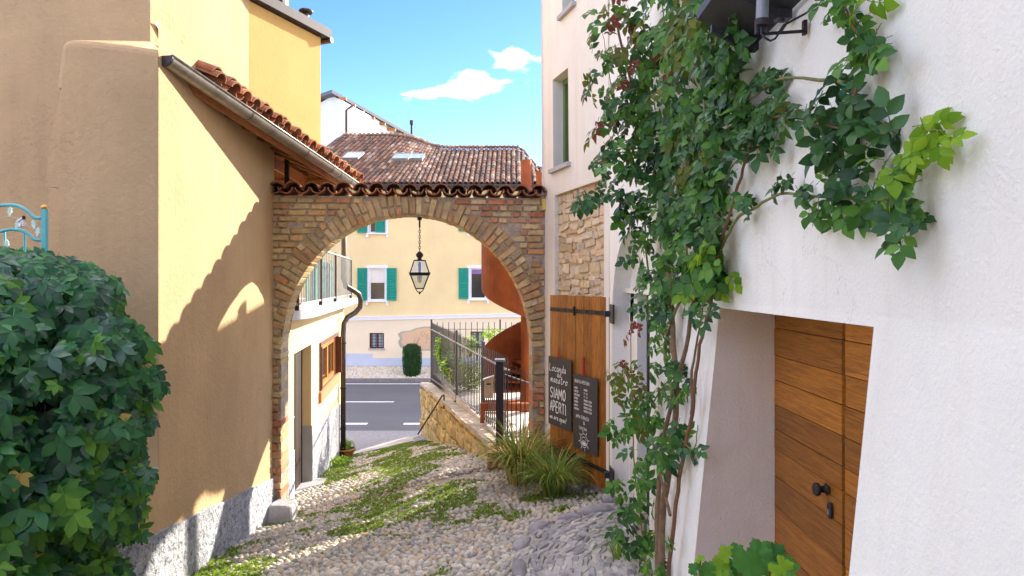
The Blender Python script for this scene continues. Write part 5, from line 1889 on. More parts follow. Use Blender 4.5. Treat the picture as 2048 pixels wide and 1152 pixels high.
# near wall: battered below eye level, door recess, arched doorway
def bc_x(y, z):
    return 1.0 + (7.0 - y) * 0.0105 - 0.10 * max(0.0, -0.1 - z) * smooth((5.2 - y) / 1.5)
def bc(y, z, off=0.0):
    wob = 0.006 * math.sin(y * 2.1 + z * 1.3) + 0.004 * math.sin(z * 3.7 - y)
    return Vector((bc_x(y, z) + off + wob * smooth((6.2 - y) / 1) * smooth((z + 0.05) / 0.5), y, z))
DOOR = (1.98, 3.40, -3.5, -0.133)
ARC = (5.05, 6.84, -3.5, 0.42)
hs2 = [DOOR, ARC]
g = MB()
g.grid(lambda y, z: bc(y, z), cuts(-5, 7.0, 0.25, [v for h in hs2 for v in h[:2]] + [3.5, 3.7, 4, 4.4, 4.8, 5.2]), cuts(-3.5, 9, 0.25, [v for h in hs2 for v in h[2:]] + [-0.1]), 0,
       lambda y, z: any(a < y < b and c < z < d for a, b, c, d in hs2))
# spandrels of the arched doorway
ac, arx = (ARC[0] + ARC[1]) / 2, (ARC[1] - ARC[0]) / 2
az, arz = -0.40, 0.82
av = [(ac - arx * math.cos(math.pi * i / 24), az + arz * math.sin(math.pi * i / 24)) for i in range(25)]
for (y0, z0), (y1, z1) in zip(av, av[1:]):
    g.quad(bc(y0, z0), bc(y1, z1), bc(y1, ARC[3]), bc(y0, ARC[3]))
# reveal of the arch
AD = 0.17
rv = [(ARC[0], -3.5)] + av + [(ARC[1], -3.5)]
for (y0, z0), (y1, z1) in zip(rv, rv[1:]):
    g.quad(bc(y0, z0), bc(y1, z1), Vector((1.0 + 0.0105 * (7 - y1) + AD, y1, z1)), Vector((1.0 + 0.0105 * (7 - y0) + AD, y0, z0)))
# reveal of the door recess, splayed at the far side
DX = 1.345
a, b, c, d = DOOR
nz = 12
for i in range(nz):
    z0, z1 = lerp(c, d, i / nz), lerp(c, d, (i + 1) / nz)
    g.quad(bc(b, z0), bc(b, z1), Vector((DX + 0.02, b + 0.10, z1)), Vector((DX + 0.02, b + 0.10, z0)))
    g.quad(bc(a, z0), bc(a, z1), Vector((DX + 0.02, a, z1)), Vector((DX + 0.02, a, z0)))
g.quad(bc(a, d), bc(b, d), Vector((DX + 0.02, b + 0.10, d)), Vector((DX + 0.02, a, d)))
obj('near_wall', g, MT['white'], rh)
g = MB()
g.quad((1.0, -5, 9), (7, -5, 9), (7, 9.85, 9), (0.4, 8.9, 9))
g.quad((1.1, -5, -3.5), (7, -5, -3.5), (7, -5, 9), (1.1, -5, 9))
obj('roof', g, MT['roof_bed'], rh)
# inner wall of the arched doorway with transom ledge, fanlight and grey glazed door
IX = 1.0 + AD
g = MB()
g.quad((IX + 0.012, 6.84, -3.5), (IX + 0.012, 6.45, -3.5), (IX + 0.012, 6.45, -0.08), (IX + 0.012, 6.84, -0.08))
g.quad((IX + 0.012, 6.45, -3.5), (IX + 0.2, 6.45, -3.5), (IX + 0.2, 6.45, -0.08), (IX + 0.012, 6.45, -0.08))
for (y0, z0), (y1, z1) in zip(av, av[1:]):
    k = 0.80
    q0 = (ac + (y0 - ac) * k, az + (z0 - az) * k)
    q1 = (ac + (y1 - ac) * k, az + (z1 - az) * k)
    g.quad((IX + 0.012, y0, z0), (IX + 0.012, y1, z1), (IX + 0.012, q1[0], q1[1]), (IX + 0.012, q0[0], q0[1]))
    g.quad((IX + 0.012, q0[0], q0[1]), (IX + 0.012, q1[0], q1[1]), (IX + 0.2, q1[0], q1[1]), (IX + 0.2, q0[0], q0[1]))
obj('doorway_panel', g, MT['white'], rh)
gd = obj('glass_door', MB().quad((IX + 0.16, 5.0, -3.5), (IX + 0.16, 6.9, -3.5), (IX + 0.16, 6.9, 0.5), (IX + 0.16, 5.0, 0.5)), MT['dark_glass'], rh)
g = MB()
for y0 in (6.36, 5.72, 5.10):
    g.box((IX + 0.10, y0, -2.6), (0.05, 0, 0), (0, 0.08, 0), (0, 0, 2.5))
g.box((IX + 0.10, 5.1, -0.16), (0.055, 0, 0), (0, 1.3, 0), (0, 0, 0.08))
obj('door_frame', g, MT['slate_metal'], gd)
obj('ledge', MB().box((IX - 0.05, 5.06, -0.115), (0.22, 0, 0), (0, 1.76, 0), (0, 0, 0.045)), MT['white_warm'], rh)
# doorstep and stub of rough wall foot below the shutter
g = MB()
g.box((0.80, 5.1, -2.42), (0.5, 0, 0), (0, 1.72, 0), (0, 0, 0.16))
obj('doorstep', g, MT['slab'], rh)
# heavy plank door: wide leaf and narrow leaf
bnd = [-0.10]
r2 = random.Random(77)
while bnd[-1] > -2.25:
    bnd.append(bnd[-1] - r2.choice([0.10, 0.125, 0.14, 0.16, 0.175]))
for name, ya, yb in (('door', 2.780, 3.50), ('door', 1.90, 2.752)):
    dl = obj(name, MB().box((DX + 0.012, ya, bnd[-1]), (0.04, 0, 0), (0, yb - ya, 0), (0, 0, bnd[0] - bnd[-1])), MT['dark_wood'], rh)
    for z1, z0 in zip(bnd, bnd[1:]):
        pr = r2.uniform(0, 0.003)
        obj('plank', MB().box((DX - pr, ya, z0 + 0.002), (0.02, 0, 0), (0, yb - ya, 0), (0, 0, z1 - z0 - 0.0035)), MT['door_wood'], dl)
    if ya > 2:
        if yb > 3:
            kc = Vector((DX, 2.90, -0.885))
            g = MB()
            prof = [(0.0, 0.012), (0.010, 0.026), (0.014, 0.016), (0.036, 0.014), (0.042, 0.026), (0.054, 0.029), (0.062, 0.022), (0.064, 0.001)]
            vs, fs = [], []
            for dx, r in prof:
                for k in range(14):
                    w = 2 * math.pi * k / 14
                    vs.append(kc + Vector((-dx, r * math.cos(w), r * math.sin(w))))
            for i in range(len(prof) - 1):
                for k in range(14):
                    fs.append((i * 14 + k, i * 14 + (k + 1) % 14, (i + 1) * 14 + (k + 1) % 14, (i + 1) * 14 + k))
            obj('door_knob', g.add(vs, fs), MT['iron'], dl, True)
            lc = Vector((DX - 0.001, 2.87, -0.965))
            pts = []
            for k in range(20):
                w = 2 * math.pi * k / 20
                pts.append(lc + Vector((0, 0.019 * math.cos(w), 0.034 * math.copysign(abs(math.sin(w)) ** 0.6, math.sin(w)))))
            obj('lock_plate', MB().prism(pts, (-0.012, 0, 0)), MT['iron'], dl)
            obj('keyhole', MB().cbox(lc + Vector((-0.014, 0, -0.006)), 0.006, 0.010, 0.024), MT['steel'], dl)

# ------------------------------------------------------------------ folding shutter beside the doorway
S0, S1 = Vector((1.005, 7.0, 0)), Vector((0.458, 8.2, 0))
sd = (S1 - S0).normalized()
sn = Vector((-sd.y, sd.x, 0))                         # towards the lane
if sn.y > 0:
    sn = -sn
SL = (S1 - S0).length
ZA, ZB2 = -2.165, -0.168
st = tag(thing('plank_shutter', (0.7, 7.6, ZA), 'weathered brown folding plank shutter with iron straps beside the doorway', 'shutter'))
STH = 0.05
bounds = [0.0, 0.085, 0.235, 0.41, 0.535, 0.545, 0.70, 0.86, 1.0]
leafs = [(0.0, 0.538), (0.544, 1.0)]
for a, b in leafs:
    lf = obj('leaf_frame', MB().box(S0 + sd * SL * a - sn * 0.02 + Vector((0, 0, ZA + 0.01)), sd * SL * (b - a), -sn * (STH - 0.02), (0, 0, ZB2 - ZA - 0.02)), MT['dark_wood'], st)
    np_ = 4 if a == 0 else 3
    for k in range(np_):
        p0, p1 = lerp(a, b, k / np_), lerp(a, b, (k + 1) / np_)
        obj('plank', MB().box(S0 + sd * (SL * p0 + 0.002) + Vector((0, 0, ZA)), sd * (SL * (p1 - p0) - 0.004), -sn * 0.02, (0, 0, ZB2 - ZA + (0.006 if k % 2 else 0))),
            MT['shutter_wood'], lf)
obj('edge_board', MB().box(S0 - sd * 0.03 + sn * 0.004 + Vector((0, 0, ZA)), sd * 0.03, -sn * (STH + 0.01), (0, 0, ZB2 - ZA)), MT['dark_wood'], st)
for zc in (-0.335, -1.975):
    for a, b in ((0.0, 0.53), (0.56, 0.99)):
        g = MB().box(S0 + sd * SL * a + sn * 0.001 + Vector((0, 0, zc - 0.022)), sd * SL * (b - a), sn * 0.008, (0, 0, 0.044))
        for k in range(4):
            g.tube([S0 + sd * SL * lerp(a + 0.03, b - 0.03, k / 3) + Vector((0, 0, zc)), S0 + sd * SL * lerp(a + 0.03, b - 0.03, k / 3) + sn * 0.016 + Vector((0, 0, zc))], 0.009, 6)
        obj('strap', g, MT['iron'], st)
    obj('hinge', MB().tube([S0 + sd * SL * 0.545 + sn * 0.012 + Vector((0, 0, zc - 0.05)), S0 + sd * SL * 0.545 + sn * 0.012 + Vector((0, 0, zc + 0.05))], 0.014, 8), MT['iron'], st)
    obj('hinge_plate', MB().box(Vector((0.992, 6.74, zc - 0.09)), (0.02, 0, 0), (0, 0.20, 0), (0, 0, 0.19)).box(Vector((0.94, 6.93, zc - 0.03)), (0.065, 0, 0), (0, 0.04, 0), (0, 0, 0.06)),
        MT['dark_metal'], st)

# ------------------------------------------------------------------ two chalkboards hung on the shutter
def board(t0, t1, z0, z1, label, cord):
    """t along the shutter, t1 > t0; letters read from the far edge towards the hinge"""
    lx = -sd                                           # reading direction
    o = S0 + sd * SL * t1 + sn * 0.022 + Vector((0, 0, z0))
    w = SL * (t1 - t0)
    b = thing('chalkboard', o, label, 'chalkboard', 'chalkboards hung on the shutter')
    obj('slate', MB().box(o, lx * w, sn * 0.008, (0, 0, z1 - z0)), MT['slate_board'], b)
    m = o + lx * w * cord[0] + Vector((0, 0, z1 - z0)) + sn * 0.01
    g = MB().tube([m - lx * 0.04, m + Vector((0, 0, 0.02)), m + lx * 0.03], 0.006, 5)
    g.tube([m, m + Vector((0, 0, cord[1]))], cord[2], 6)
    obj('cord', g, MT['red_cord'], b)
    return b, o + sn * 0.009, lx, w, z1 - z0
Zu = Vector((0, 0, 1))
rg = random.Random(12)
b, o, lx, w, h = board(0.572, 0.990, -1.70, -0.895, 'taller lettered chalkboard reading Siamo Aperti nearest the arch', (0.48, 0.11, 0.006))
off = sn * 0.0015
g = MB()
def line(text, xf, zf, size, **kw):
    strokes(g, text, o + lx * (w * xf) + Zu * (h * zf), lx, Zu, off, size, rng=rg, **kw)
line('Locanda', 0.06, 0.795, 0.085, width=0.62, track=0.06, pen=0.11, slant=0.15)
line('del', 0.40, 0.72, 0.055, width=0.6, track=0.04, pen=0.13, slant=0.1)
line('maestro', 0.10, 0.63, 0.085, width=0.62, track=0.06, pen=0.11, slant=0.15)
line('....', 0.38, 0.585, 0.03, width=0.9, track=0.25, pen=0.35)
line('SIAMO', 0.10, 0.40, 0.125, width=0.50, track=0.16, pen=0.13)
line('APERTI', 0.09, 0.205, 0.12, width=0.46, track=0.15, pen=0.13)
line('we are open!', 0.07, 0.09, 0.062, width=0.55, track=0.06, pen=0.14, slant=0.1, spaced=0.4)
obj('lettering', g, MT['chalk'], b)
b, o, lx, w, h = board(0.150, 0.532, -1.845, -1.03, 'chalkboard with opening hours in small lettering and a drawn emblem nearer the hinge', (0.45, 0.20, 0.014))
g = MB()
line('ORARI DI APERTURA', 0.06, 0.885, 0.036, width=0.42, track=0.17, pen=0.11, spaced=0.35)
rows = [('LUNEDI', 'CHIUSO'), ('MARTEDI', '17 - 22'), ('MERCOLEDI', '17 - 22'), ('GIOVEDI', 'PRANZO & CENA'), ('VENERDI', 'PRANZO & CENA'), ('SABATO', 'PRANZO & CENA'), ('DOMENICA', 'PRANZO & CENA')]
for i, (a, c) in enumerate(rows):
    line('-' + a, 0.02, 0.80 - i * 0.047, 0.022, width=0.42, track=0.2, pen=0.17)
    line(c, 0.46, 0.80 - i * 0.047, 0.022, width=0.42, track=0.2, pen=0.17, spaced=0.35)
line('AMPIA TERRAZZA', 0.12, 0.415, 0.034, width=0.45, track=0.17, pen=0.12, spaced=0.4)
line('&', 0.44, 0.345, 0.042, pen=0.12)
line('CANTINA', 0.26, 0.27, 0.034, width=0.5, track=0.25, pen=0.12)
cc = Vector((w * 0.46, h * 0.135))
def ring(rx, rz, a0, a1, cx=0.0, cz=0.0, pen=0.006):
    pts = [Vector((cc.x + cx + rx * math.cos(lerp(a0, a1, k / 16)), cc.y + cz + rz * math.sin(lerp(a0, a1, k / 16)))) for k in range(17)]
    vs, fs = [], []
    for i, p in enumerate(pts):
        t = pts[min(i + 1, 16)] - pts[max(i - 1, 0)]
        nn = Vector((-t.y, t.x)).normalized() * pen / 2
        for s in (-1, 1):
            q = p + nn * s
            vs.append(o + lx * q.x + Zu * q.y + off)
        if i:
            fs.append((2 * i - 2, 2 * i, 2 * i + 1, 2 * i - 1))
    g.add(vs, fs)
ring(0.075, 0.075, 0, 6.283)
ring(0.055, 0.028, 0.1, 3.0, 0, -0.03)
ring(0.055, 0.028, 3.2, 6.2, 0, -0.02, 0.012)
ring(0.05, 0.05, 0.3, 2.9, 0, -0.01)
for k in range(8):
    w0 = k * math.pi / 4 + 0.2
    p, q = cc + Vector((math.cos(w0), math.sin(w0))) * 0.085, cc + Vector((math.cos(w0), math.sin(w0))) * 0.115
    nn = Vector((-math.sin(w0), math.cos(w0))) * 0.004
    g.add([o + lx * v.x + Zu * v.y + off for v in (p - nn, q - nn, q + nn, p + nn)], [(0, 1, 2, 3)])
g.add([o + lx * (cc.x + a_) + Zu * (cc.y - 0.025 + b_) + off * 1.2 for a_, b_ in ((-0.04, 0), (-0.015, 0.014), (0.03, 0.006), (0.045, -0.005), (0.0, -0.016))], [(0, 1, 2, 3, 4)])
obj('lettering', g, MT['chalk'], b)

# ------------------------------------------------------------------ dark canopy and spotlight on the white wall
cn_ = thing('metal_canopy', (0.9, 2.4, 1.0), 'dark metal canopy jutting from the white wall above the rose', 'canopy')
g = MB()
g.prism([(1.03, 2.0, 1.00), (1.03, 2.95, 1.00), (0.80, 2.95, 1.13), (0.80, 2.0, 1.13)], (0, 0, 0.035))
obj('sheet', g, MT['dark_metal'], cn_)
for y in (2.12, 2.52, 2.86):
    obj('bracket', MB().box((0.985, y, 0.972), (0.05, 0, 0), (0, 0.05, 0), (0, 0, 0.035)).box((0.84, y + 0.01, 1.05), (0.17, 0, -0.085), (0, 0.02, 0), (0, 0, 0.03)), MT['dark_metal'], cn_)
q = at(1523, 68, 2.43)
sl = thing('wall_spotlight', q, 'grey cylindrical spotlight on a thin arm with looping cable below the canopy', 'spotlight')
wp = Vector((1.038, q.y - 0.02, q.z + 0.003))
obj('arm', MB().tube([q, wp], 0.006, 6).cbox(wp + Vector((-0.005, 0, 0.012)), 0.012, 0.02, 0.05), MT['iron'], sl)
up = Vector((0.02, -0.05, 1)).normalized()
g = MB()
pts = [q + up * 0.042, q + up * 0.125, q + up * 0.131]
g.tube(pts, [0.0215, 0.0215, 0.018], 16)
obj('housing', g, MT['lamp_grey'], sl)
obj('collar', MB().tube([q + up * 0.030, q + up * 0.052], 0.0235, 16), MT['slate_metal'], sl)
g = MB()
for s in (-1, 1):
    g.box(q + Vector((s * 0.018 - 0.004, -0.008, 0)), (0.008, 0, 0), (0, 0.016, 0), (0, 0, 0.05))
obj('yoke', g, MT['slate_metal'], sl)
cp = [q + up * 0.03, q + Vector((0.0, 0, 0.0)), q + Vector((0.01, -0.01, -0.018)), q + Vector((0.028, -0.01, -0.028)), q + Vector((0.045, -0.01, -0.020)), q + Vector((0.06, -0.01, 0.002)),
      q + Vector((0.08, -0.01, 0.03)), Vector((1.03, q.y - 0.03, q.z + 0.06)), Vector((1.045, q.y - 0.03, q.z + 0.07))]
obj('cable', MB().tube(cp, 0.004, 6), MT['black'], sl)
obj('cable_joint', MB().tube([cp[5] - (cp[6] - cp[5]) * 0.1, cp[6]], 0.0065, 8), MT['slate_metal'], sl)

# ------------------------------------------------------------------ unseen screen wall on posts, added and shaped to shade the ochre wall
lw = thing('unseen_screen', (2.0, 12.8, -2.3), 'unseen cream screen wall on posts added to shade the ochre wall', 'screen wall')
l0, l1 = Vector((2.36, 10.6, 0)), Vector((0.98, 14.7, 0))
ldir = (l1 - l0).normalized()
lin = Vector((ldir.y, -ldir.x, 0))
obj('parapet', MB().box(l0 + Vector((0, 0, 1.55)), l1 - l0, lin * 0.3, (0, 0, 1.32)), MT['white_warm'], lw)
for t in (0.0, 0.42, 0.97):
    obj('post', MB().box(l0.lerp(l1, t) + Vector((0, 0, TZ - 0.1)), ldir * 0.12, lin * 0.12, (0, 0, 3.8)), MT['white_warm'], lw)

# ------------------------------------------------------------------ unseen house added behind the viewer to cut light on facing walls
uh = thing('unseen_house', (-1.5, -7, -1.6), 'unseen ochre house added behind the viewer to dim the facing walls', 'house')
g = MB()
g.prism([(-14, -7, -4), (9, -7, -4), (9, -13, -4), (-14, -13, -4)], (0, 0, 7.6))
obj('wall', g, MT['ochre'], uh)
obj('door', MB().box((-2.2, -7.0, -1.4), (1.1, 0, 0), (0, 0.03, 0), (0, 0, 2.2)), MT['dark_wood'], uh)

# ------------------------------------------------------------------ iron fence, gate and post on the terrace edge
fe = thing('iron_fence', P(0.5, 0.2, -2.45), 'tall dark iron picket fence running along the retaining wall', 'fence')
def fp(t, z):
    return RW0 + (RW1 - RW0) * t + rn * 0.2 + Vector((0, 0, z))
FT0, FT1 = 0.055, 0.985
def top_r(t):
    return lerp(-1.26, -1.24, t)
def bot_r(t):
    return rw_top(t) + lerp(0.20, 0.16, t)
g = MB()
for fn in (top_r, bot_r):
    g.box(fp(FT0, fn(FT0)) - rn * 0.02, fp(FT1, fn(FT1)) - fp(FT0, fn(FT0)), rn * 0.04, (0, 0, 0.018))
obj('rail', g, MT['steel'], fe)
n = 58
for i in range(n):
    t = lerp(FT0, FT1, (i + 0.5) / n)
    obj('picket', MB().tube([fp(t, bot_r(t) - 0.10), fp(t, top_r(t) + 0.16)], [0.010, 0.010], 6).tube([fp(t, top_r(t) + 0.16), fp(t, top_r(t) + 0.20)], [0.010, 0.002], 6), MT['dark_metal'], fe)
for t in (0.25, 0.55, 0.985):
    g = MB().tube([fp(t, rw_top(t) + 0.05), fp(t, top_r(t) + 0.26)], 0.026, 8).tube([fp(t, rw_top(t) + 0.05), fp(t, rw_top(t) + 0.09)], 0.055, 10)
    obj('post', g, MT['dark_metal'], fe)
# back run along the road
be = thing('back_fence', (0, 17.1, -2.4), 'back run of the picket fence parallel to the road', 'fence')
b0, b1 = fp(0.985, 0), Vector((3.2, 17.35, 0))
g = MB()
for z in (-1.24, -2.4):
    g.box(b0 + Vector((0, 0, z)), b1 - b0, (0, 0.03, 0), (0, 0, 0.018))
obj('rail', g, MT['steel'], be)
for i in range(1, 36):
    p = b0.lerp(b1, i / 36)
    big_ = i % 12 == 0
    obj('post' if big_ else 'picket', MB().tube([p + Vector((0, 0, -2.5)), p + Vector((0, 0, -0.98 if big_ else -1.05))], 0.024 if big_ else 0.010, 6), MT['dark_metal'], be)
# gate post on a brick pad
gp = Vector((-0.165, 9.28, 0))
gpost = thing('gate_post', (gp.x, gp.y, -2.26), 'square dark grey steel gate post on a brick pad', 'gate post')
obj('shaft', MB().cbox(gp + Vector((0, 0, -1.66)), 0.105, 0.105, 1.14), MT['slate_metal'], gpost)
obj('cap', MB().cbox(gp + Vector((0, 0, -1.075)), 0.135, 0.135, 0.03), MT['lamp_grey'], gpost)
for i in range(3):
    for j in range(4):
        put('brick', BRR[(i + j) % 3], gpost, trs(gp + Vector((-0.10 + 0.14 * (j % 2) + 0.0, -0.28 + 0.13 * (j // 2) * 2, -2.26 - i * 0.07)), Matrix.Rotation(0.05, 3, 'Z'), (0.135, 0.24, 0.062)))
lb = gp + Vector((-0.14, -0.02, -1.30))
box_ = thing('letter_box', lb, 'small wooden letter box with sloping roof on the fence by the gate post', 'letter box')
obj('body', MB().prism([lb + Vector(v) for v in ((-0.07, -0.05, -0.28), (0.05, -0.05, -0.28), (0.05, -0.05, 0.0), (-0.07, -0.05, -0.04))], (0, 0.10, 0)), MT['letterbox'], box_)
obj('roof', MB().prism([lb + Vector(v) for v in ((-0.09, -0.075, -0.045), (0.06, -0.075, 0.005), (0.06, -0.075, 0.02), (-0.09, -0.075, -0.03))], (0, 0.14, 0)), MT['paver'], box_)
obj('slot', MB().cbox(lb + Vector((-0.01, -0.052, -0.09)), 0.06, 0.006, 0.02), MT['black'], box_)
gt = thing('iron_gate', (0.1, 9.3, -2.2), 'iron picket gate between the steel post and the right brick pier', 'gate')
ga, gb = gp + Vector((0.07, 0.02, 0)), Vector((0.45, 9.30, 0))
g = MB()
for z, dz in ((-1.29, -0.19), (-2.12, -0.04)):
    g.box(ga + Vector((0, 0, z)), gb - ga + Vector((0, 0, dz)), (0, 0.025, 0), (0, 0, 0.02))
obj('rail', g, MT['steel'], gt)
for i in range(9):
    p = ga.lerp(gb, (i + 0.5) / 9)
    obj('picket', MB().tube([p + Vector((0, 0, -2.18)), p + Vector((0, 0, -1.12 - 0.19 * (i + 0.5) / 9))], 0.009, 6), MT['dark_metal'], gt)
# pipe rail against the retaining wall
pr = thing('pipe_handrail', at(860, 870, 14.2), 'rusty thin pipe handrail leaning by the retaining wall', 'handrail')
a_, b_, c_ = on_lane(838, 872), None, None
d_ = 14.0
obj('pipe', MB().tube([at(836, 868, d_ + 1.2), at(884, 792, d_), at(888, 790, d_)], 0.018, 6), MT['pipe'], pr)
obj('post', MB().tube([at(888, 790, d_), at(888, 860, d_)], 0.018, 6), MT['pipe'], pr)
obj('stay', MB().tube([at(866, 821, d_ + 0.4), at(874, 819, d_ + 0.6)], 0.008, 5).tube([at(888, 850, d_), at(895, 848, d_ + 0.2)], 0.008, 5), MT['pipe'], pr)

# ------------------------------------------------------------------ corten spiral stair
SX, SY, SR = 0.245, 11.75, 0.76
sp_ = thing('spiral_stair', (SX, SY, TZ - 0.03), 'rusty corten steel spiral stair with solid curved parapet on the terrace', 'stair')
obj('column', MB().tube([(SX, SY, TZ - 0.05), (SX, SY, 2.08)], 0.093, 18), MT['corten'], sp_, True)
HB = [(0, 0.80), (0.25, 0.88), (0.5, 0.75), (0.72, 0.52), (0.8, 0.66), (0.86, 0.88), (1.0, 0.9), (1.15, 0.86), (1.3, 0.4), (1.75, 0.5)]
def hel(t):
    """angle: turn 0 at the left, going round the far side, to the right and back in front"""
    w = math.pi - t * 2 * math.pi
    return Vector((SX + SR * math.cos(w), SY + SR * math.sin(w), 0))
def hb(t):
    return -0.11 + 1.96 * (t - 1)
def hz(t):
    return hb(t) + interp(HB, t)
g = MB()
ts = [i * 0.02 for i in range(int(1.74 / 0.02))]
for t0, t1 in zip(ts, ts[1:]):
    for rr in (0.0, 0.012):
        c0, c1 = hel(t0), hel(t1)
        k0 = (c0 - Vector((SX, SY, 0))).normalized() * rr
        k1 = (c1 - Vector((SX, SY, 0))).normalized() * rr
        lo0, lo1 = (TZ - 0.02, TZ - 0.02) if t1 < 0.05 else (hb(t0), hb(t1))
        if hz(t0) <= TZ + 0.02:
            continue
        g.quad(c0 + k0 + Vector((0, 0, lo0)), c1 + k1 + Vector((0, 0, lo1)), c1 + k1 + Vector((0, 0, hz(t1))), c0 + k0 + Vector((0, 0, hz(t0))))
        if rr:
            i0, i1 = hel(t0), hel(t1)
            g.quad(i0 + Vector((0, 0, hz(t0))), i1 + Vector((0, 0, hz(t1))), c1 + k1 + Vector((0, 0, hz(t1))), c0 + k0 + Vector((0, 0, hz(t0))))
            g.quad(i0 + Vector((0, 0, lo0)), i1 + Vector((0, 0, lo1)), c1 + k1 + Vector((0, 0, lo1)), c0 + k0 + Vector((0, 0, lo0)))
obj('parapet', g, MT['corten'], sp_, True)
g = MB()
th = [0.02 * i for i in range(4, 86)]
for t0, t1 in zip(th, th[1:]):                        # closed helical plate added under the treads to block light from above
    c0 = Vector((SX, SY, 0))
    a_, b_ = hel(t0), hel(t1)
    za, zb_ = Vector((0, 0, hb(t0) + 0.006)), Vector((0, 0, hb(t1) + 0.006))
    g.quad(c0 + (a_ - c0) * 0.1 + za, c0 + (a_ - c0) * 0.99 + za, c0 + (b_ - c0) * 0.99 + zb_, c0 + (b_ - c0) * 0.1 + zb_)
obj('soffit', g, MT['corten'], sp_, True)
t = -0.10
while t < 1.7:
    z = hb(t + 0.085) + 0.035
    if z > TZ:
        a_, b_ = hel(t), hel(t + 0.085)
        c0 = Vector((SX, SY, 0))
        poly = [c0 + (a_ - c0) * 0.08, c0 + (a_ - c0) * 0.985, c0 + (b_ - c0) * 0.985, c0 + (b_ - c0) * 0.08]
        obj('tread', MB().prism([p + Vector((0, 0, z)) for p in poly], (0, 0, 0.03)), MT['corten'], sp_)
    t += 0.075
obj('threshold', MB().box((SX - 0.75, SY - 0.9, TZ + 0.17), (0.78, 0, 0), (0, 0.12, 0), (0, 0, 0.12)).box((SX - 0.75, SY - 0.9, TZ - 0.02), (0.06, 0, 0), (0, 0.1, 0), (0, 0, 0.19)), MT['corten'], sp_)

# ------------------------------------------------------------------ leaf shapes
def leaflet(mb, o, d, n, ln, wd, fold=0.25, droop=0.25, m=0, prof=None):
    """one pointed leaf blade from o along d, face normal n"""
    o, d, n = Vector(o), Vector(d).normalized(), Vector(n)
    n = (n - d * n.dot(d)).normalized()
    s = d.cross(n)
    prof = prof or [(0.0, 0.04), (0.22, 0.75), (0.48, 1.0), (0.76, 0.62), (1.0, 0.02)]
    vs, fs = [], []
    for t, w in prof:
        c = o + d * ln * t - n * droop * ln * t * t
        hw = wd * 0.5 * w
        vs += [c - s * hw + n * fold * hw, c, c + s * hw + n * fold * hw]
    for i in range(len(prof) - 1):
        a, b = i * 3, (i + 1) * 3
        fs += [(a, a + 1, b + 1, b), (a + 1, a + 2, b + 2, b + 1)]
    mb.add(vs, fs, m)

def rose_leaf(seed, m):
    """compound leaf: five leaflets on a stalk; +y along the stalk, +z the upper face; about 1 unit long"""
    r = random.Random(seed)
    mb = MB()
    mb.tube([(0, 0, 0), (0, 0.35, 0.03), (0, 0.62, 0.0)], [0.012, 0.010, 0.007], 3, caps=False)
    j = lambda s=0.12: r.uniform(-s, s)
    for y, ln in ((0.22, 0.36), (0.48, 0.42)):
        for sx in (-1, 1):
            leaflet(mb, (0, y + j(.03), 0.02), (sx * 0.9, 0.5 + j(.2), j(.25)), (j(.3), j(.2), 1), ln * r.uniform(.85, 1.15), ln * 0.66, 0.25, 0.22)
    leaflet(mb, (0, 0.6, 0.0), (j(.2), 1, j(.2)), (j(.2), 0, 1), 0.46, 0.31, 0.25, 0.25)
    return mb.mesh('leaf', m, True)

def palm_leaf(seed, m):
    """five fingered creeper leaf"""
    r = random.Random(seed)
    mb = MB()
    prof = [(0.0, 0.05), (0.2, 0.45), (0.5, 0.95), (0.66, 0.95), (0.84, 0.5), (1.0, 0.02)]
    for a, ln in ((-1.75, 0.42), (-0.85, 0.54), (0.0, 0.60), (0.85, 0.54), (1.75, 0.42)):
        a += r.uniform(-0.14, 0.14)
        leaflet(mb, (0, 0, 0), (math.sin(a), math.cos(a), r.uniform(-0.1, 0.22)), (r.uniform(-.2, .2), r.uniform(-.2, .2), 1), ln * r.uniform(0.9, 1.1), ln * 0.50, 0.22, 0.32, 0, prof)
    mb.tube([(0, 0, 0), (0, -0.25, -0.08)], 0.012, 3, caps=False)
    return mb.mesh('leaf', m, True)

def grape_leaf(seed, m):
    r = random.Random(seed)
    mb = MB()
    pts = []
    for k in range(30):
        a = -math.pi + 2 * math.pi * k / 30
        rad = 0.40 + 0.10 * math.cos(2.5 * a) ** 2 * (1 if abs(a) < 2.4 else 0.3) + 0.035 * (1 if k % 2 else -1)
        if abs(a) > 2.9:
            rad *= 0.35
        pts.append((rad * math.sin(a), rad * math.cos(a), -0.25 * rad * rad + r.uniform(-.02, .02) + 0.05 * math.cos(5 * a)))
    mb.add([(0, 0, 0)] + pts, [(0, i + 1, (i + 1) % 30 + 1) for i in range(30)])
    return mb.mesh('leaf', m, True)

def variants(fn, keys, n, seed):
    out = {}
    for k in keys:
        out[k] = [fn(seed + i, LEAF[k]) for i in range(n)]
    return out

def plant_leaves(parent, items, tmpl, limit=300, name='leaf', stuff='foliage', size_key=None):
    """items = (key, variant, matrix, importance): the most important become parts, the rest one mesh"""
    items = sorted(items, key=lambda t: -t[3])
    for key, v, mx, _ in items[:limit]:
        put(name, tmpl[key][v], parent, mx)
    rest = items[limit:]
    if rest:
        keys = list(tmpl)
        flat = [t for k in keys for t in tmpl[k]]
        nvar = len(tmpl[keys[0]])
        scatter(stuff, flat, [(keys.index(k) * nvar + v, mx, keys.index(k)) for k, v, mx, _ in rest], [LEAF[k] for k in keys], parent, True)

# ------------------------------------------------------------------ climbing rose on the white wall
def wall_at(px, py, off=0.05, far=5.4):
    """point in front of the near wall seen at a photo pixel"""
    d = 3.0
    for _ in range(8):
        z = (HY - py) / F * d
        x = bc_x(min(d, 6.5), z) - off
        d = min(far, x * F / max(px - 1024.0, 20.0))
    return at(px, py, d)

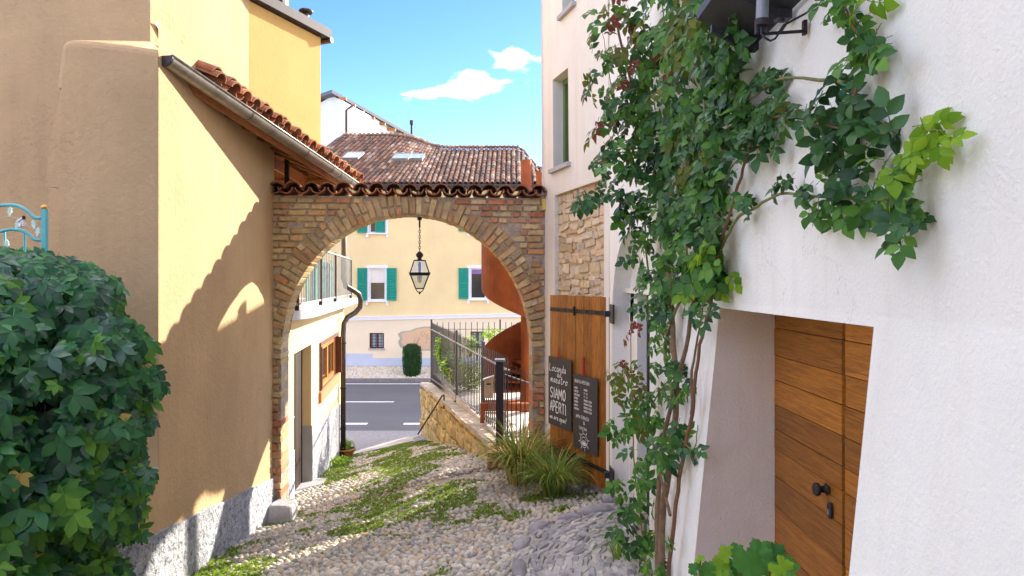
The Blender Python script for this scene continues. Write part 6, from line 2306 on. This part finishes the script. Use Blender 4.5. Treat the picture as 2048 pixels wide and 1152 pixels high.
rose = thing('climbing_rose', wall_at(1328, 1190), 'tall climbing rose with many stems on the white wall', 'climbing rose')
stems = [
    ([(1328, 1210), (1322, 1060), (1338, 930), (1352, 800), (1345, 660), (1335, 520), (1322, 400), (1290, 270), (1258, 150), (1228, 20), (1215, -60)], 0.022, 'bark'),
    ([(1322, 1210), (1314, 1100), (1318, 960), (1330, 860), (1370, 700), (1392, 560), (1400, 430), (1412, 250), (1400, 60), (1385, -60)], 0.017, 'bark'),
    ([(1332, 1190), (1352, 1010), (1368, 900), (1383, 830), (1390, 760), (1400, 690), (1420, 610), (1438, 500), (1470, 390), (1496, 310), (1520, 260), (1560, 232), (1640, 248), (1700, 262)], 0.012, 'stem_red'),
    ([(1383, 830), (1384, 740), (1398, 660), (1412, 590)], 0.009, 'bark'),
    ([(1345, 800), (1330, 700), (1345, 640), (1375, 540), (1360, 420), (1340, 250), (1330, 80), (1320, -40)], 0.012, 'stem_green'),
    ([(1350, 720), (1300, 560), (1290, 430), (1310, 300), (1262, 200), (1240, 100)], 0.009, 'stem_green'),
    ([(1440, 500), (1472, 440), (1505, 418), (1560, 388), (1620, 392), (1700, 398), (1780, 400)], 0.008, 'stem_green'),
    ([(1690, 165), (1640, 160), (1560, 158), (1500, 200), (1450, 260)], 0.007, 'stem_green'),
    ([(1700, 262), (1712, 180), (1735, 110), (1700, 40), (1680, -30)], 0.007, 'stem_red'),
    ([(1780, 440), (1790, 380), (1815, 310), (1850, 265), (1890, 262)], 0.005, 'stem_green'),
    ([(1296, 1200), (1284, 1060), (1268, 930), (1266, 820), (1262, 720), (1262, 630)], 0.007, 'stem_red'),
    ([(1200, 330), (1230, 250), (1215, 130), (1205, 60)], 0.005, 'stem_red'),
    ([(1340, 1030), (1310, 900), (1300, 820), (1352, 740)], 0.009, 'bark'),
    ([(1330, 900), (1345, 860), (1385, 900), (1395, 850)], 0.006, 'stem_green'),
    ([(1320, 400), (1260, 400), (1200, 390), (1150, 410)], 0.005, 'stem_red'),
]
r2 = random.Random(41)
for pts, rad, m in stems:
    ctrl = [wall_at(x, y, 0.05 + 0.02 * r2.random(), 4.9) for x, y in pts]
    fine = []
    for i in range(len(ctrl) - 1):
        p0, p1, p2, p3 = ctrl[max(i - 1, 0)], ctrl[i], ctrl[i + 1], ctrl[min(i + 2, len(ctrl) - 1)]
        for k in range(5):
            t = k / 5
            fine.append(0.5 * ((2 * p1) + (p2 - p0) * t + (2 * p0 - 5 * p1 + 4 * p2 - p3) * t * t + (3 * p1 - p0 - 3 * p2 + p3) * t ** 3)
                        + Vector((r2.uniform(-.004, .004), r2.uniform(-.004, .004), 0)))
    fine.append(ctrl[-1])
    n = len(fine)
    obj('stem', MB().tube(fine, [rad * (1 - 0.7 * i / n) for i in range(n)], 7), MT[m], rose, True)

RL = variants(rose_leaf, ('dark', 'mid', 'lime', 'olive', 'red'), 4, 300)
DK, MD, LM, OL, RE = 'dark', 'mid', 'lime', 'olive', 'red'
# clumps: photo centre, half sizes, number of leaves, palette, leaf length in metres
clumps = [
    (1225, 60, 50, 70, 26, {OL: 3, MD: 4, RE: 1}, 0.17), (1215, 190, 42, 90, 34, {OL: 3, MD: 4, RE: 2, DK: 2}, 0.17), (1265, 130, 60, 120, 60, {MD: 4, OL: 2, DK: 3, RE: 1}, 0.19),
    (1330, 60, 70, 90, 70, {MD: 5, OL: 2, DK: 2, RE: 1}, 0.19), (1400, 60, 70, 90, 80, {MD: 6, DK: 2, OL: 1}, 0.19), (1450, 60, 40, 110, 46, {MD: 4, DK: 4}, 0.17),
    (1240, 280, 60, 80, 56, {DK: 4, MD: 4, OL: 1}, 0.18), (1320, 220, 80, 100, 90, {DK: 4, MD: 4, OL: 1}, 0.19), (1410, 200, 80, 100, 90, {DK: 3, MD: 5}, 0.18),
    (1290, 370, 70, 90, 90, {DK: 5, MD: 3}, 0.18), (1370, 330, 70, 80, 70, {DK: 4, MD: 4, OL: 1}, 0.18), (1300, 480, 50, 90, 60, {DK: 4, MD: 4}, 0.17),
    (1400, 420, 55, 80, 60, {DK: 3, MD: 5}, 0.17), (1370, 500, 60, 80, 60, {DK: 3, MD: 5}, 0.17), (1405, 540, 48, 55, 46, {LM: 3, MD: 5}, 0.17), (1320, 590, 50, 60, 40, {MD: 5, DK: 3}, 0.16),
    (1480, 230, 60, 60, 50, {DK: 6, MD: 2}, 0.15), (1510, 260, 45, 50, 26, {DK: 6, MD: 2}, 0.14), (1430, 330, 50, 60, 30, {DK: 5, MD: 3}, 0.16), (1540, 170, 40, 30, 14, {DK: 5, MD: 2}, 0.13),
    (1560, 225, 40, 25, 12, {DK: 5, MD: 2}, 0.13), (1185, 395, 40, 22, 18, {DK: 5, MD: 2}, 0.16),
    (1690, 200, 50, 60, 16, {DK: 8}, 0.17), (1730, 240, 60, 40, 14, {DK: 8}, 0.17), (1680, 300, 40, 40, 10, {DK: 8}, 0.17), (1600, 225, 35, 30, 6, {DK: 6, OL: 1}, 0.15),
    (1720, 100, 50, 40, 12, {MD: 3, DK: 3}, 0.14), (1690, 30, 50, 50, 15, {LM: 2, MD: 5}, 0.15), (1745, 70, 25, 25, 4, {MD: 1, DK: 1}, 0.13),
    (1510, 405, 40, 25, 8, {DK: 4, MD: 2}, 0.12), (1580, 378, 35, 25, 9, {DK: 4, MD: 2}, 0.13), (1650, 395, 45, 40, 14, {MD: 4, DK: 4}, 0.14), (1710, 405, 50, 35, 12, {DK: 4, MD: 3}, 0.14),
    (1790, 390, 35, 35, 10, {LM: 2, MD: 4}, 0.13), (1810, 450, 38, 40, 12, {DK: 4, MD: 3}, 0.13), (1795, 330, 45, 40, 12, {LM: 7, MD: 1}, 0.13), (1865, 268, 38, 28, 9, {LM: 8}, 0.13),
    (1262, 680, 26, 60, 9, {RE: 5, OL: 1}, 0.13), (1265, 760, 45, 45, 22, {OL: 6, MD: 2, RE: 1}, 0.16), (1275, 850, 48, 60, 36, {OL: 1, MD: 6}, 0.17), (1265, 950, 36, 60, 26, {MD: 6, DK: 2}, 0.17),
    (1270, 1050, 45, 60, 34, {MD: 5, DK: 3}, 0.17), (1345, 890, 48, 50, 34, {DK: 5, MD: 3}, 0.16), (1340, 770, 45, 50, 26, {DK: 5, MD: 3}, 0.15), (1320, 690, 40, 50, 18, {MD: 5, DK: 3}, 0.15),
    (1300, 1110, 40, 50, 22, {MD: 4, LM: 2, DK: 1}, 0.15), (1400, 620, 28, 30, 8, {DK: 4, MD: 2}, 0.14),
]
items = []
for cx, cy, rx, ry, n, pal, ln in clumps:
    keys, wts = list(pal), list(pal.values())
    for i in range(int(n * 0.82)):
        while True:
            a, b = r2.uniform(-1, 1), r2.uniform(-1, 1)
            if a * a + b * b <= 1:
                break
        px, py = cx + a * rx, cy + b * ry
        p = wall_at(px, py, 0.04, 4.75)
        k = 1 - r2.random() ** 1.5 * (0.10 if px < 1500 else 0.05)
        p = p * k
        out = Vector((-1, -0.55, 0.35)) + Vector((r2.gauss(0, .5), r2.gauss(0, .5), r2.gauss(0, .5)))
        along = Vector((r2.gauss(-0.2, .6), r2.gauss(-0.1, .7), r2.gauss(-0.55, .55)))
        s = ln * r2.uniform(0.65, 1.12) * (0.85 if p.y < 2.6 else 0.92)
        items.append((r2.choices(keys, wts)[0], r2.randrange(4), trs(p - along.normalized() * s * 0.3, frame(out, along), (s, s, s)), s / p.y * (1.2 if k < 0.98 else 0.9)))
plant_leaves(rose, items, RL)
# young sprout and ties at the wall
for (px, py) in ((1690, 168), (1400, 690), (1375, 770), (1380, 860)):
    q = wall_at(px, py, 0.05, 4.6)
    obj('tie', MB().tube([q + Vector((0, -.012, -.008)), q + Vector((-.012, 0, 0)), q + Vector((0, .012, .008))], 0.004, 5), MT['green'], rose)

# ------------------------------------------------------------------ creeper hedge on the left
hedge = thing('creeper_hedge', (-2.6, 3.9, -2.3), 'dense dark green five-leaved creeper mounded at the left', 'creeper')
out_l = [(-200, 492), (0, 500), (60, 503), (150, 528), (200, 556), (235, 595), (262, 640), (280, 690), (292, 740), (300, 800), (298, 850), (282, 890), (268, 930), (276, 975), (262, 1010),
         (245, 1060), (236, 1110), (240, 1180), (230, 1260)]
def hedge_edge(py):
    tab = [(b, a) for a, b in out_l]
    return interp(tab, py) + (13 * math.sin(py / 37.0 + 0.6) + 9 * math.sin(py / 15.0 + 1.0)) * smooth((py - 520) / 60.0) - 18 * smooth((py - 560) / 80.0)
def hedge_d(px, py):
    e = hedge_edge(py)
    u = max(0.0, min(1.0, (e - px) / 260.0))
    topf = max(0.0, min(1.0, (py - 495) / 160.0))
    return 3.25 + 0.75 * (1 - math.sqrt(u)) + 0.55 * (1 - math.sqrt(topf)) * 0.8 + 0.34 * (hash_noise(px / 75.0 + 9, py / 85.0 + 9, 4) - 0.5) + 0.12 * (hash_noise(px / 30.0 + 9, py / 34.0 + 9, 6) - 0.5)
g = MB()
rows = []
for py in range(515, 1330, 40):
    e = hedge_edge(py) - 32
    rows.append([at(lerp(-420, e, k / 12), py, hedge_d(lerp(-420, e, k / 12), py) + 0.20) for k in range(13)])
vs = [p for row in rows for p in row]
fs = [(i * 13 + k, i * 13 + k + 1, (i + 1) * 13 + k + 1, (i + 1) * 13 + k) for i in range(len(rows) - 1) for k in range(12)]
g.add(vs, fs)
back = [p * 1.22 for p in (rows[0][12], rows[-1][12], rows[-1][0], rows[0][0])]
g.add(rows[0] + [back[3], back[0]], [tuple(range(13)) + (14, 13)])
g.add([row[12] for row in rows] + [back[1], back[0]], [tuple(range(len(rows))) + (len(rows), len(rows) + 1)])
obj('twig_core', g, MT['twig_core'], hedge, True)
PL = variants(palm_leaf, ('creep', 'creep2', 'creep3', 'straw'), 5, 500)
items = []
r2 = random.Random(52)
for i in range(2100):
    py = r2.uniform(492, 1300)
    e = hedge_edge(py)
    px = e - abs(r2.gauss(0, 1)) * 44 + 30 if r2.random() < 0.26 else r2.uniform(-300, e)
    d = hedge_d(px, py) + r2.uniform(-0.10, 0.16)
    p = at(px, py, d)
    edge = max(0, 1 - (e - px) / 90.0)
    n = Vector((0.35 + 0.8 * edge, -1.0, 0.55 + max(0, (620 - py) / 160.0))) + Vector((r2.gauss(0, .38), r2.gauss(0, .38), r2.gauss(0, .38)))
    along = Vector((r2.gauss(0.1, .6), r2.gauss(-.5, .4), r2.gauss(-0.9, .5)))
    s = (r2.uniform(0.08, 0.14) if r2.random() < 0.4 else r2.uniform(0.13, 0.22)) * (0.85 if edge > 0.5 else 1)
    low = smooth((py - 850) / 200.0)
    key = r2.choices(('creep', 'creep2', 'creep3'), (6 - 2 * low, 1.3 + 3.2 * low, 1.8 - 1.4 * low))[0]
    if r2.random() < 0.012:
        key = 'straw'
    items.append((key, r2.randrange(5), trs(p, frame(n, along), (s, s, s)), (1 if px > -10 and py < 1160 else 0) + s / d * 3 - (d - 3.2) * 0.5))
for k in range(46):                                   # loose trailing sprays by the wall
    py = r2.uniform(860, 1080)
    px = r2.uniform(225, 285)
    p = at(px, py, 4.2 + r2.uniform(-0.2, 0.2))
    s = r2.uniform(0.10, 0.17)
    items.append((r2.choice(('creep', 'creep2')), r2.randrange(5), trs(p, frame(Vector((0.6, -1, 0.5)) + Vector((r2.gauss(0, .4), r2.gauss(0, .4), r2.gauss(0, .4))), (r2.gauss(0, .5), 0, -1)), (s, s, s)), 0.9))
plant_leaves(hedge, items, PL)
for pts in ([(262, 880), (250, 930), (258, 985), (240, 1040)], [(248, 900), (270, 940), (280, 985)], [(200, 840), (225, 870), (245, 900)], [(262, 1010), (275, 1060), (285, 1090)]):
    obj('stem', MB().tube([at(a, b, 4.25) for a, b in pts], 0.006, 5), MT['stem_red'], hedge, True)

# ------------------------------------------------------------------ turquoise ornamental rail above the creeper
TD = 4.25
rl = thing('garden_rail', at(40, 520, TD), 'turquoise metal garden rail with leaf ornaments above the creeper', 'railing')
obj('post', MB().box(at(82, 418, TD) , (0.026, 0, 0), (0, 0.03, 0), (0, 0, -2.2)), MT['teal'], rl)
c = at(85.5, 414, TD)
obj('finial', MB().lathe(c + Vector((0, 0.012, 0)), [(0.004, -0.016), (0.016, -0.008), (0.018, 0.002), (0.012, 0.012), (0.003, 0.016)], 12), MT['gold'], rl, True)
def curve(pts, r, m, name, n=8):
    ctrl = [at(a, b, TD + 0.015) for a, b in pts]
    fine = []
    for i in range(len(ctrl) - 1):
        p0, p1, p2, p3 = ctrl[max(i - 1, 0)], ctrl[i], ctrl[i + 1], ctrl[min(i + 2, len(ctrl) - 1)]
        for k in range(4):
            t = k / 4
            fine.append(0.5 * ((2 * p1) + (p2 - p0) * t + (2 * p0 - 5 * p1 + 4 * p2 - p3) * t * t + (3 * p1 - p0 - 3 * p2 + p3) * t ** 3))
    fine.append(ctrl[-1])
    return obj(name, MB().tube(fine, r, n), m, rl, True)
curve([(-140, 436), (-100, 430), (-40, 414), (0, 411), (18, 410), (32, 411), (45, 416), (57, 424), (69, 435), (84, 436)], 0.010, MT['teal'], 'top_rail')
curve([(-140, 482), (-100, 480), (-40, 466), (0, 463), (18, 459), (35, 460), (48, 463), (58, 469), (70, 479), (84, 480)], 0.010, MT['teal'], 'middle_rail')
obj('bottom_rail', MB().tube([at(-140, 507, TD + .015), at(84, 506, TD + .015)], 0.009, 6), MT['teal'], rl)
for a, b in ((9, 464), (49, 464), (-40, 466), (-90, 476)):
    obj('bar', MB().tube([at(a, b, TD + .015), at(a + 1, 512, TD + .015)], 0.007, 6), MT['teal'], rl)
curve([(-30, 444), (0, 437), (18, 434), (38, 438), (50, 446), (60, 457), (66, 459), (74, 452), (79, 442)], 0.003, MT['beige'], 'wire_stem', 5)
for (a, b, rot) in ((19, 423, 3.0), (34, 448, 2.8), (67, 449, 3.3), (75, 464, 3.0), (13, 489, 3.1)):
    p = at(a, b, TD)
    g = MB()
    out = [(0, -1), (.35, -.75), (.7, -.55), (.5, -.25), (.75, .1), (.45, .3), (.3, .75), (0, .95), (-.3, .75), (-.45, .3), (-.75, .1), (-.5, -.25), (-.7, -.55), (-.35, -.75)]
    m2 = Matrix.Rotation(rot, 2)
    poly = []
    for u, v in out:
        q = m2 @ Vector((u * 0.021, v * 0.031))
        poly.append(p + Vector((q.x, 0, q.y)))
    obj('leaf_ornament', g.prism(poly, (0, 0.004, 0)), MT['mint'], rl)
r2 = random.Random(6)
for k in range(11):
    p = at(44 + r2.uniform(-6, 6), 434 + k * 1.9, TD - 0.004)
    dk = k < 2
    obj('bead', MB().lathe(p, [(0.002, -0.009), (0.008, -0.006), (0.010, 0), (0.008, 0.006), (0.002, 0.009)], 8), MT['black'] if dk else MT['silver'], rl, True)

# ------------------------------------------------------------------ arching grasses by the brick pier
def blade_template(seed, m):
    r = random.Random(seed)
    mb = MB()
    k = 7
    bend = r.uniform(1.4, 2.8)
    vs, fs = [], []
    x = z = 0.0
    a = r.uniform(0.05, 0.35)
    for i in range(k + 1):
        t = i / k
        w = 0.011 * (1 - t ** 2.2) + 0.0006
        vs += [(x, -w, z), (x, w, z)]
        ang = a + bend * t ** 1.4
        x += math.sin(ang) / k
        z += math.cos(ang) / k
        if i:
            fs.append((2 * i - 2, 2 * i - 1, 2 * i + 1, 2 * i))
    return mb.add(vs, fs).mesh('blade', m)
BL = {k: [blade_template(700 + i, LEAF[k]) for i in range(8)] for k in ('blade', 'straw', 'lime', 'weed')}
def tuft(name, base, label, n, size, pal, cat='grass plant', spread=0.07, seed=1, lean=None, group=None):
    t = thing(name, base, label, cat, group)
    r = random.Random(seed)
    keys = list(BL)
    flat = [b for k in keys for b in BL[k]]
    its = []
    for i in range(n):
        a = r.uniform(0, 6.283)
        rad = spread * math.sqrt(r.random())
        k = r.choices(list(pal), list(pal.values()))[0]
        s = size * r.uniform(0.6, 1.15)
        p = base + Vector((math.cos(a) * rad, math.sin(a) * rad, -0.02))
        rot = Matrix.Rotation(a + r.gauss(0, .35), 3, 'Z')
        if lean is not None:
            rot = Matrix.Rotation(r.uniform(0, 0.3), 3, Vector(lean)) @ rot
        its.append((keys.index(k) * 8 + r.randrange(8), trs(p, rot, (s, s * r.uniform(.8, 1.3), s)), keys.index(k)))
    scatter('blades', flat, its, [LEAF[k] for k in keys], t)
    return t
q = at(1042, 985, 8.05)
q.z = lane_h(q.x, q.y) + 0.02
tuft('arching_grass', q, 'straw-tinged tall grass clump leaning from the right brick pier', 460, 0.86, {'blade': 6, 'straw': 3, 'weed': 1.5}, spread=0.15, seed=3)
q = at(1108, 1010, 7.35)
q.z = lane_h(q.x, q.y) + 0.02
tuft('arching_grass', q, 'greener rounded grass clump in front of the plank shutter', 460, 0.62, {'blade': 8, 'straw': 0.8, 'weed': 2}, spread=0.12, seed=4)
q = at(1080, 910, 8.45)
q.z = lane_h(q.x, q.y) + 0.05
tuft('arching_grass', q, 'sparse yellow grass clump right against the foot of the right brick pier', 110, 0.72, {'straw': 5, 'blade': 3}, spread=0.05, seed=5)
q = at(1055, 1030, 7.45)
q.z = lane_h(q.x, q.y)
tuft('weed_tuft', q, 'low yellow-green weed tuft below the arching grasses', 160, 0.16, {'straw': 3, 'weed': 4}, spread=0.16, seed=6)
q = wall_at(1245, 1175, 0.1, 5.0)
q.z = lane_h(q.x, q.y)
tuft('weed_tuft', q, 'bright light green grass tuft at the foot of the rose', 60, 0.36, {'lime': 5, 'weed': 3}, spread=0.07, seed=7)

# ------------------------------------------------------------------ grape seedling in the bottom right
gv = thing('grape_vine', (0.75, 2.3, -2.1), 'young grape vine with lobed leaves in front of the plank door', 'vine')
GV = {'grape': [grape_leaf(800 + i, LEAF['grape']) for i in range(4)], 'lime': [grape_leaf(820 + i, LEAF['lime']) for i in range(4)]}
r2 = random.Random(66)
items = []
for i in range(46):
    px, py = r2.uniform(1395, 1590), r2.uniform(1112, 1240)
    if py < 1150 - 40 * math.exp(-((px - 1515) / 70) ** 2) - 12 * math.exp(-((px - 1445) / 30) ** 2) or px < 1380:
        continue
    d = r2.uniform(2.05, 2.5)
    s = r2.uniform(0.07, 0.13)
    n = Vector((-0.3, -0.7, 0.9)) + Vector((r2.gauss(0, .35), r2.gauss(0, .35), r2.gauss(0, .3)))
    items.append(('lime' if r2.random() < 0.15 else 'grape', r2.randrange(4), trs(at(px, py, d), frame(n, (r2.gauss(0, .6), -.3, -.7)), (s, s, s)), 1))
for px, py, s, k in ((1390, 1138, 0.05, 'grape'), (1400, 1118, 0.035, 'lime'), (1455, 1108, 0.065, 'lime'), (1470, 1100, 0.06, 'grape'), (1520, 1104, 0.09, 'grape'), (1548, 1108, 0.09, 'grape'),
                     (1500, 1120, 0.10, 'grape'), (1575, 1135, 0.09, 'grape'), (1415, 1142, 0.06, 'grape'), (1440, 1135, 0.07, 'lime')):
    n = Vector((-0.3, -0.8, 0.7)) + Vector((r2.gauss(0, .25), r2.gauss(0, .25), r2.gauss(0, .25)))
    items.append((k, r2.randrange(4), trs(at(px, py, 2.2), frame(n, (r2.gauss(0, .4), -.2, 0.7)), (s, s, s)), 1))
plant_leaves(gv, items, GV)
for a in ((1480, 1110), (1540, 1112), (1400, 1120)):
    obj('stem', MB().tube([Vector((0.75, 2.3, -2.1)), at(a[0], 1230, 2.3), at(a[0], a[1], 2.25)], 0.005, 5), MT['stem_green'], gv)

# ------------------------------------------------------------------ weeds growing between the pebbles
sm = MB()
for k in range(5):
    a = k * 1.257
    leaflet(sm, (0, 0, 0), (math.cos(a), math.sin(a), 0.5), (0, 0, 1), 0.5, 0.32, 0.2, 0.4)
W1 = sm.mesh('weed', LEAF['weed'])
sm = MB()
for k in range(7):
    a = k * 0.9
    leaflet(sm, (0, 0, 0), (math.cos(a) * .6, math.sin(a) * .6, 0.9), (math.cos(a), math.sin(a), .3), 0.6, 0.14, 0.2, 0.3)
W2 = sm.mesh('weed', LEAF['weed2'])
its = []
r2 = random.Random(71)
for i in range(105000):
    y = 4.4 + 11.8 * r2.random()
    a, b = interp(XLT, y), interp(XRT, y)
    x = lerp(a, b, r2.random())
    if inside(PATCH, x, y):
        continue
    w = weediness(x, y)
    if r2.random() < smooth((w - 0.03) / 0.16) * 0.62:
        s = r2.uniform(0.020, 0.046) * (1 + 0.5 * smooth((w - 0.1) / 0.2))
        its.append((0 if r2.random() < 0.75 else 1, trs((x, y, lane_h(x, y) + 0.012), frame((r2.gauss(0, .3), r2.gauss(0, .3), 1), (r2.gauss(0, 1), r2.gauss(0, 1), 0)), (s, s, s)),
                    0 if r2.random() < 0.8 else 1))
scatter('ground_cover', [W1, W2], its, [LEAF['weed'], LEAF['weed2']])
tag(bpy.data.objects['ground_cover'], 'small green weeds growing in the joints of the lane', 'weeds', kind='stuff')

# ------------------------------------------------------------------ plants around the terrace
def leafy(name, base, label, cat, n, rx, ry, rz, keys, size, seed, shape=1.0, stems_=True):
    t = thing(name, base, label, cat)
    r = random.Random(seed)
    lf = MB()
    leaflet(lf, (0, -0.5, 0), (0, 1, 0), (0, 0, 1), 1.0, 0.5, 0.2, 0.2)
    me = lf.mesh('leaf', LEAF[keys[0]])
    its = []
    for i in range(n):
        v = Vector((r.gauss(0, 1), r.gauss(0, 1), r.gauss(0, 1))).normalized() * r.random() ** 0.4
        p = base + Vector((v.x * rx, v.y * ry, rz + v.z * rz))
        s = size * r.uniform(0.7, 1.3)
        its.append((0, trs(p, frame(v + Vector((r.gauss(0, .5), r.gauss(0, .5), .4)), (r.gauss(0, 1), r.gauss(0, 1), r.gauss(0, 1))), (s, s, s)), r.randrange(len(keys))))
    scatter('foliage', [me], its, [LEAF[k] for k in keys], t)
    if stems_:
        for k in range(5):
            a = k * 1.25
            obj('stem', MB().tube([base, base + Vector((math.cos(a) * rx * .5, math.sin(a) * ry * .5, rz * 1.2))], [0.012, 0.005], 5), MT['stem_green'], t)
    return t
q = at(938, 800, 14.4)
q.z = TZ - 0.07
leafy('garden_shrub', q, 'round grey-green shrub behind the fence near the spiral stair', 'shrub', 1500, 0.50, 0.42, 0.32, ('sage', 'weed2'), 0.055, 81)
fv = [(885, 700, 15.9, 0.22, 0.45, 'leafy pale green climber on the far end of the fence', 'lime', 420), (905, 735, 15.0, 0.28, 0.35, 'thicker yellow-green climber lower on the fence behind the coping', 'weed', 420),
      (985, 670, 16.4, 0.35, 0.22, 'spray of pale leaves over the back fence beside the stair', 'lime', 160), (940, 690, 16.2, 0.25, 0.3, 'thin climber between the small barred window and the fence', 'lime', 150)]
for px, py, d, rx, rz_, lab, k, n in fv:
    q = at(px, py, d)
    base = Vector((q.x, q.y, q.z - rz_))
    leafy('fence_climber', base, lab, 'climber', n, rx, 0.15, rz_, (k, 'weed', 'lime'), 0.075, int(px))
    obj('stem', MB().tube([Vector((base.x, base.y, TZ - 0.1)), base + Vector((0, 0, rz_))], [0.012, 0.006], 5), MT['stem_green'], bpy.data.objects[[o.name for o in bpy.data.objects if o.name.startswith('fence_climber')][-1]])
q = at(1072, 760, 13.6)
q.z = TZ - 0.05
leafy('garden_shrub', q, 'leafy green shrub right of the spiral stair column', 'shrub', 500, 0.35, 0.35, 0.45, ('mid', 'lime'), 0.08, 91)

# potted plant at the annex corner
q = Vector((-3.72, 15.3, 0))
q.z = lane_h(q.x, q.y) + 0.0
pt = thing('flower_pot', q, 'terracotta bowl with small green plants at the annex corner', 'flower pot')
obj('pot', MB().lathe(q, [(0.12, 0.0), (0.17, 0.10), (0.19, 0.17), (0.205, 0.17), (0.205, 0.205), (0.175, 0.205), (0.16, 0.17), (0.02, 0.165)], 20), MT['terracotta'], pt, True)
r = random.Random(3)
lf = MB()
leaflet(lf, (0, -0.5, 0), (0, 1, 0), (0, 0, 1), 1.0, 0.5, 0.2, 0.2)
me = lf.mesh('leaf', LEAF['weed'])
for k in range(150):
    v = Vector((r.gauss(0, 1), r.gauss(0, 1), abs(r.gauss(0, 1)))).normalized() * r.random() ** 0.4
    put('leaf', me, pt, trs(q + Vector((v.x * .22, v.y * .22, .18 + v.z * .26)), frame(v + Vector((0, 0, .3)), (r.gauss(0, 1), r.gauss(0, 1), 0.5)), (.085, .085, .085)))
q = Vector((-3.42, 13.6, 0))
q.z = lane_h(q.x, q.y)
leafy('weed_clump', q, 'bright green weed clump at the foot of the annex drainpipe', 'weeds', 320, 0.26, 0.3, 0.10, ('weed', 'lime'), 0.06, 95)
